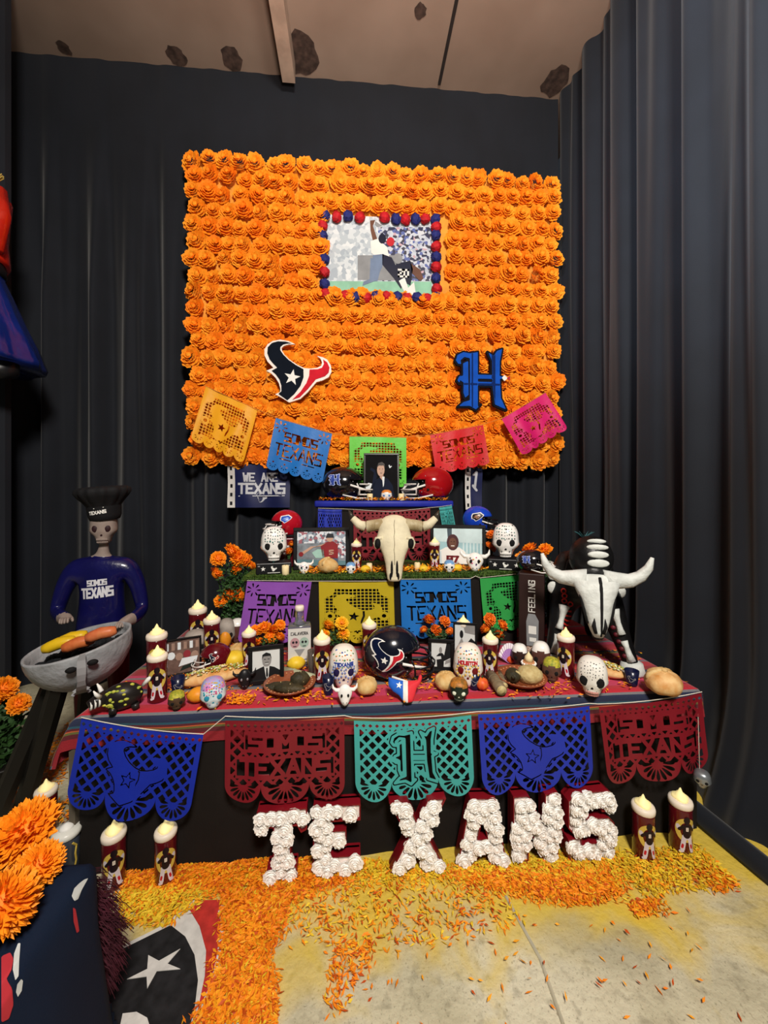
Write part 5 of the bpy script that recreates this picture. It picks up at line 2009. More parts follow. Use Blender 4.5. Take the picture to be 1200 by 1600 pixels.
# loose flower heads and petals
def petal_bed(label, name, polys, n, cols, z0, zj, size, seed, kindlab=True, pile=.0):
    rnd = random.Random(seed)
    mb = MB()
    tot = []
    for (poly, wgt, cp) in polys:
        W = [onz(x, y, z0) for x, y in poly]
        tot.append(([(p.x, p.y) for p in W], wgt, cp))
    sw = sum(w for _, w, _ in tot)
    for (P, w, cp) in tot:
        m_ = int(n * w / sw)
        xs, ys = [p[0] for p in P], [p[1] for p in P]
        X = RNG.uniform(min(xs), max(xs), m_ * 6)
        Y = RNG.uniform(min(ys), max(ys), m_ * 6)
        fld = poly_field(P, X, Y)
        soft = RNG.normal(0, .018, m_ * 6)
        ok = np.nonzero(fld + soft > 0)[0][:m_]
        for i in ok:
            x, y = float(X[i]), float(Y[i])
            a = rnd.random() * 6.28
            L, wd = size * rnd.uniform(.7, 1.3), size * rnd.uniform(.2, .36)
            ca, sa = math.cos(a), math.sin(a)
            z = z0 + .0015 + rnd.random() * zj + pile * max(0.0, min(1.0, float(fld[i]) / .05)) * rnd.random()
            t1, t2 = rnd.uniform(-.3, .3), rnd.uniform(0, .5)
            v = [(-L / 2, 0, 0), (-L * .1, -wd / 2, wd * t1), (L / 2, 0, L * .25 * t2), (-L * .1, wd / 2, wd * (.2 - t1))]
            mb.add([(x + p * ca - q * sa, y + p * sa + q * ca, z + max(r, -.001)) for p, q, r in v], [(0, 1, 2, 3)], rnd.choices(range(len(cols)), cp)[0])
    o = mb.build(name, cols)
    return tag(o, label, 'petals', kind='stuff')


PET = [mat('petal_orange', 'ee7d0c', .6, hex2='fb951a', scale=9), mat('petal_amber', 'f2a21a', .6), mat('petal_yellow', 'e6c22e', .6), mat('petal_rust', 'c4500f', .6)]
O_, Y_, M_ = (6, 3, .6, 2), (.6, 2, 7, .3), (3, 3, 4, 1)
petal_bed('orange and yellow marigold petals strewn on the floor along the altar', 'floor_petals', [
    ([(180, 1372), (330, 1345), (420, 1338), (560, 1345), (560, 1372), (480, 1395), (430, 1420), (395, 1405), (300, 1392), (200, 1398)], 5, O_),
    ([(560, 1345), (700, 1355), (960, 1335), (1000, 1350), (960, 1385), (900, 1395), (760, 1375), (620, 1378), (540, 1385)], 2.6, Y_),
    ([(690, 1365), (830, 1358), (960, 1350), (970, 1392), (920, 1418), (840, 1402), (760, 1388)], 2.8, O_),
    ([(960, 1340), (1090, 1322), (1150, 1375), (1100, 1395), (1000, 1400)], 1.1, Y_),
    ([(1100, 1340), (1150, 1378), (1130, 1398), (1085, 1370)], .22, O_),
    ([(985, 1410), (1035, 1405), (1025, 1435), (990, 1432)], .14, O_),
    ([(410, 1405), (620, 1380), (780, 1395), (820, 1440), (620, 1490), (470, 1470)], .55, M_),
    ([(350, 1395), (450, 1410), (440, 1450), (415, 1500), (430, 1560), (432, 1605), (300, 1605), (330, 1560), (350, 1480)], 4.2, O_),
    ([(520, 1480), (570, 1470), (585, 1500), (555, 1540), (520, 1590), (505, 1560)], .16, O_),
    ([(190, 1390), (330, 1392), (310, 1410), (255, 1450), (190, 1440)], 1.0, Y_),
    ([(75, 1165), (112, 1125), (120, 1150), (100, 1215), (40, 1290), (30, 1240)], .8, O_),
    ([(30, 1290), (120, 1240), (130, 1330), (60, 1335)], .25, O_),
    ([(560, 1500), (700, 1420), (900, 1440), (1100, 1420), (1150, 1600), (450, 1600)], .06, O_),
], 27000, PET, 0.0, .012, .024, 5, pile=.014)
petal_bed('orange marigold petals scattered over the striped blanket', 'table_petals', [
    ([(240, 1060), (300, 1010), (350, 1010), (330, 1060), (280, 1095)], 3, (6, 2, .4, 2)),
    ([(370, 1030), (400, 1000), (520, 1000), (560, 1040), (480, 1060), (390, 1090), (350, 1085)], 3, (6, 3, .6, 2)),
    ([(540, 1040), (690, 1030), (700, 1080), (560, 1085)], 2, (6, 3, .6, 2)),
    ([(740, 1060), (900, 1010), (1000, 1020), (990, 1075), (850, 1095), (760, 1085)], 2.4, (6, 2, .4, 3)),
    ([(420, 1085), (520, 1080), (510, 1094), (425, 1098)], .7, (6, 3, .6, 2)),
    ([(355, 1088), (400, 1088), (395, 1100), (355, 1100)], .6, (6, 3, .6, 2)),
    ([(130, 1110), (700, 1095), (1090, 1080), (1050, 1050), (200, 1060)], .9, (6, 3, .6, 2)),
    ([(330, 1000), (380, 985), (385, 1010), (340, 1020)], .8, (6, 3, .6, 2)),
], 2600, PET, ZT, .008, .026, 6)


def step_petals(label, x0, x1, y0, y1, z, n, seed, holes=()):
    rnd = random.Random(seed)
    mb = MB()
    for k in range(n):
        x, y = rnd.uniform(x0, x1), rnd.uniform(y0, y1)
        for (hx, r) in holes:
            if abs(x - hx) < r:
                break
        else:
            pass
        a, L, w = rnd.random() * 6.28, rnd.uniform(.015, .03), rnd.uniform(.005, .009)
        ca, sa = math.cos(a), math.sin(a)
        v = [(-L / 2, 0, 0), (0, -w, .002), (L / 2, 0, rnd.uniform(0, .016)), (0, w, .004)]
        zz = z + rnd.random() * .02
        mb.add([(x + p * ca - q * sa, y + p * sa + q * ca, zz + r) for p, q, r in v], [(0, 1, 2, 3)], rnd.choices(range(4), (5, 4, 2, 1))[0])
    return tag(mb.build('step_petals', PET), label, 'petals', kind='stuff')


xa, xb = ony(470, 890, S2[2] + .06).x, ony(760, 890, S2[2] + .06).x
step_petals('orange and yellow petals strewn on the grass runner', xa, xb, S2[2] + .02, S2[2] + .20, ZG + .004, 1100, 3)
step_petals('orange petals strewn along the blue cloth of the topmost step', S3[0] + .02, S3[1] - .02, S3[2] - .005, S3[2] + .06, Z3 + .015, 420, 4)

# ---------------------------------------------------------------- food, cups and small things on the altar
CRUST = mat('bread_crust', 'c98a45', .6, hex2='e3bd84', scale=22, bump=.3, bscale=40)
PALEB = mat('pale_bread', 'd9bc84', .7, hex2='c79a58', scale=26, bump=.3, bscale=50)


def bread(label, p, s, w, h, m=CRUST, bones=True, seed=0):
    t = thing('bread_roll', label, 'bread', p, face_cam(p) + .3 * seed)
    r = w * s / 2
    rnd = random.Random(seed)
    MB().blob((0, 0, h * s * .45), (r, r * .9, h * s * .5), 20, 12, fn=lambda d: 1 + .04 * math.sin(5 * math.atan2(d.y, d.x) + seed) - (.25 * max(0, -d.z - .5))).build('loaf', m, t, True)
    if bones:
        mb = MB()
        for k in range(4):
            a = k * PI / 4 + .3
            pts = [(r * .93 * math.cos(a) * math.cos(q), r * .84 * math.sin(a) * math.cos(q), h * s * .45 + h * s * .52 * math.sin(q)) for q in (.25, .6, .95, 1.3, PI / 2)]
            mb.tube(pts, [r * .12, r * .16, r * .12, r * .12, r * .1], 7)
        mb.blob((0, 0, h * s * .97), (r * .2, r * .2, r * .14), 8, 5)
        mb.build('bone_strips', PALEB, t, True)
    return t


for (px, py, w, h, lab, m, bn, sd) in (
        (573, 1084, 34, 26, 'round pale bread roll between the blue banded skull and navy helmet', PALEB, True, 1),
        (697, 1077, 36, 27, 'round pale bread roll before the two people photograph', PALEB, True, 2),
        (1037, 1084, 54, 38, 'large golden sugared bread at the right corner of the table', CRUST, True, 3),
        (372, 1026, 30, 22, 'pale bun at the back of the table left of a candle', PALEB, False, 4)):
    p, s = tb(px, py)
    bread(lab, p, s, w, h, m, bn, sd)
p = ony(513, 893, S2[2] + .07); p.z = ZG
bread('big round bread with crossed strips on the grass below the pitcher photograph', p, mpp(p), 36, 24, PALEB, True, 5)
FRY = mat('lemon_skin', 'e2b929', .45, hex2='eccb3c', scale=30)
FRO = mat('orange_skin', 'dd8a1e', .45, hex2='ea9c2c', scale=30)


def fruit(label, px, py, w, m, z=ZT, y=None, k=.85, name='lemon', cat='fruit'):
    p = ony(px, py, y) if y else onz(px, py, z)
    p.z = z
    r = w * mpp(p) / 2
    t = thing(name, label, cat, p, .4)
    MB().blob((0, 0, r * k), (r * 1.12, r, r * k), 16, 10, fn=lambda d: 1 + .12 * max(0, abs(d.x) - .85) / .15).build('peel', m, t, True)
    MB().blob((r * 1.16, 0, r * k), (r * .1, r * .08, r * .08), 6, 4).build('stem_end', STEM, t, True)


fruit('lemon lying before the tequila bottle', 463, 1046, 24, FRY)
fruit('yellow mango left of a candle at the table back', 366, 1042, 30, FRY, name='mango')
fruit('orange mango tucked behind the pink and turquoise skull', 309, 1096, 26, FRO, name='mango')
fruit('lemon on the grass right of the longhorn skull', 662, 893, 13, FRY, ZG, S2[2] + .05)
fruit('lemon on the grass right of the small blue browed skull', 715, 893, 13, FRY, ZG, S2[2] + .06)
fruit('lemon on the grass left of the longhorn skull', 571, 893, 14, FRY, ZG, S2[2] + .06)
fruit('banana yellow pepper standing at the table back left', 352, 1012, 15, FRO, k=1.8, name='pepper', cat='vegetable')


def votive(label, px, py, w, h, z, y):
    p = ony(px, py, y); p.z = z
    s = mpp(p)
    t = thing('votive_candle', label, 'candle', p)
    MB().lathe([(w * s * .46, 0), (w * s / 2, .002), (w * s / 2, h * s * .95), (w * s * .42, h * s), (w * s * .36, h * s * .92)], 16).build('wax', mat('cream_wax', 'f2dfae', .5, .03), t, True)
    MB().tube([(0, 0, h * s * .9), (.001, 0, h * s * 1.08)], .0012, 5).build('wick', DARK, t)


votive('cream votive candle on the grass right of the left skull box', 446, 897, 11, 15, ZG, S2[2] + .03)
votive('cream votive candle on the grass left of the longhorn skull', 577, 889, 9, 13, ZG, S2[2] + .10)
votive('cream votive candle on the grass right of the longhorn skull', 652, 888, 9, 13, ZG, S2[2] + .10)
votive('cream votive candle at the foot of the portrait, left', 578, 785, 9, 11, Z3 + .014, S3[2] + .03)
votive('cream votive candle at the foot of the portrait, right', 627, 785, 9, 11, Z3 + .014, S3[2] + .03)

CUPM = mat('navy_cup', '0e1636', .3, coat=.3)
for (px, py, w, h, lab) in ((278, 1083, 21, 25, 'navy shot cup behind the small brown skull cup'), (513, 1083, 20, 27, 'navy shot cup left of the small white bull skull'),
                            (741, 1075, 19, 25, 'navy shot cup before the red banded sugar skull'), (987, 1069, 21, 22, 'navy shot cup right of the black inked skull')):
    p, s = tb(px, py)
    t = thing('shot_cup', lab, 'cup', p, face_cam(p), 'navy shot cups')
    W, H = w * s / 2, h * s
    MB().lathe([(W * .72, 0), (W * .74, .002), (W * .98, H), (W * .9, H), (W * .68, H * .12), (.001, H * .12)], 20, caps=False).build('cup_wall', CUPM, t, True)
    mb = MB()
    f = lambda x, z: (x * H * .5, -(W * (.73 + .25 * (.5 + z * .5)) + .0012) * math.sqrt(max(0, 1 - (x * H * .5 / W) ** 2)), H * (.5 + z * .5))
    for (pl, mi, e) in ((BULL_OUT, 0, 0),):
        sheet(mb, lambda X, Y: np.minimum(poly_field(pl, X, Y), .07 - poly_field(pl, X, Y)), (-.5, .5, -.5, .5), (24, 24), f, 0)
    mb.build('printed_emblem', [GREY], t)

# tamales on clay plates, filled boats, cane, gourd
CLAY = mat('clay_glaze', '8a4a2c', .35, .2, 14, coat=.3)
CLAYL = mat('clay_light', 'c98d62', .5)
HUSK = mat('corn_husk', 'b59f6a', .7, hex2='c9b884', scale=40, bump=.4, bscale=80)
DHUSK = mat('banana_leaf', '2c2a1c', .6, hex2='453c26', scale=24, bump=.5, bscale=60)


def clay_plate(label, px, py, w):
    p, s = tb(px, py)
    R_ = w * s / 2
    p.y += R_ * .95
    t = thing('clay_plate', label, 'plate', p)
    MB().lathe([(R_ * .5, 0), (R_ * .62, .003), (R_ * .98, R_ * .26), (R_, R_ * .30), (R_ * .95, R_ * .31), (R_ * .6, R_ * .1), (.002, R_ * .09)], 32, caps=False).build('dish', CLAY, t, True)
    mb = MB()
    for k in range(30):
        a = 2 * PI * k / 30
        mb.blob((R_ * .86 * math.cos(a), R_ * .86 * math.sin(a), R_ * .26), (R_ * .04, R_ * .04, R_ * .02), 6, 4)
    mb.build('rim_pattern', CLAYL, t, True)
    return t, p, R_


t, p, R_ = clay_plate('round clay plate with dark tamales, left front of the table', 446, 1097, 86)
for k, (dx, dy, dz, a, L, W, H, lab) in enumerate(((-.38, -.15, .33, .15, .62, .21, .17, 'dark leaf wrapped tamale lying at the left of the clay plate'), (.02, -.38, .36, -.15, .62, .22, .17, 'dark leaf wrapped tamale at the front of the clay plate'), (.36, .18, .42, .5, .40, .30, .30, 'fat dark leaf wrapped tamale propped at the right of the plate'))):
    q = thing('tamale', lab, 'tamale', (p.x + dx * R_, p.y + dy * R_, p.z + (dz - .14) * R_), a)
    MB().blob((0, 0, 0), (L * R_, W * R_, H * R_), 18, 10, fn=lambda d: 1 + .06 * math.sin(9 * d.x + 5 * d.z)).build('leaf_wrap', DHUSK, q, True)
    mb = MB()
    mb.tube([(L * R_ * .1, -W * R_ * 1.02, 0), (L * R_ * .1, 0, H * R_ * 1.03), (L * R_ * .1, W * R_ * 1.02, 0)], .0018, 5)
    mb.build('tie', HUSK, q)
t, p, R_ = clay_plate('round clay plate with a leaf bundle and yellow husk tamales, right front', 831, 1085, 82)
for (dx, dy, a, L, W, H, m_, lab) in ((-.36, -.05, 1.2, .42, .30, .24, DHUSK, 'dark green leaf bundle on the right clay plate'), (.34, -.05, .3, .52, .5, .34, HUSK, 'large pale yellow husk bundle on the right clay plate')):
    q = thing('tamale', lab, 'tamale', (p.x + dx * R_, p.y + dy * R_, p.z + .34 * R_), a)
    MB().blob((0, 0, 0), (L * R_, W * R_, H * R_), 18, 10, fn=lambda d: 1 + .07 * math.sin(7 * math.atan2(d.z, d.x)) * (1 - abs(d.y))).build('leaf_wrap', m_, q, True)
    mb = MB()
    mb.tube([(-L * R_ * .9, 0, H * R_ * .2), (-L * R_ * 1.3, .02 * R_, H * R_ * .7)], [.012, .004], 5)
    mb.build('wrap_tail', m_, q, True)
GREENS = [mat('lettuce', '9fb05a', .6), mat('cheese_crumb', 'e8dfc0', .6), mat('corn_kernel', 'd9b44a', .6)]


def boat(label, px, py, w, d, a, shell, seed):
    p, s = tb(px, py)
    L, W = w * s / 2, d * s
    t = thing('filled_corn_boat', label, 'food', (p.x, p.y + W * .3, p.z), face_cam(p) + a)
    MB().blob((0, 0, W * .35), (L, W * .62, W * .4), 20, 10, fn=lambda v: 1.0 if v.z < .3 else .97).build('boat_shell', shell, t, True)
    mb = MB()
    rnd = random.Random(seed)
    for k in range(150):
        u, v = rnd.uniform(-.85, .85), rnd.uniform(-.8, .8)
        z = W * (.62 + .22 * (1 - u * u) * (1 - v * v)) + rnd.uniform(0, .006)
        mb.blob((u * L, v * W * .5 * math.sqrt(1 - u * u), z), (rnd.uniform(.004, .010), rnd.uniform(.003, .006), .004), 5, 3, rnd.choices((0, 1, 2), (4, 4, 3))[0])
    tag(mb.build('filling', GREENS, t, True), kind='stuff')


boat('long masa boat topped with lettuce and cheese, left part of the table', 333, 1069, 100, 26, .10, CRUST, 1)
boat('long masa boat topped with cheese behind the black inked skull', 948, 1058, 62, 24, -.22, CRUST, 2)


def husk_roll(label, a, b, r, m, m2):
    A, B = onz(a[0], a[1], ZT + r), onz(b[0], b[1], ZT + r)
    t = thing('cane_stick', label, 'cane', (A.x, A.y, ZT))
    d = B - A
    d.z = 0
    z = Vector((0, 0, r))
    MB().tube([z, z + d * .5, z + d], [r * .95, r, r * .98], 14).build('rind', m, t, True)
    e = d.normalized() * .0012
    MB().tube([z + d - e, z + d + e], r * .86, 14).build('cut_end', m2, t, True)
    mb = MB()
    for k in (.35, .7):
        mb.tube([z + d * k - e * 2, z + d * k + e * 2], r * 1.06, 14)
    mb.build('node_ring', m, t, True)


husk_roll('short grey cane stick lying left of the right clay plate', (766, 1053), (784, 1079), .026, mat('cane_grey', '7a6a52', .6, .2, 40), HUSK)
husk_roll('second grey cane stick beside the first, near the clay plate', (779, 1052), (788, 1072), .018, mat('cane_grey', '7a6a52', .6, .2, 40), HUSK)
husk_roll('pale green cane stick lying behind the left clay plate', (442, 1047), (492, 1060), .020, mat('cane_pale', 'a9ac8e', .6, .15, 40), HUSK)

# tequila bottle
p, s = tb(468, 1040)
t = thing('tequila_bottle', 'clear bottle with big white label and stopper before the purple flag', 'bottle', p, face_cam(p))
GL_ = mat('clear_glass', 'c9d2d6', .06, .02, trans=.85)
MB().bev((0, 0, 33 * s), (35 * s, 22 * s, 66 * s), 3 * s).build('bottle_body', GL_, t, True)
MB().lathe([(11 * s, 65 * s), (7 * s, 70 * s), (6.5 * s, 86 * s), (7.5 * s, 87 * s)], 18).build('neck', GL_, t, True)
MB().lathe([(6 * s, 86 * s), (7 * s, 87 * s), (7 * s, 92 * s), (6 * s, 94 * s)], 18).build('stopper', LIDM, t, True)
mb = MB()
M = Matrix.Translation((0, -11.4 * s, 36 * s))
mb.flat(rect(0, 0, 34 * s, 52 * s), 0, 1, M)
letters(mb, 'CALAVERA', 0, 18 * s, 26 * s, 5 * s, .9 * s, 1, 2, M=M)
for (cx, c2) in ((-7, 2), (7, 3)):
    mb.flat(ell(cx * s, 4 * s, 7 * s, 8 * s), c2, 2, M)
    mb.flat(ell((cx - 2.4) * s, 5 * s, 1.8 * s, 2 * s, 8), 1, 3, M)
    mb.flat(ell((cx + 2.4) * s, 5 * s, 1.8 * s, 2 * s, 8), 1, 3, M)
    mb.flat(rect(cx * s, -1.2 * s, 5 * s, 1.2 * s), 1, 3, M)
mb.flat([(-8 * s, -6 * s), (8 * s, -6 * s), (0, -18 * s)], 4, 2, M)
mb.flat(rect(0, -22 * s, 22 * s, 1.2 * s), 5, 2, M)
mb.build('label', [mat('label_paper', 'd7d4cf', .5, .03), mat('ink_black4', '26232a', .4), mat('label_pink', 'c79aa0', .4), mat('label_mint', 'a9c2b4', .4), mat('label_grey', '9b9a9c', .4), mat('ink_royal', '26409a', .4)], t)
p, s = tb(489, 1052)
t = thing('glass_mug', 'small clear ribbed glass mug between the bottle and a candle', 'cup', p, face_cam(p))
MB().lathe([(7 * s, 0), (8 * s, .002), (8.6 * s, 36 * s), (7.9 * s, 36 * s), (7.2 * s, 3 * s), (.001, 3 * s)], 12, caps=False).build('glass_wall', mat('smoked_glass', '8d8078', .1, .05, trans=.6), t, True)
MB().tube([(8 * s, 0, 28 * s), (13 * s, 0, 26 * s), (13 * s, 0, 12 * s), (8 * s, 0, 9 * s)], 1.3 * s, 6).build('handle', mat('smoked_glass', '8d8078', .1, .05, trans=.6), t, True)

# cushion in the state's outline, blue, white and red
p, s = tb(633, 1099)
t = thing('map_cushion', 'blue, white and red map shaped cushion with star leaning at the table front', 'cushion', p, rot=(R(-38), 0, face_cam(p)))
out = [(x, 720 - y) for x, y in [(335, 290), (500, 330), (640, 350), (900, 330), (930, 250), (975, 230), (992, 290), (960, 370), (880, 470), (840, 600), (800, 690), (700, 715), (620, 680), (540, 590), (430, 530), (340, 440)]]
out = [((x - 660) / 12 * s, z / 12 * s * 1.05) for x, z in out][::-1]
out = ccw(out)


def part_of(x0, x1):
    return lambda X, Y: np.minimum(poly_field(out, X, Y), np.minimum(X - (x0 - 660) / 12 * s, (x1 - 660) / 12 * s - X))


for (x0, x1, m_, nm) in ((300, 622, mat('cloth_blue', '1f63c8', .7), 'blue_panel'), (622, 712, mat('cloth_white', 'efeae4', .7), 'white_panel'), (712, 1000, mat('cloth_red', 'd8303a', .7), 'red_panel')):
    vs, fs = field_mesh(part_of(x0, x1), -28 * s, 28 * s, -2 * s, 46 * s, 46, 40)
    A = np.array(vs)
    dd = poly_field(out, A[:, 0], A[:, 1])
    puff = np.sqrt(np.clip(dd / (9 * s), 0, 1)) * 6 * s
    n_ = len(vs)
    mb = MB()
    mb.add([(v[0], -k, v[1]) for v, k in zip(vs, puff)] + [(v[0], k, v[1]) for v, k in zip(vs, puff)], fs + [tuple(i + n_ for i in f[::-1]) for f in fs])
    mb.build(nm, m_, t, True)
mb = MB()
mb.prism([(x, z) for x, z in star((545 - 660) / 12 * s, (720 - 425) / 12 * s, 5.5 * s, R(80))], -6.6 * s, -4.4 * s)
mb.build('star', WHITE, t)

# painted black bull lying at the left corner
p, s = tb(188, 1108)
t = thing('painted_bull', 'black painted clay bull with yellow leaf spots at the left table corner', 'figurine', p, face_cam(p) - .12)
MB().blob((6 * s, 0, 20 * s), (28 * s, 17 * s, 20 * s), 24, 14, fn=lambda d: 1 - .12 * d.x).build('body', mat('black_clay', '211d1c', .35, .2, 20), t, True)
mb = MB()
rnd = random.Random(4)
for k in range(26):
    v = Vector((rnd.uniform(-.9, .9), rnd.uniform(-1, -.2), rnd.uniform(-.6, .9))).normalized()
    kk = 1 - .12 * v.x
    c = (6 * s + v.x * 28 * s * kk, v.y * 17 * s * kk, 20 * s + v.z * 20 * s * kk)
    mb.blob(c, (rnd.uniform(2, 4) * s, 1.2 * s, rnd.uniform(1.6, 3) * s), 7, 4)
mb.build('painted_leaves', mat('leaf_yellow', 'c9c04a', .5, hex2='8fa83c', scale=60), t, True)
mb = MB()
mb.tube([(-18 * s, -2 * s, 24 * s), (-30 * s, -6 * s, 22 * s), (-38 * s, -10 * s, 19 * s)], [11 * s, 9 * s, 7 * s], 12)
mb.build('head', mat('black_clay', '211d1c', .35, .2, 20), t, True)
mb = MB()
for k in range(3):
    q = Vector((-27 * s, -5 * s, 22.5 * s)).lerp(Vector((-36 * s, -9 * s, 19.5 * s)), k / 2)
    mb.tube([q - Vector((1.1 * s, .4 * s, 0)), q + Vector((1.1 * s, .4 * s, 0))], (9.8 - k) * s, 12)
mb.build('white_bands', WHITE, t, True)
for sx in (-1, 1):
    MB().tube([(-24 * s, sx * 8 * s - 4 * s, 30 * s), (-28 * s, sx * 13 * s - 4 * s, 37 * s), (-31 * s, sx * 13 * s - 4 * s, 43 * s)], [3.4 * s, 2.6 * s, .8 * s], 8).build('horn', WHITE, t, True)
for (x, y) in ((-8, -9), (-8, 9), (20, -9), (20, 9)):
    MB().tube([(x * s, y * s, 8 * s), (x * s * 1.1, y * s * 1.15, 0)], [6 * s, 5 * s], 9).build('leg', mat('black_clay', '211d1c', .35, .2, 20), t, True)
mb = MB()
mb.tube([(30 * s, 0, 30 * s), (38 * s, -3 * s, 40 * s), (44 * s, -4 * s, 44 * s)], [3 * s, 3.6 * s, 2 * s], 8)
mb.build('tail', WHITE, t, True)

# paper fans, ropes, little clay pots
def fan(label, px, py, w, h, m1, m2, rz):
    p, s = tb(px, py)
    t = thing('paper_fan', label, 'fan', p, rot=(R(-20), 0, face_cam(p) + rz))
    n_ = 12
    for (r0, r1, m_, nm) in ((.0, .72, m1, 'inner_fold'), (.72, 1.0, m2, 'outer_fold')):
        mb = MB()
        vs = []
        for i in range(n_ * 2 + 1):
            a = PI * (.08 + .84 * i / (n_ * 2))
            y = .004 * (i % 2)
            for r_ in (r0, r1):
                vs.append((w * s / 2 * r_ * math.cos(a), -y * r_, h * s * r_ * math.sin(a) + .002))
        mb.add(vs, [(2 * i, 2 * i + 1, 2 * i + 3, 2 * i + 2) for i in range(n_ * 2)])
        mb.build(nm, m_, t)


fan('lilac and orange pleated paper fan before the locker room photograph', 271, 1056, 38, 26, mat('paper_lilac', 'b183c4', .7), mat('paper_peach', 'e79a5a', .7), .1)
fan('lilac pleated paper fan behind the orange flowers, right of a candle', 795, 1037, 34, 30, mat('paper_lilac', 'b183c4', .7), mat('paper_white', 'e9e2ea', .7), -.2)
p, s = tb(826, 1052)
t = thing('clay_votive', 'small terracotta candle pot with white scalloped rim behind the clay plate', 'candle', p, face_cam(p))
MB().lathe([(6 * s, 0), (9 * s, 8 * s), (10 * s, 16 * s), (8 * s, 20 * s), (7 * s, 18 * s)], 18).build('pot_body', CLAYL, t, True)
mb = MB()
for k in range(14):
    a = 2 * PI * k / 14
    mb.blob((10 * s * math.cos(a), 10 * s * math.sin(a), 16 * s), (2 * s, 2 * s, 2.4 * s), 6, 4)
mb.build('rim_beads', WHITE, t, True)
MB().lathe([(6.5 * s, 19 * s), (6 * s, 26 * s), (2 * s, 31 * s), (.3 * s, 34 * s)], 12).build('wax', mat('cream_wax', 'f2dfae', .5, .03), t, True)
for (px, py, lab) in ((809, 1030, 'small red sugar ball left of the terracotta candle pot'), (798, 1036, 'small orange red sugar ball by the lilac fan'), (666, 1040, 'small orange paper flower ball right of the navy helmet'), (753, 1077, 'small red carved pumpkin beside the navy shot cup')):
    p, s = tb(px, py)
    r = (10 if 'pumpkin' in lab else 6) * s
    t = thing('sugar_ball' if 'ball' in lab else 'pumpkin', lab, 'ornament', p)
    MB().blob((0, 0, r * .9), (r, r, r * .9), 16, 10, fn=lambda d: 1 + .06 * math.cos(8 * math.atan2(d.y, d.x))).build('body', mat('coral_glaze', 'd9482a', .45, hex2='e5752e', scale=40), t, True)
    MB().tube([(0, 0, r * 1.75), (r * .1, 0, r * 2.15)], r * .12, 6).build('stalk', STEM, t)
p, s = tb(862, 1034)
t = thing('glass_bowl', 'dark glass snack bowl by the bottle box', 'bowl', (p.x - .10, p.y + .02, p.z))
MB().lathe([(8 * s, 0), (12 * s, 3 * s), (16 * s, 18 * s), (15 * s, 18 * s), (11 * s, 4 * s), (.001, 3 * s)], 18, caps=False).build('bowl_wall', mat('brown_glass', '3c2f2a', .12, coat=.4), t, True)
mb = MB()
for k in range(30):
    a, q = random.random() * 6.28, random.random() ** .5 * 12 * s
    mb.blob((q * math.cos(a), q * math.sin(a), 15 * s + random.random() * 4 * s), (3 * s, 2.4 * s, 2 * s), 6, 4)
tag(mb.build('snacks', mat('cocoa_snack', '7a4a36', .6, hex2='c9b4a6', scale=80), t, True), kind='stuff')
p = ony(497, 1000, 2.36)

# flags pinned to the drape
def cloth_flag(name, label, x0, x1, yt, yb, y, words, seed, slant=0.0, head=(0, .12)):
    a, b = ony(x0, yt, y), ony(x1, yb, y)
    c = (a + b) / 2
    w, h = abs(b.x - a.x), abs(a.z - b.z)
    t = thing(name, label, 'flag', c, 0)

    def wav(x, z):
        return .012 * math.sin(x * 22 + seed + z * 5) + .006 * math.sin(z * 17 + seed)
    def g(e):
        return lambda x, z: (x, wav(x, z) - e, z + slant * x)
    for (u0, u1, m_, nm) in ((head[0], head[1], mat('flag_heading', 'd9d6d2', .6), 'heading'), (head[1], 1, mat('flag_navy', '141c4a', .55), 'field')):
        mb = MB()
        xa, xb = -w / 2 + u0 * w, -w / 2 + u1 * w
        sheet(mb, lambda X, Y: np.minimum(np.minimum(X - xa, xb - X), np.minimum(Y + h / 2, h / 2 - Y)) + 1e-6, (xa, xb, -h / 2, h / 2), (20, 14), g(0))
        mb.build(nm, m_, t, True)
    mb = MB()
    x = -w / 2 + (head[0] + head[1]) / 2 * w
    for z in (-.4, -.2, .0, .2, .4):
        MB().add([g(.002)(x + q[0], z * h + q[1]) for q in rect(0, 0, .02, .03)], [(0, 1, 2, 3)]).build('mark', BLACK, t)
    if words:
        f = lambda x, y_, e: g(.003)(x, y_)
        letters(mb, 'WE ARE', .03 * w, .20 * h, .56 * w, .21 * h, .0145, 0, fmap=f)
        letters(mb, 'TEXANS', .05 * w, -.06 * h, .76 * w, .26 * h, .019, 0, fmap=f)
        mb.add([g(.003)(x, z) for x, z in [(-.32 * w, -.245 * h), (.42 * w, -.235 * h), (.42 * w, -.215 * h), (-.32 * w, -.225 * h)]], [(0, 1, 2, 3)], 0)
        e2 = MB()
        sheet(e2, lambda X, Y: poly_field(BULL_OUT, (X - .05 * w) / .09, (Y + .27 * h) / .09) * .09, (-.02, .12, -.32, 0), (16, 30), g(.0045), 0)
        sheet(e2, lambda X, Y: poly_field(BULL_NAVY, (X - .05 * w) / .09, (Y + .27 * h) / .09) * .09, (-.02, .12, -.32, 0), (16, 30), g(.006), 1)
        e2.build('emblem', [mat('flag_silver', 'c3c5cc', .5), mat('flag_navy', '141c4a', .55)], t)
    else:
        sheet(mb, lambda X, Y: seg_field([(.0 * w, .30 * h, .16 * w, .36 * h), (.16 * w, .36 * h, .1 * w, .0), (-.02 * w, .05 * h, .2 * w, -.06 * h)], .02, X, Y), (-w * .3, w * .45, -h * .3, h * .5), (24, 24), g(.003), 0)
    mb.build('printed_words', [mat('flag_silver', 'c3c5cc', .5), BLACK, mat('flag_navy', '141c4a', .55)], t)


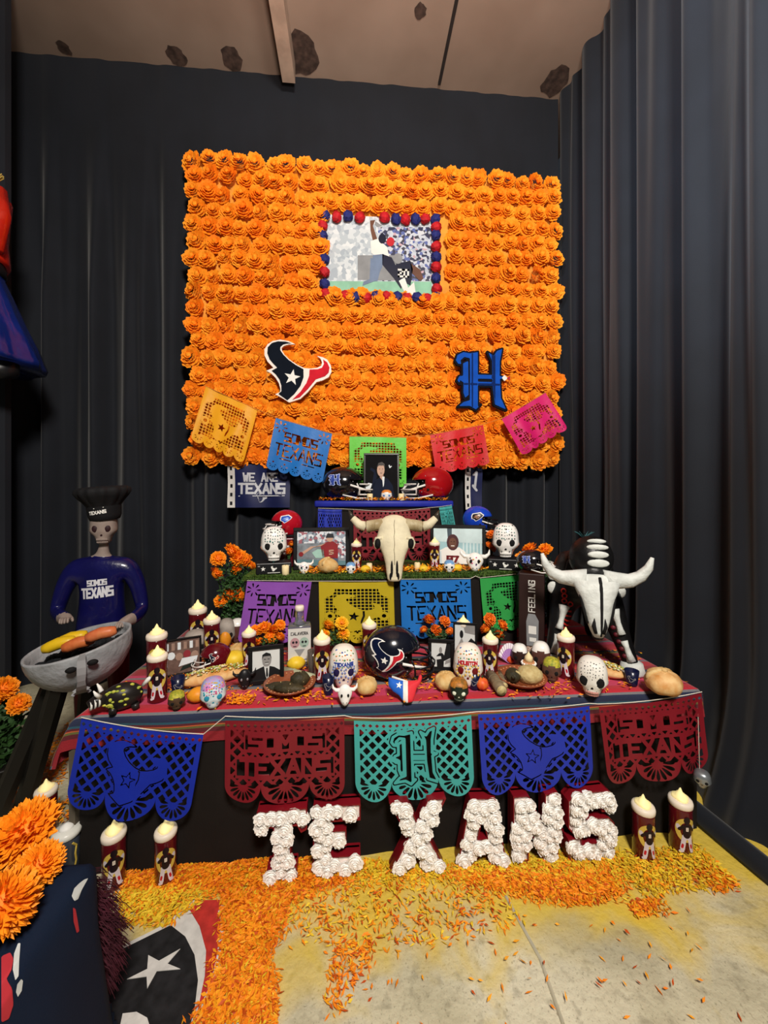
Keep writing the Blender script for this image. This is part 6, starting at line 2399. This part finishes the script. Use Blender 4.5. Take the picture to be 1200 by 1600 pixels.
cloth_flag('cloth_flag', 'navy cloth flag with silver words pinned below the marigold wall, left', 355, 453, 725, 793, 3.33, True, 1)
cloth_flag('cloth_flag', 'narrow folded navy flag with white heading below the marigold wall, right', 727, 753, 728, 796, 3.33, False, 2, head=(0, .34))

# ---------------------------------------------------------------- skin helper: one continuous body
from mathutils.bvhtree import BVHTree


def skin_mesh(name, verts, edges, radii, mats, pick=None, sub=2, loose=0):
    me = bpy.data.meshes.new(name)
    me.from_pydata([tuple(v) for v in verts], edges, [])
    o = bpy.data.objects.new(name, me)
    COL.objects.link(o)
    md = o.modifiers.new('skin', 'SKIN')
    md.use_smooth_shade = True
    for i, r in enumerate(radii):
        rr = r if hasattr(r, '__len__') else (r, r)
        me.skin_vertices[0].data[i].radius = rr
        me.skin_vertices[0].data[i].use_root = (i == 0)
    sb = o.modifiers.new('sub', 'SUBSURF')
    sb.levels = sub
    sb.render_levels = sub
    dg = bpy.context.evaluated_depsgraph_get()
    dg.update()
    nm = bpy.data.meshes.new_from_object(o.evaluated_get(dg))
    bpy.data.objects.remove(o)
    nm.name = name
    nm.materials.clear()
    for m in mats:
        nm.materials.append(m)
    if pick:
        for f in nm.polygons:
            f.material_index = pick(f.center)
    nm.polygons.foreach_set('use_smooth', [True] * len(nm.polygons))
    return nm


def front_of(me):
    """function x,z -> the y of the frontmost surface"""
    bv = BVHTree.FromPolygons([v.co for v in me.vertices], [p.vertices for p in me.polygons])

    def f(x, z, default=0.0):
        h = bv.ray_cast(Vector((x, -3, z)), Vector((0, 1, 0)))
        return h[0].y if h[0] is not None else default
    return f


# ---------------------------------------------------------------- the skeleton cook
CHX, CHY = ony(160, 900, 2.42).x, 2.42
t = thing('skeleton_cook', 'papier mache skeleton cook in blue shirt and black chef hat behind the grill', 'figure', (CHX, CHY, 0), face_cam((CHX, CHY)) * .4)
t.scale = (.80, .86, 1)
V = [(0, 0, .80), (0, 0, .95), (0, 0, 1.10), (0, 0, 1.20), (0, 0, 1.245), (.012, -.01, 1.30), (.02, -.02, 1.36),
     (.165, 0, 1.195), (.235, -.01, 1.08), (.275, -.03, .93), (.255, -.14, .905), (.215, -.235, .905),
     (-.165, 0, 1.195), (-.235, -.01, 1.08), (-.27, -.03, .95), (-.20, -.13, .94), (-.13, -.20, .945),
     (.10, 0, .70), (.11, -.01, .40), (.11, .0, .08), (.115, -.13, .035), (-.10, 0, .70), (-.11, -.01, .40), (-.11, 0, .08), (-.115, -.13, .035)]
E = [(0, 1), (1, 2), (2, 3), (3, 4), (4, 5), (5, 6), (3, 7), (7, 8), (8, 9), (9, 10), (10, 11), (3, 12), (12, 13), (13, 14), (14, 15), (15, 16), (0, 17), (17, 18), (18, 19), (19, 20), (0, 21), (21, 22), (22, 23), (23, 24)]
RD = [(.15, .11), (.155, .115), (.165, .12), (.14, .10), (.06, .05), (.032, .032), (.03, .03), .075, .058, .046, .040, .034, .075, .058, .046, .040, .034, .085, .065, .05, .04, .085, .065, .05, .04]
# five fingers on each hand
for (hv, sx) in ((11, 1), (16, -1)):
    b = Vector(V[hv])
    for k in range(4):
        n0 = len(V)
        off = Vector(((-.021 + .014 * k), -.01, .004))
        L = (.05, .06, .056, .044)[k]
        V += [b + off + Vector((0, -.02, .0)), b + off + Vector((-.004 * sx, -.02 - L * .5, .004)), b + off + Vector((-.008 * sx, -.02 - L * .8, -.016))]
        E += [(hv, n0), (n0, n0 + 1), (n0 + 1, n0 + 2)]
        RD += [.0095, .0085, .007]
    n0 = len(V)
    V += [b + Vector((-.03 * sx, -.005, -.004)), b + Vector((-.043 * sx, -.03, -.010))]
    E += [(hv, n0), (n0, n0 + 1)]
    RD += [.010, .008]
SHIRT = mat('shirt_blue_shaded', '101048', .28, .15, 10, .15, 40, coat=.3)  # blue darkened in the colour to put the cook in shade
TROU = mat('trousers_red', '6e0f1c', .5)


def pk(c):
    if c.z > 1.262:
        return 2
    if c.y < -.175 and c.z > .85:
        return 2
    return 0 if c.z > .80 else (1 if c.z > .07 else 3)


cook_me = skin_mesh('body', V, E, RD, [SHIRT, TROU, BONE, BLACK], pk)
cook_me.materials[2] = mat('cook_bone_shaded', '8f8078', .6)  # bone tone darkened too, shade over the cook put into the colour
link('body', cook_me, t)
ff = front_of(cook_me)
mb = MB()
fm_ = lambda x, z, e: (x, ff(x, z, -.12) - .004, z)
letters(mb, 'SOMOS', .0, 1.115, .125, .036, .0085, 0, rot=.05, fmap=fm_)
letters(mb, 'TEXANS', .0, 1.058, .20, .062, .013, 0, rot=.05, fmap=fm_)
mb.build('shirt_print', mat('silver_print', 'd3d3da', .5), t)
hd = skull('head', 'x', (0, 0, 0),   .165, .215, mat('cook_bone_shaded', '8f8078', .6), rz=.12, teeth=True, eyec=mat('brown_socket', '2a1016', .6))
del hd['label'], hd['category']
hd.parent = t
hd.location = (.02, -.025, 1.335)
mb = MB()
mb.lathe([(.085, 0), (.093, .003), (.104, .03), (.108, .085), (.112, .10)], 28)
hat = MB()
hat.lathe([(.108, .085), (.125, .11), (.155, .14), (.172, .165), (.168, .185), (.14, .197), (.06, .200), (.002, .199)], 56, wob=lambda a, k: 1 + (.05 * math.sin(14 * a + .6 * math.sin(3 * a)) if 1 <= k <= 5 else 0), caps=False)
hb = mb.build('chef_hat', mat('hat_cloth', '0f0f12', .8, .1, 6, .15, 120), t, True, (.03, -.03, 1.478), (R(3), R(-4), 0))
hat.build('hat_crown', mat('hat_cloth', '0f0f12', .8), hb, True)
mb = MB()
cm = lambda x, y, e: (.1075 * math.sin(x / .1075), -.1075 * math.cos(x / .1075) - .0015, y)
letters(mb, 'TEXANS', -.01, .052, .115, .021, .005, 0, rot=.07, fmap=cm)
mb.add([cm(x, z, 0) for x, z in [(-.03, .0735), (.035, .078), (.035, .081), (-.03, .0765)]], [(0, 1, 2, 3)])
mb.build('hat_print', WHITE, hb)

# ---------------------------------------------------------------- grill bowl
GRAY = mat('foil_grey', '9a9c9f', .42, .2, 7, .8, 22)
GX, GY, GZ, GR = ony(125, 1000, 2.04).x, 2.04, .875, .222
GRZ = face_cam((GX, GY))
t = thing('grill', 'round grey papier mache grill bowl on slanted dark legs, left of the altar', 'grill', (GX, GY, 0), GRZ)
RM = Matrix.Translation((0, 0, GZ)) @ Matrix.Rotation(R(-11), 4, 'Y')
prof = []
for i in range(13):
    a = PI / 2 * i / 12
    prof.append((max(.002, GR * math.sin(a)), -GR * math.cos(a)))
inn = [(r * .93, z * .93 + (.0 if k < len(prof) - 1 else 0)) for k, (r, z) in enumerate(prof)][::-1]
mb = MB()
mb.lathe(prof + [(GR, .006), (GR * .965, .01)] + inn, 48, 0, RM, wob=lambda a, k: 1 + .008 * math.sin(9 * a + k), caps=False)
mb.build('bowl', GRAY, t, True)
mb = MB()
mb.lathe([(.001, -.075), (GR * .86, -.07)], 32, 0, RM, caps=False)
rnd = random.Random(9)
for k in range(70):
    a, q = rnd.random() * 6.28, rnd.random() ** .5 * GR * .82
    mb.blob((q * math.cos(a), q * math.sin(a), -.065), (.03, .026, .02), 7, 4, 0, RM, fn=lambda d: 1 + rnd.uniform(-.15, .15))
tag(mb.build('coals', mat('charcoal', '15181c', .8, .4, 30), t), kind='stuff')
foot = Matrix.Rotation(-GRZ, 3, 'Z') @ (onz(36, 1262, 0) - Vector((GX, GY, 0)))
LEGM = mat('dark_wood_leg', '15130f', .6)
for (top, bot) in (((-.08, -.06, GZ - .17), (foot.x, foot.y, 0)), ((.04, .08, GZ - .18), (.0, .26, 0)), ((-.10, .06, GZ - .17), (-.34, .20, 0))):
    mb = MB()
    mb.tube([top, bot], .042, 6)
    mb.build('leg', LEGM, t)
# tongs hung on the front of the bowl
mb = MB()
pts = [Vector((.01, -GR * 1.0 - .02, GZ + .02))]
for i in range(9):
    a = R(88 - i * 9)
    pts.append(Vector((.005, -(GR + .012) * math.sin(a), GZ - (GR + .012) * math.cos(a))))
vs = []
wd = [.010, .015, .017, .017, .015, .017, .020, .023, .026, .026]
for k, p in enumerate(pts):
    for sx in (-1, 1):
        for dy in (0, -.012):
            vs.append((p.x + sx * wd[k] + .0, p.y + dy, p.z))
fs = []
for k in range(len(pts) - 1):
    a = 4 * k
    fs += [(a + 1, a + 3, a + 7, a + 5), (a, a + 4, a + 6, a + 2), (a, a + 1, a + 5, a + 4), (a + 2, a + 6, a + 7, a + 3)]
fs += [(0, 2, 3, 1), (4 * 9, 4 * 9 + 1, 4 * 9 + 3, 4 * 9 + 2)]
tg = thing('tongs', 'pale grey toothed tongs hanging down the front of the grill bowl', 'tongs', (GX, GY, 0), GRZ)
MB().add(vs, fs).build('arm', mat('tongs_grey', 'a6a7a9', .45), tg)
mb = MB()
for k in (6, 7, 8, 9):
    for sx in (-1, 1):
        p = pts[k]
        mb.add([(p.x + sx * wd[k], p.y - .012, p.z + .012), (p.x + sx * (wd[k] + .014), p.y - .008, p.z), (p.x + sx * wd[k], p.y - .012, p.z - .008), (p.x + sx * wd[k], p.y, p.z)], [(0, 1, 2), (0, 2, 3), (0, 3, 1), (1, 3, 2)])
mb.build('teeth', mat('tongs_grey', 'a6a7a9', .45), tg)
for (x, z) in ((-.032, -.045), (.046, -.03)):
    mb = MB()
    mb.blob((x, -GR - .016, GZ + z), (.022, .012, .014), 10, 6)
    mb.build('grip', DARK, tg, True)
# sausages and corn on the coals
for (px, py, L, a, c, lab) in ((92, 1000, .13, .32, mat('mustard_yellow', 'd9b21c', .4, .1), 'yellow corn cob on the grill, farthest left'), (112, 991, .13, .30, mat('mustard_yellow', 'd9b21c', .4, .1), 'second yellow corn cob behind the front sausage'),
                               (122, 999, .125, .30, mat('sausage_orange', 'b9582c', .4, hex2='cf7440', scale=20), 'orange brown sausage at the front of the grill'), (158, 984, .125, .26, mat('sausage_red', 'c05a34', .4, hex2='d07a4a', scale=20), 'orange red sausage on the right side of the grill')):
    q = ony(px, py + 7, GY - .06 + (.05 if 'second' in lab else 0))
    o = thing('sausage' if 'sausage' in lab else 'corn_cob', lab, 'food', q)
    d = Vector((math.cos(a * .5) * L / 2, .02, math.sin(a) * L / 2 * .8))
    MB().tube([-d * 1.0, -d * .93, -d * .6, d * 0 + Vector((0, 0, .006)), d * .6, d * .93, d], [.006, .020, .027, .029, .027, .020, .006], 12).build('skin', c, o, True)
    MB().tube([d * 1.0, d * 1.12], [.007, .004], 6).build('tip', DARK, o)

# ---------------------------------------------------------------- black bull with painted bones
BX = 1.285
t = thing('skeleton_bull', 'black papier mache bull with painted white bones standing at the table right', 'bull', (BX, 2.0, ZT), -.38)
BL = mat('bull_black', '101011', .4, .2, 12, .35, 30)
V = [(0, .40, .40), (0, .24, .44), (0, .10, .47), (0, .03, .52), (0, -.02, .50),
     (.11, .06, .36), (.15, .0, .20), (.19, -.03, .07), (.20, -.04, .0), (-.11, .06, .36), (-.15, .0, .20), (-.18, -.03, .07), (-.185, -.04, .0),
     (.10, .46, .30), (.11, .50, .16), (.12, .46, .0), (-.10, .46, .30), (-.11, .50, .16), (-.12, .46, .0), (0, .10, .60)]
E = [(0, 1), (1, 2), (2, 3), (3, 4), (2, 5), (5, 6), (6, 7), (7, 8), (2, 9), (9, 10), (10, 11), (11, 12), (0, 13), (13, 14), (14, 15), (0, 16), (16, 17), (17, 18), (2, 19)]
RD = [.14, .15, .16, .13, .10, .085, .052, .040, .046, .085, .052, .040, .046, .085, .05, .045, .085, .05, .045, .075]
bme = skin_mesh('body', V, E, RD, [BL], None, 2)
link('body', bme, t)
bf = front_of(bme)
PB = mat('bull_bone_white', 'cdd1cd', .5, .08, 20, .7, 30)
# skull face: wide brow that narrows to the muzzle, hanging in front of the chest
HY = -.16
hs_ = [((0, HY + .03, .535), .03, .03), ((0, HY + .0, .52), .13, .06), ((0, HY - .02, .48), .145, .07), ((0, HY - .035, .43), .125, .07), ((0, HY - .05, .37), .098, .062), ((0, HY - .062, .31), .082, .055), ((0, HY - .07, .25), .066, .05), ((0, HY - .075, .20), .048, .042), ((0, HY - .075, .165), .03, .03)]
hs_ = [((c[0], c[1], .525 + (c[2] - .525) * .80), a * .74, b_ * .85) for c, a, b_ in hs_]
mb = MB()
loft(mb, hs_, 24, 0, None, 2.4)
hdo = mb.build('head', PB, t, True)
mb = MB()
mb.tube([(0, HY + .08, .50), (0, HY + .02, .47)], [.10, .09], 14)
mb.build('neck', BL, t, True)
mb = MB()
for sx in (-1, 1):
    mb = MB()
    mb.tube([(sx * .04, HY - .01, .50), (sx * .10, HY + .0, .502), (sx * .16, HY - .0, .505), (sx * .205, HY, .53), (sx * .235, HY - .01, .575), (sx * .25, HY - .01, .625)], [.055, .042, .034, .028, .020, .008], 12)
    mb.build('horn', PB, hdo, True)
mb = MB()
fl = lambda z: next(((a[0][1] + (b[0][1] - a[0][1]) * (a[0][2] - z) / (a[0][2] - b[0][2])) - (a[2] + (b[2] - a[2]) * (a[0][2] - z) / (a[0][2] - b[0][2])) for a, b in zip(hs_, hs_[1:]) if a[0][2] >= z >= b[0][2]), HY)
mb.tube([(.012 - .02 * (.52 - z), fl(z) - .0, z) for z in (.52, .50, .47, .43, .39, .35, .31, .28, .245)], [.007, .008, .008, .007, .007, .006, .006, .005, .004], 6)
for sx in (-1, 1):
    mb.tube([(sx * .022, fl(.33) + .006, .335), (sx * .025, fl(.295) + .004, .295), (sx * .016, fl(.26) + .002, .26)], [.003, .010, .008], 7)
    mb.tube([(sx * .078, fl(.46) + .04, .465), (sx * .073, fl(.42) + .035, .42), (sx * .063, fl(.36) + .026, .36), (sx * .05, fl(.30) + .02, .30)], [.006, .009, .007, .005], 7)
mb.build('painted_lines', DARK, hdo, True)
mb = MB()
mb.blob((0, HY - .07, .24), (.028, .03, .026), 12, 7)
mb.build('muzzle', BL, hdo, True)
mb = MB()
mb.blob((.0, HY + .09, .60), (.108, .10, .116), 20, 12)
cr_ = mb.build('crest', BL, t, True)
for (z, w, hh) in ((.692, .046, .013), (.664, .052, .015), (.628, .050, .018), (.585, .052, .021)):
    y = HY + .09 - .10 * math.sqrt(max(0, 1 - ((z - .60) / .116) ** 2)) + .003
    mb = MB()
    mb.blob((.015, y, z), (w, .009, hh), 14, 8)
    mb.build('bone_plate', PB, cr_, True)
mb = MB()
rnd = random.Random(2)
for k in range(16):
    a = rnd.random() * 6.28
    mb.tube([(-.03, HY + .1, .70), (-.03 + .03 * math.cos(a), HY + .1 + .02 * math.sin(a), .725), (-.03 + .05 * math.cos(a), HY + .1 + .04 * math.sin(a), .735)], [.002, .0018, .0008], 4)
mb.build('tuft', mat('tuft_teal', '2c5a60', .6), t)


def on_leg(a, b, k, r=.0):
    A, B = Vector(V[a]), Vector(V[b])
    p = A.lerp(B, k)
    return Vector((p.x, bf(p.x, p.z, p.y - .05), p.z))


for sx, ids in ((1, (5, 6, 7, 8)), (-1, (9, 10, 11, 12))):
    mb = MB()
    mb.tube([on_leg(ids[0], ids[1], k) for k in (.25, .45, .65, .85, 1.0)], [.030, .020, .014, .016, .022], 8)
    mb.build('leg_bone', PB, t, True)
    mb = MB()
    mb.tube([on_leg(ids[1], ids[2], k) for k in (.25, .5, .75, 1.0)], [.018, .014, .016, .022], 8)
    mb.build('shin_bone', PB, t, True)
    A = Vector(V[ids[3]])
    MB().lathe([(.058, 0), (.060, .012), (.050, .055), (.034, .062)], 16, 0, Matrix.Translation((A.x, A.y, 0))).build('hoof', PB, t, True)
    c = Vector((sx * .17, bf(sx * .17, .40, -.05), .40))
    mb = MB()
    mb.blob(c, (.03, .014, .036), 12, 7)
    mb.blob(c + Vector((0, .02, .065)), (.026, .016, .028), 12, 7)
    mb.build('shoulder_bone', PB, t, True)
mb = MB()
for k in range(5):
    z = .30 - k * .026
    for (xa, xb) in ((-.145 + .004 * k, -.085 - .002 * k),):
        mb.tube([(xa, bf(xa, z, -.08) - .002, z + .010), ((xa + xb) / 2, bf((xa + xb) / 2, z, -.08) - .002, z - .006), (xb, bf(xb, z, -.08) - .002, z - .010)], .0055, 6)
for (x, z) in ((-.12, .345), (-.118, .372), (-.122, .398), (-.09, .33)):
    y = bf(x, z, -.08) - .003
    mb.tube([(x + .012 * math.cos(a), y, z + .012 * math.sin(a)) for a in [i * PI / 5 for i in range(11)]], .004, 5)
mb.build('red_scrolls', mat('scroll_red', 'b3261e', .5), t, True)
mb = MB()
for k in range(6):
    z = .26 - k * .034
    x = .105 + k * .012
    mb.blob((x, bf(x, z, -.05) + .004, z), (.016, .012, .013), 9, 5)
mb.build('red_beads', mat('bead_maroon', '5a1420', .5), t, True)
mb = MB()
mb.tube([(0, .53, .44), (0, .60, .36), (.01, .61, .24)], [.02, .012, .010], 8)
mb.blob((.01, .61, .20), (.018, .018, .04), 9, 6)
mb.build('tail', BL, t, True)

# ---------------------------------------------------------------- hanging papier mache doll at the left
q = ony(-50, 560, 2.72)
ZD = ony(-50, 590, 2.72).z
t = thing('hanging_doll', 'hanging papier mache doll in glossy red jacket and blue flared skirt, left edge', 'doll', (q.x, 2.72, ZD))
REDG = mat('glossy_red', 'c22412', .2, .15, 8, .3, 20, coat=.5)
BLUG = mat('glossy_blue', '12246e', .18, .15, 8, .4, 16, coat=.6)
MB().lathe([(.20, .78), (.205, .80), (.19, .95), (.20, 1.10), (.21, 1.22), (.12, 1.30), (.05, 1.33)], 30, wob=lambda a, k: 1 + .02 * math.sin(7 * a + k)).build('jacket', REDG, t, True)
for sx in (-1, 1):
    MB().tube([(sx * .17, 0, 1.24), (sx * .215, -.02, 1.06), (sx * .20, -.05, .82)], [.06, .055, .05], 12).build('sleeve', REDG, t, True)
MB().lathe([(.375, .10), (.38, .13), (.33, .28), (.27, .42), (.215, .58), (.175, .68), (.17, .73)], 44, wob=lambda a, k: 1 + (.05 if k < 4 else .02) * math.sin(10 * a + .4 * k)).build('skirt', BLUG, t, True)
MB().lathe([(.18, .70), (.185, .72), (.18, .79)], 24).build('belt', BLACK, t, True)
for sx in (-1, 1):
    MB().tube([(sx * .22, 0, .16), (sx * .23, -.01, .05), (sx * .24, -.09, .02)], [.08, .075, .05], 12).build('boot', BLACK, t, True)
hd2 = skull('head', 'x', (0, 0, 0), .20, .26, BONE, rz=.5)
del hd2['label'], hd2['category']
hd2.parent = t
hd2.location = (0, 0, 1.325)
mb = MB()
rnd = random.Random(6)
for k in range(24):
    a = rnd.random() * 6.28
    mb.tube([(.16 + .03 * math.cos(a), -.03 + .03 * math.sin(a), 1.29), (.18 + .06 * math.cos(a), -.04 + .05 * math.sin(a), 1.31 + .02 * rnd.random())], [.006, .003], 5)
mb.build('straw_trim', mat('straw', 'c9b25a', .7), t)
cord('thin cord from which the papier mache doll hangs at the left', [(q.x, 2.72, ZD + 1.57), (q.x, 2.72, ZC - .002)], .004, 'string_grey', '77777a')

# ---------------------------------------------------------------- navy draped pedestal in the near left corner, with big marigolds
NV = mat('navy_cloth', '0b1a30', .8, .1, 5, .12, 250, spec=.2)
PX1, PY1, PZ = -.80, 1.17, .555
t = thing('draped_pedestal', 'low pedestal draped in navy team cloth in the near left corner', 'table', (-1.145, .8, 0))
MB().bev((0, 0, PZ / 2 - .004), (.76, .70, PZ - .012), .01).build('pedestal_box', BLACK, t)
cl = MB()
nx, ny = 60, 60
W2, D2 = .39, .36
vs = []
for j in range(ny + 1):
    for i in range(nx + 1):
        u, v = -W2 - .50 + (2 * W2 + 1.0) * i / nx, -D2 - .50 + (2 * D2 + 1.0) * j / ny
        ex, ey = max(0, abs(u) - W2), max(0, abs(v) - D2)
        dr = max(ex, ey) + .15 * min(ex, ey)
        x, y = max(-W2, min(W2, u)), max(-D2, min(D2, v))
        fl_ = (.16 + .10 * math.sin(7 * (u if ey > ex else v) + 1)) * (.35 if ex > 0 and ey > 0 else 1)
        if ex > 0:
            x += math.copysign(.01 + fl_ * ex, u)
        if ey > 0:
            y += math.copysign(.01 + fl_ * ey, v)
        vs.append((x, y, max(.004, PZ - .96 * dr + (.006 * math.sin(u * 14) * math.cos(v * 11) if dr == 0 else 0))))
fs = [(j * (nx + 1) + i, j * (nx + 1) + i + 1, (j + 1) * (nx + 1) + i + 1, (j + 1) * (nx + 1) + i) for j in range(ny) for i in range(nx)]
cl.add(vs, fs)
clo = cl.build('draped_cloth', NV, t, True)
cb = BVHTree.FromPolygons([v.co for v in clo.data.vertices], [p.vertices for p in clo.data.polygons])


def onside(px, py, e=.004):
    """where a sight line meets the cloth, in the pedestal's own space"""
    o = Vector((0, 0, CAMH)) - Vector((-1.145, .8, 0))
    d = ray(px, py).normalized()
    h = cb.ray_cast(o, d)
    return (h[0] - d * e) if h[0] is not None else None


def cloth_print(name, poly, m):
    mb = MB()
    vs, fs = field_mesh(lambda X, Y: poly_field(poly, X, Y), min(p[0] for p in poly) - 1, max(p[0] for p in poly) + 1, min(p[1] for p in poly) - 1, max(p[1] for p in poly) + 1, 14, 24)
    P = [onside(x, y) for x, y in vs]
    if all(p is not None for p in P) and P:
        mb.add(P, [f[::-1] for f in fs])
        mb.build(name, m, t, True)


CW = mat('cloth_print_white', 'c9cfce', .6)
CRD = mat('cloth_print_red', 'b3303a', .6)
cloth_print('white_wisp', [(132, 1374), (138, 1372), (128, 1390), (122, 1405), (116, 1408), (112, 1400), (116, 1388), (124, 1380)], CW)
cloth_print('red_wisp', [(114, 1418), (118, 1420), (121, 1436), (124, 1455), (120, 1458), (115, 1440)], CRD)
cloth_print('white_leaf', [(28, 1474), (32, 1473), (30, 1500), (29, 1525), (24, 1532), (20, 1515), (22, 1490)], CW)
cloth_print('white_leaf', [(33, 1530), (36, 1532), (34, 1548), (28, 1558), (25, 1550), (27, 1538)], CW)
cloth_print('red_shape', [(2, 1494), (16, 1488), (21, 1498), (18, 1515), (10, 1530), (19, 1545), (21, 1570), (14, 1592), (2, 1598)], CRD)
# maroon fringe at the back corner
fr = thing('fringe_tassel', 'shaggy maroon fringe hanging from the back corner of the navy cloth', 'fringe', (-.80, 1.235, .365))
mb = MB()
rnd = random.Random(12)
for k in range(900):
    u = rnd.random()
    a = Vector((-.05 + .06 * u + rnd.uniform(-.012, .012), -.02 + rnd.uniform(-.03, .03), .07 - .27 * u))
    L = .06 + .06 * math.sin(PI * min(1, u * .8 + .15))
    d = Vector((L * rnd.uniform(.6, 1.1), rnd.uniform(-.03, .03), rnd.uniform(-.04, .03)))
    mb.tube([a, a + d * .5 + Vector((0, 0, .012)), a + d * .85, a + d + Vector((0, 0, -.022))], [.0014, .0014, .0012, .0008], 3)
tag(mb.build('strands', mat('maroon_yarn', '3a0f1c', .8, .3, 20), fr), kind='stuff')
mb = MB()
mb.tube([(-.04, -.02, .09), (-.02, -.02, -.05), (.0, -.02, -.21)], [.012, .016, .012], 8)
mb.build('band', NV, fr, True)
for k, (px, py, rr, lab, dz) in enumerate(((38, 1299, 46, 'big shaggy orange marigold nearest the dark grill leg, on the navy cloth', .088), (62, 1352, 33, 'smaller orange marigold at the back edge of the navy cloth', .05), (6, 1412, 50, 'big shaggy orange marigold lowest at the left edge on navy cloth', .085), (-52, 1350, 44, 'orange marigold cut by the left edge, above the others on navy cloth', .08))):
    p = onz(px, py, PZ + dz)
    r = rr * mpp(p)
    f = thing('marigold_flower', lab, 'flower', p, rot=(.5 + .1 * k, -.1 + .2 * (k % 2), k))
    o = link('flower_head', HEADBIG[k % 2], f)
    o.scale = (r, r, r)
    MB().tube([(0, 0, -r * .2), (.0, .0, -r * .55)], r * .14, 7).build('calyx', STEM, f)

# ---------------------------------------------------------------- big emblem laid in powder on the floor
t0 = onz(250, 1520, 0)
t = thing('floor_emblem', 'large bull-head emblem laid in black, white and red on the floor, cropped', 'floor emblem', (t0.x, t0.y, 0))


def fl_poly(name, pts, m, z):
    P = [onz(x / 3, 1200 + y / 3, 0) for x, y in pts]
    P = ccw([(p.x - t0.x, p.y - t0.y) for p in P])
    n_ = len(P)
    mb = MB()
    mb.add([(x, y, z) for x, y in P] + [(x, y, .0005) for x, y in P], [tuple(range(n_))] + [(i, i + n_, (i + 1) % n_ + n_, (i + 1) % n_)[::-1] for i in range(n_)])
    mb.build(name, m, t)


fl_poly('white_border', [(440, 900), (500, 872), (790, 728), (870, 640), (940, 560), (965, 565), (890, 655), (1060, 612), (1068, 625), (1040, 680), (1052, 730), (1030, 900), (1000, 1030), (950, 1115), (930, 1165), (900, 1250), (880, 1300), (380, 1300), (400, 1000)], mat('emblem_white', 'cfcdc8', .7, .1, 30), .003)
fl_poly('red_field', [(885, 662), (960, 624), (1050, 622), (1022, 676), (1036, 730), (1015, 890), (985, 1020), (925, 1150), (960, 980), (966, 860), (935, 745)], mat('emblem_red', 'b8312a', .7, .2, 30), .0045)
fl_poly('black_field', [(440, 915), (505, 888), (800, 742), (868, 795), (912, 882), (928, 1000), (914, 1120), (890, 1220), (870, 1300), (380, 1300), (400, 1000)], mat('emblem_black', '1b1b1d', .8, .5, 26), .0045)
fl_poly('star', [(845, 855), (785, 925), (845, 950), (735, 960), (690, 1042), (687, 985), (595, 998), (690, 950), (695, 885), (745, 912)], mat('emblem_white', 'cfcdc8', .7), .0065)
fl_poly('white_arc', [(575, 1160), (640, 1152), (690, 1180), (705, 1230), (560, 1230)], mat('emblem_white', 'cfcdc8', .7), .0065)
fl_poly('pink_powder', [(1075, 700), (1100, 640), (1135, 640), (1150, 720), (1120, 860), (1140, 980), (1100, 1060), (1070, 980), (1080, 850)], mat('powder_red', 'b5524c', .9, hex2='a08266', scale=16), .002)
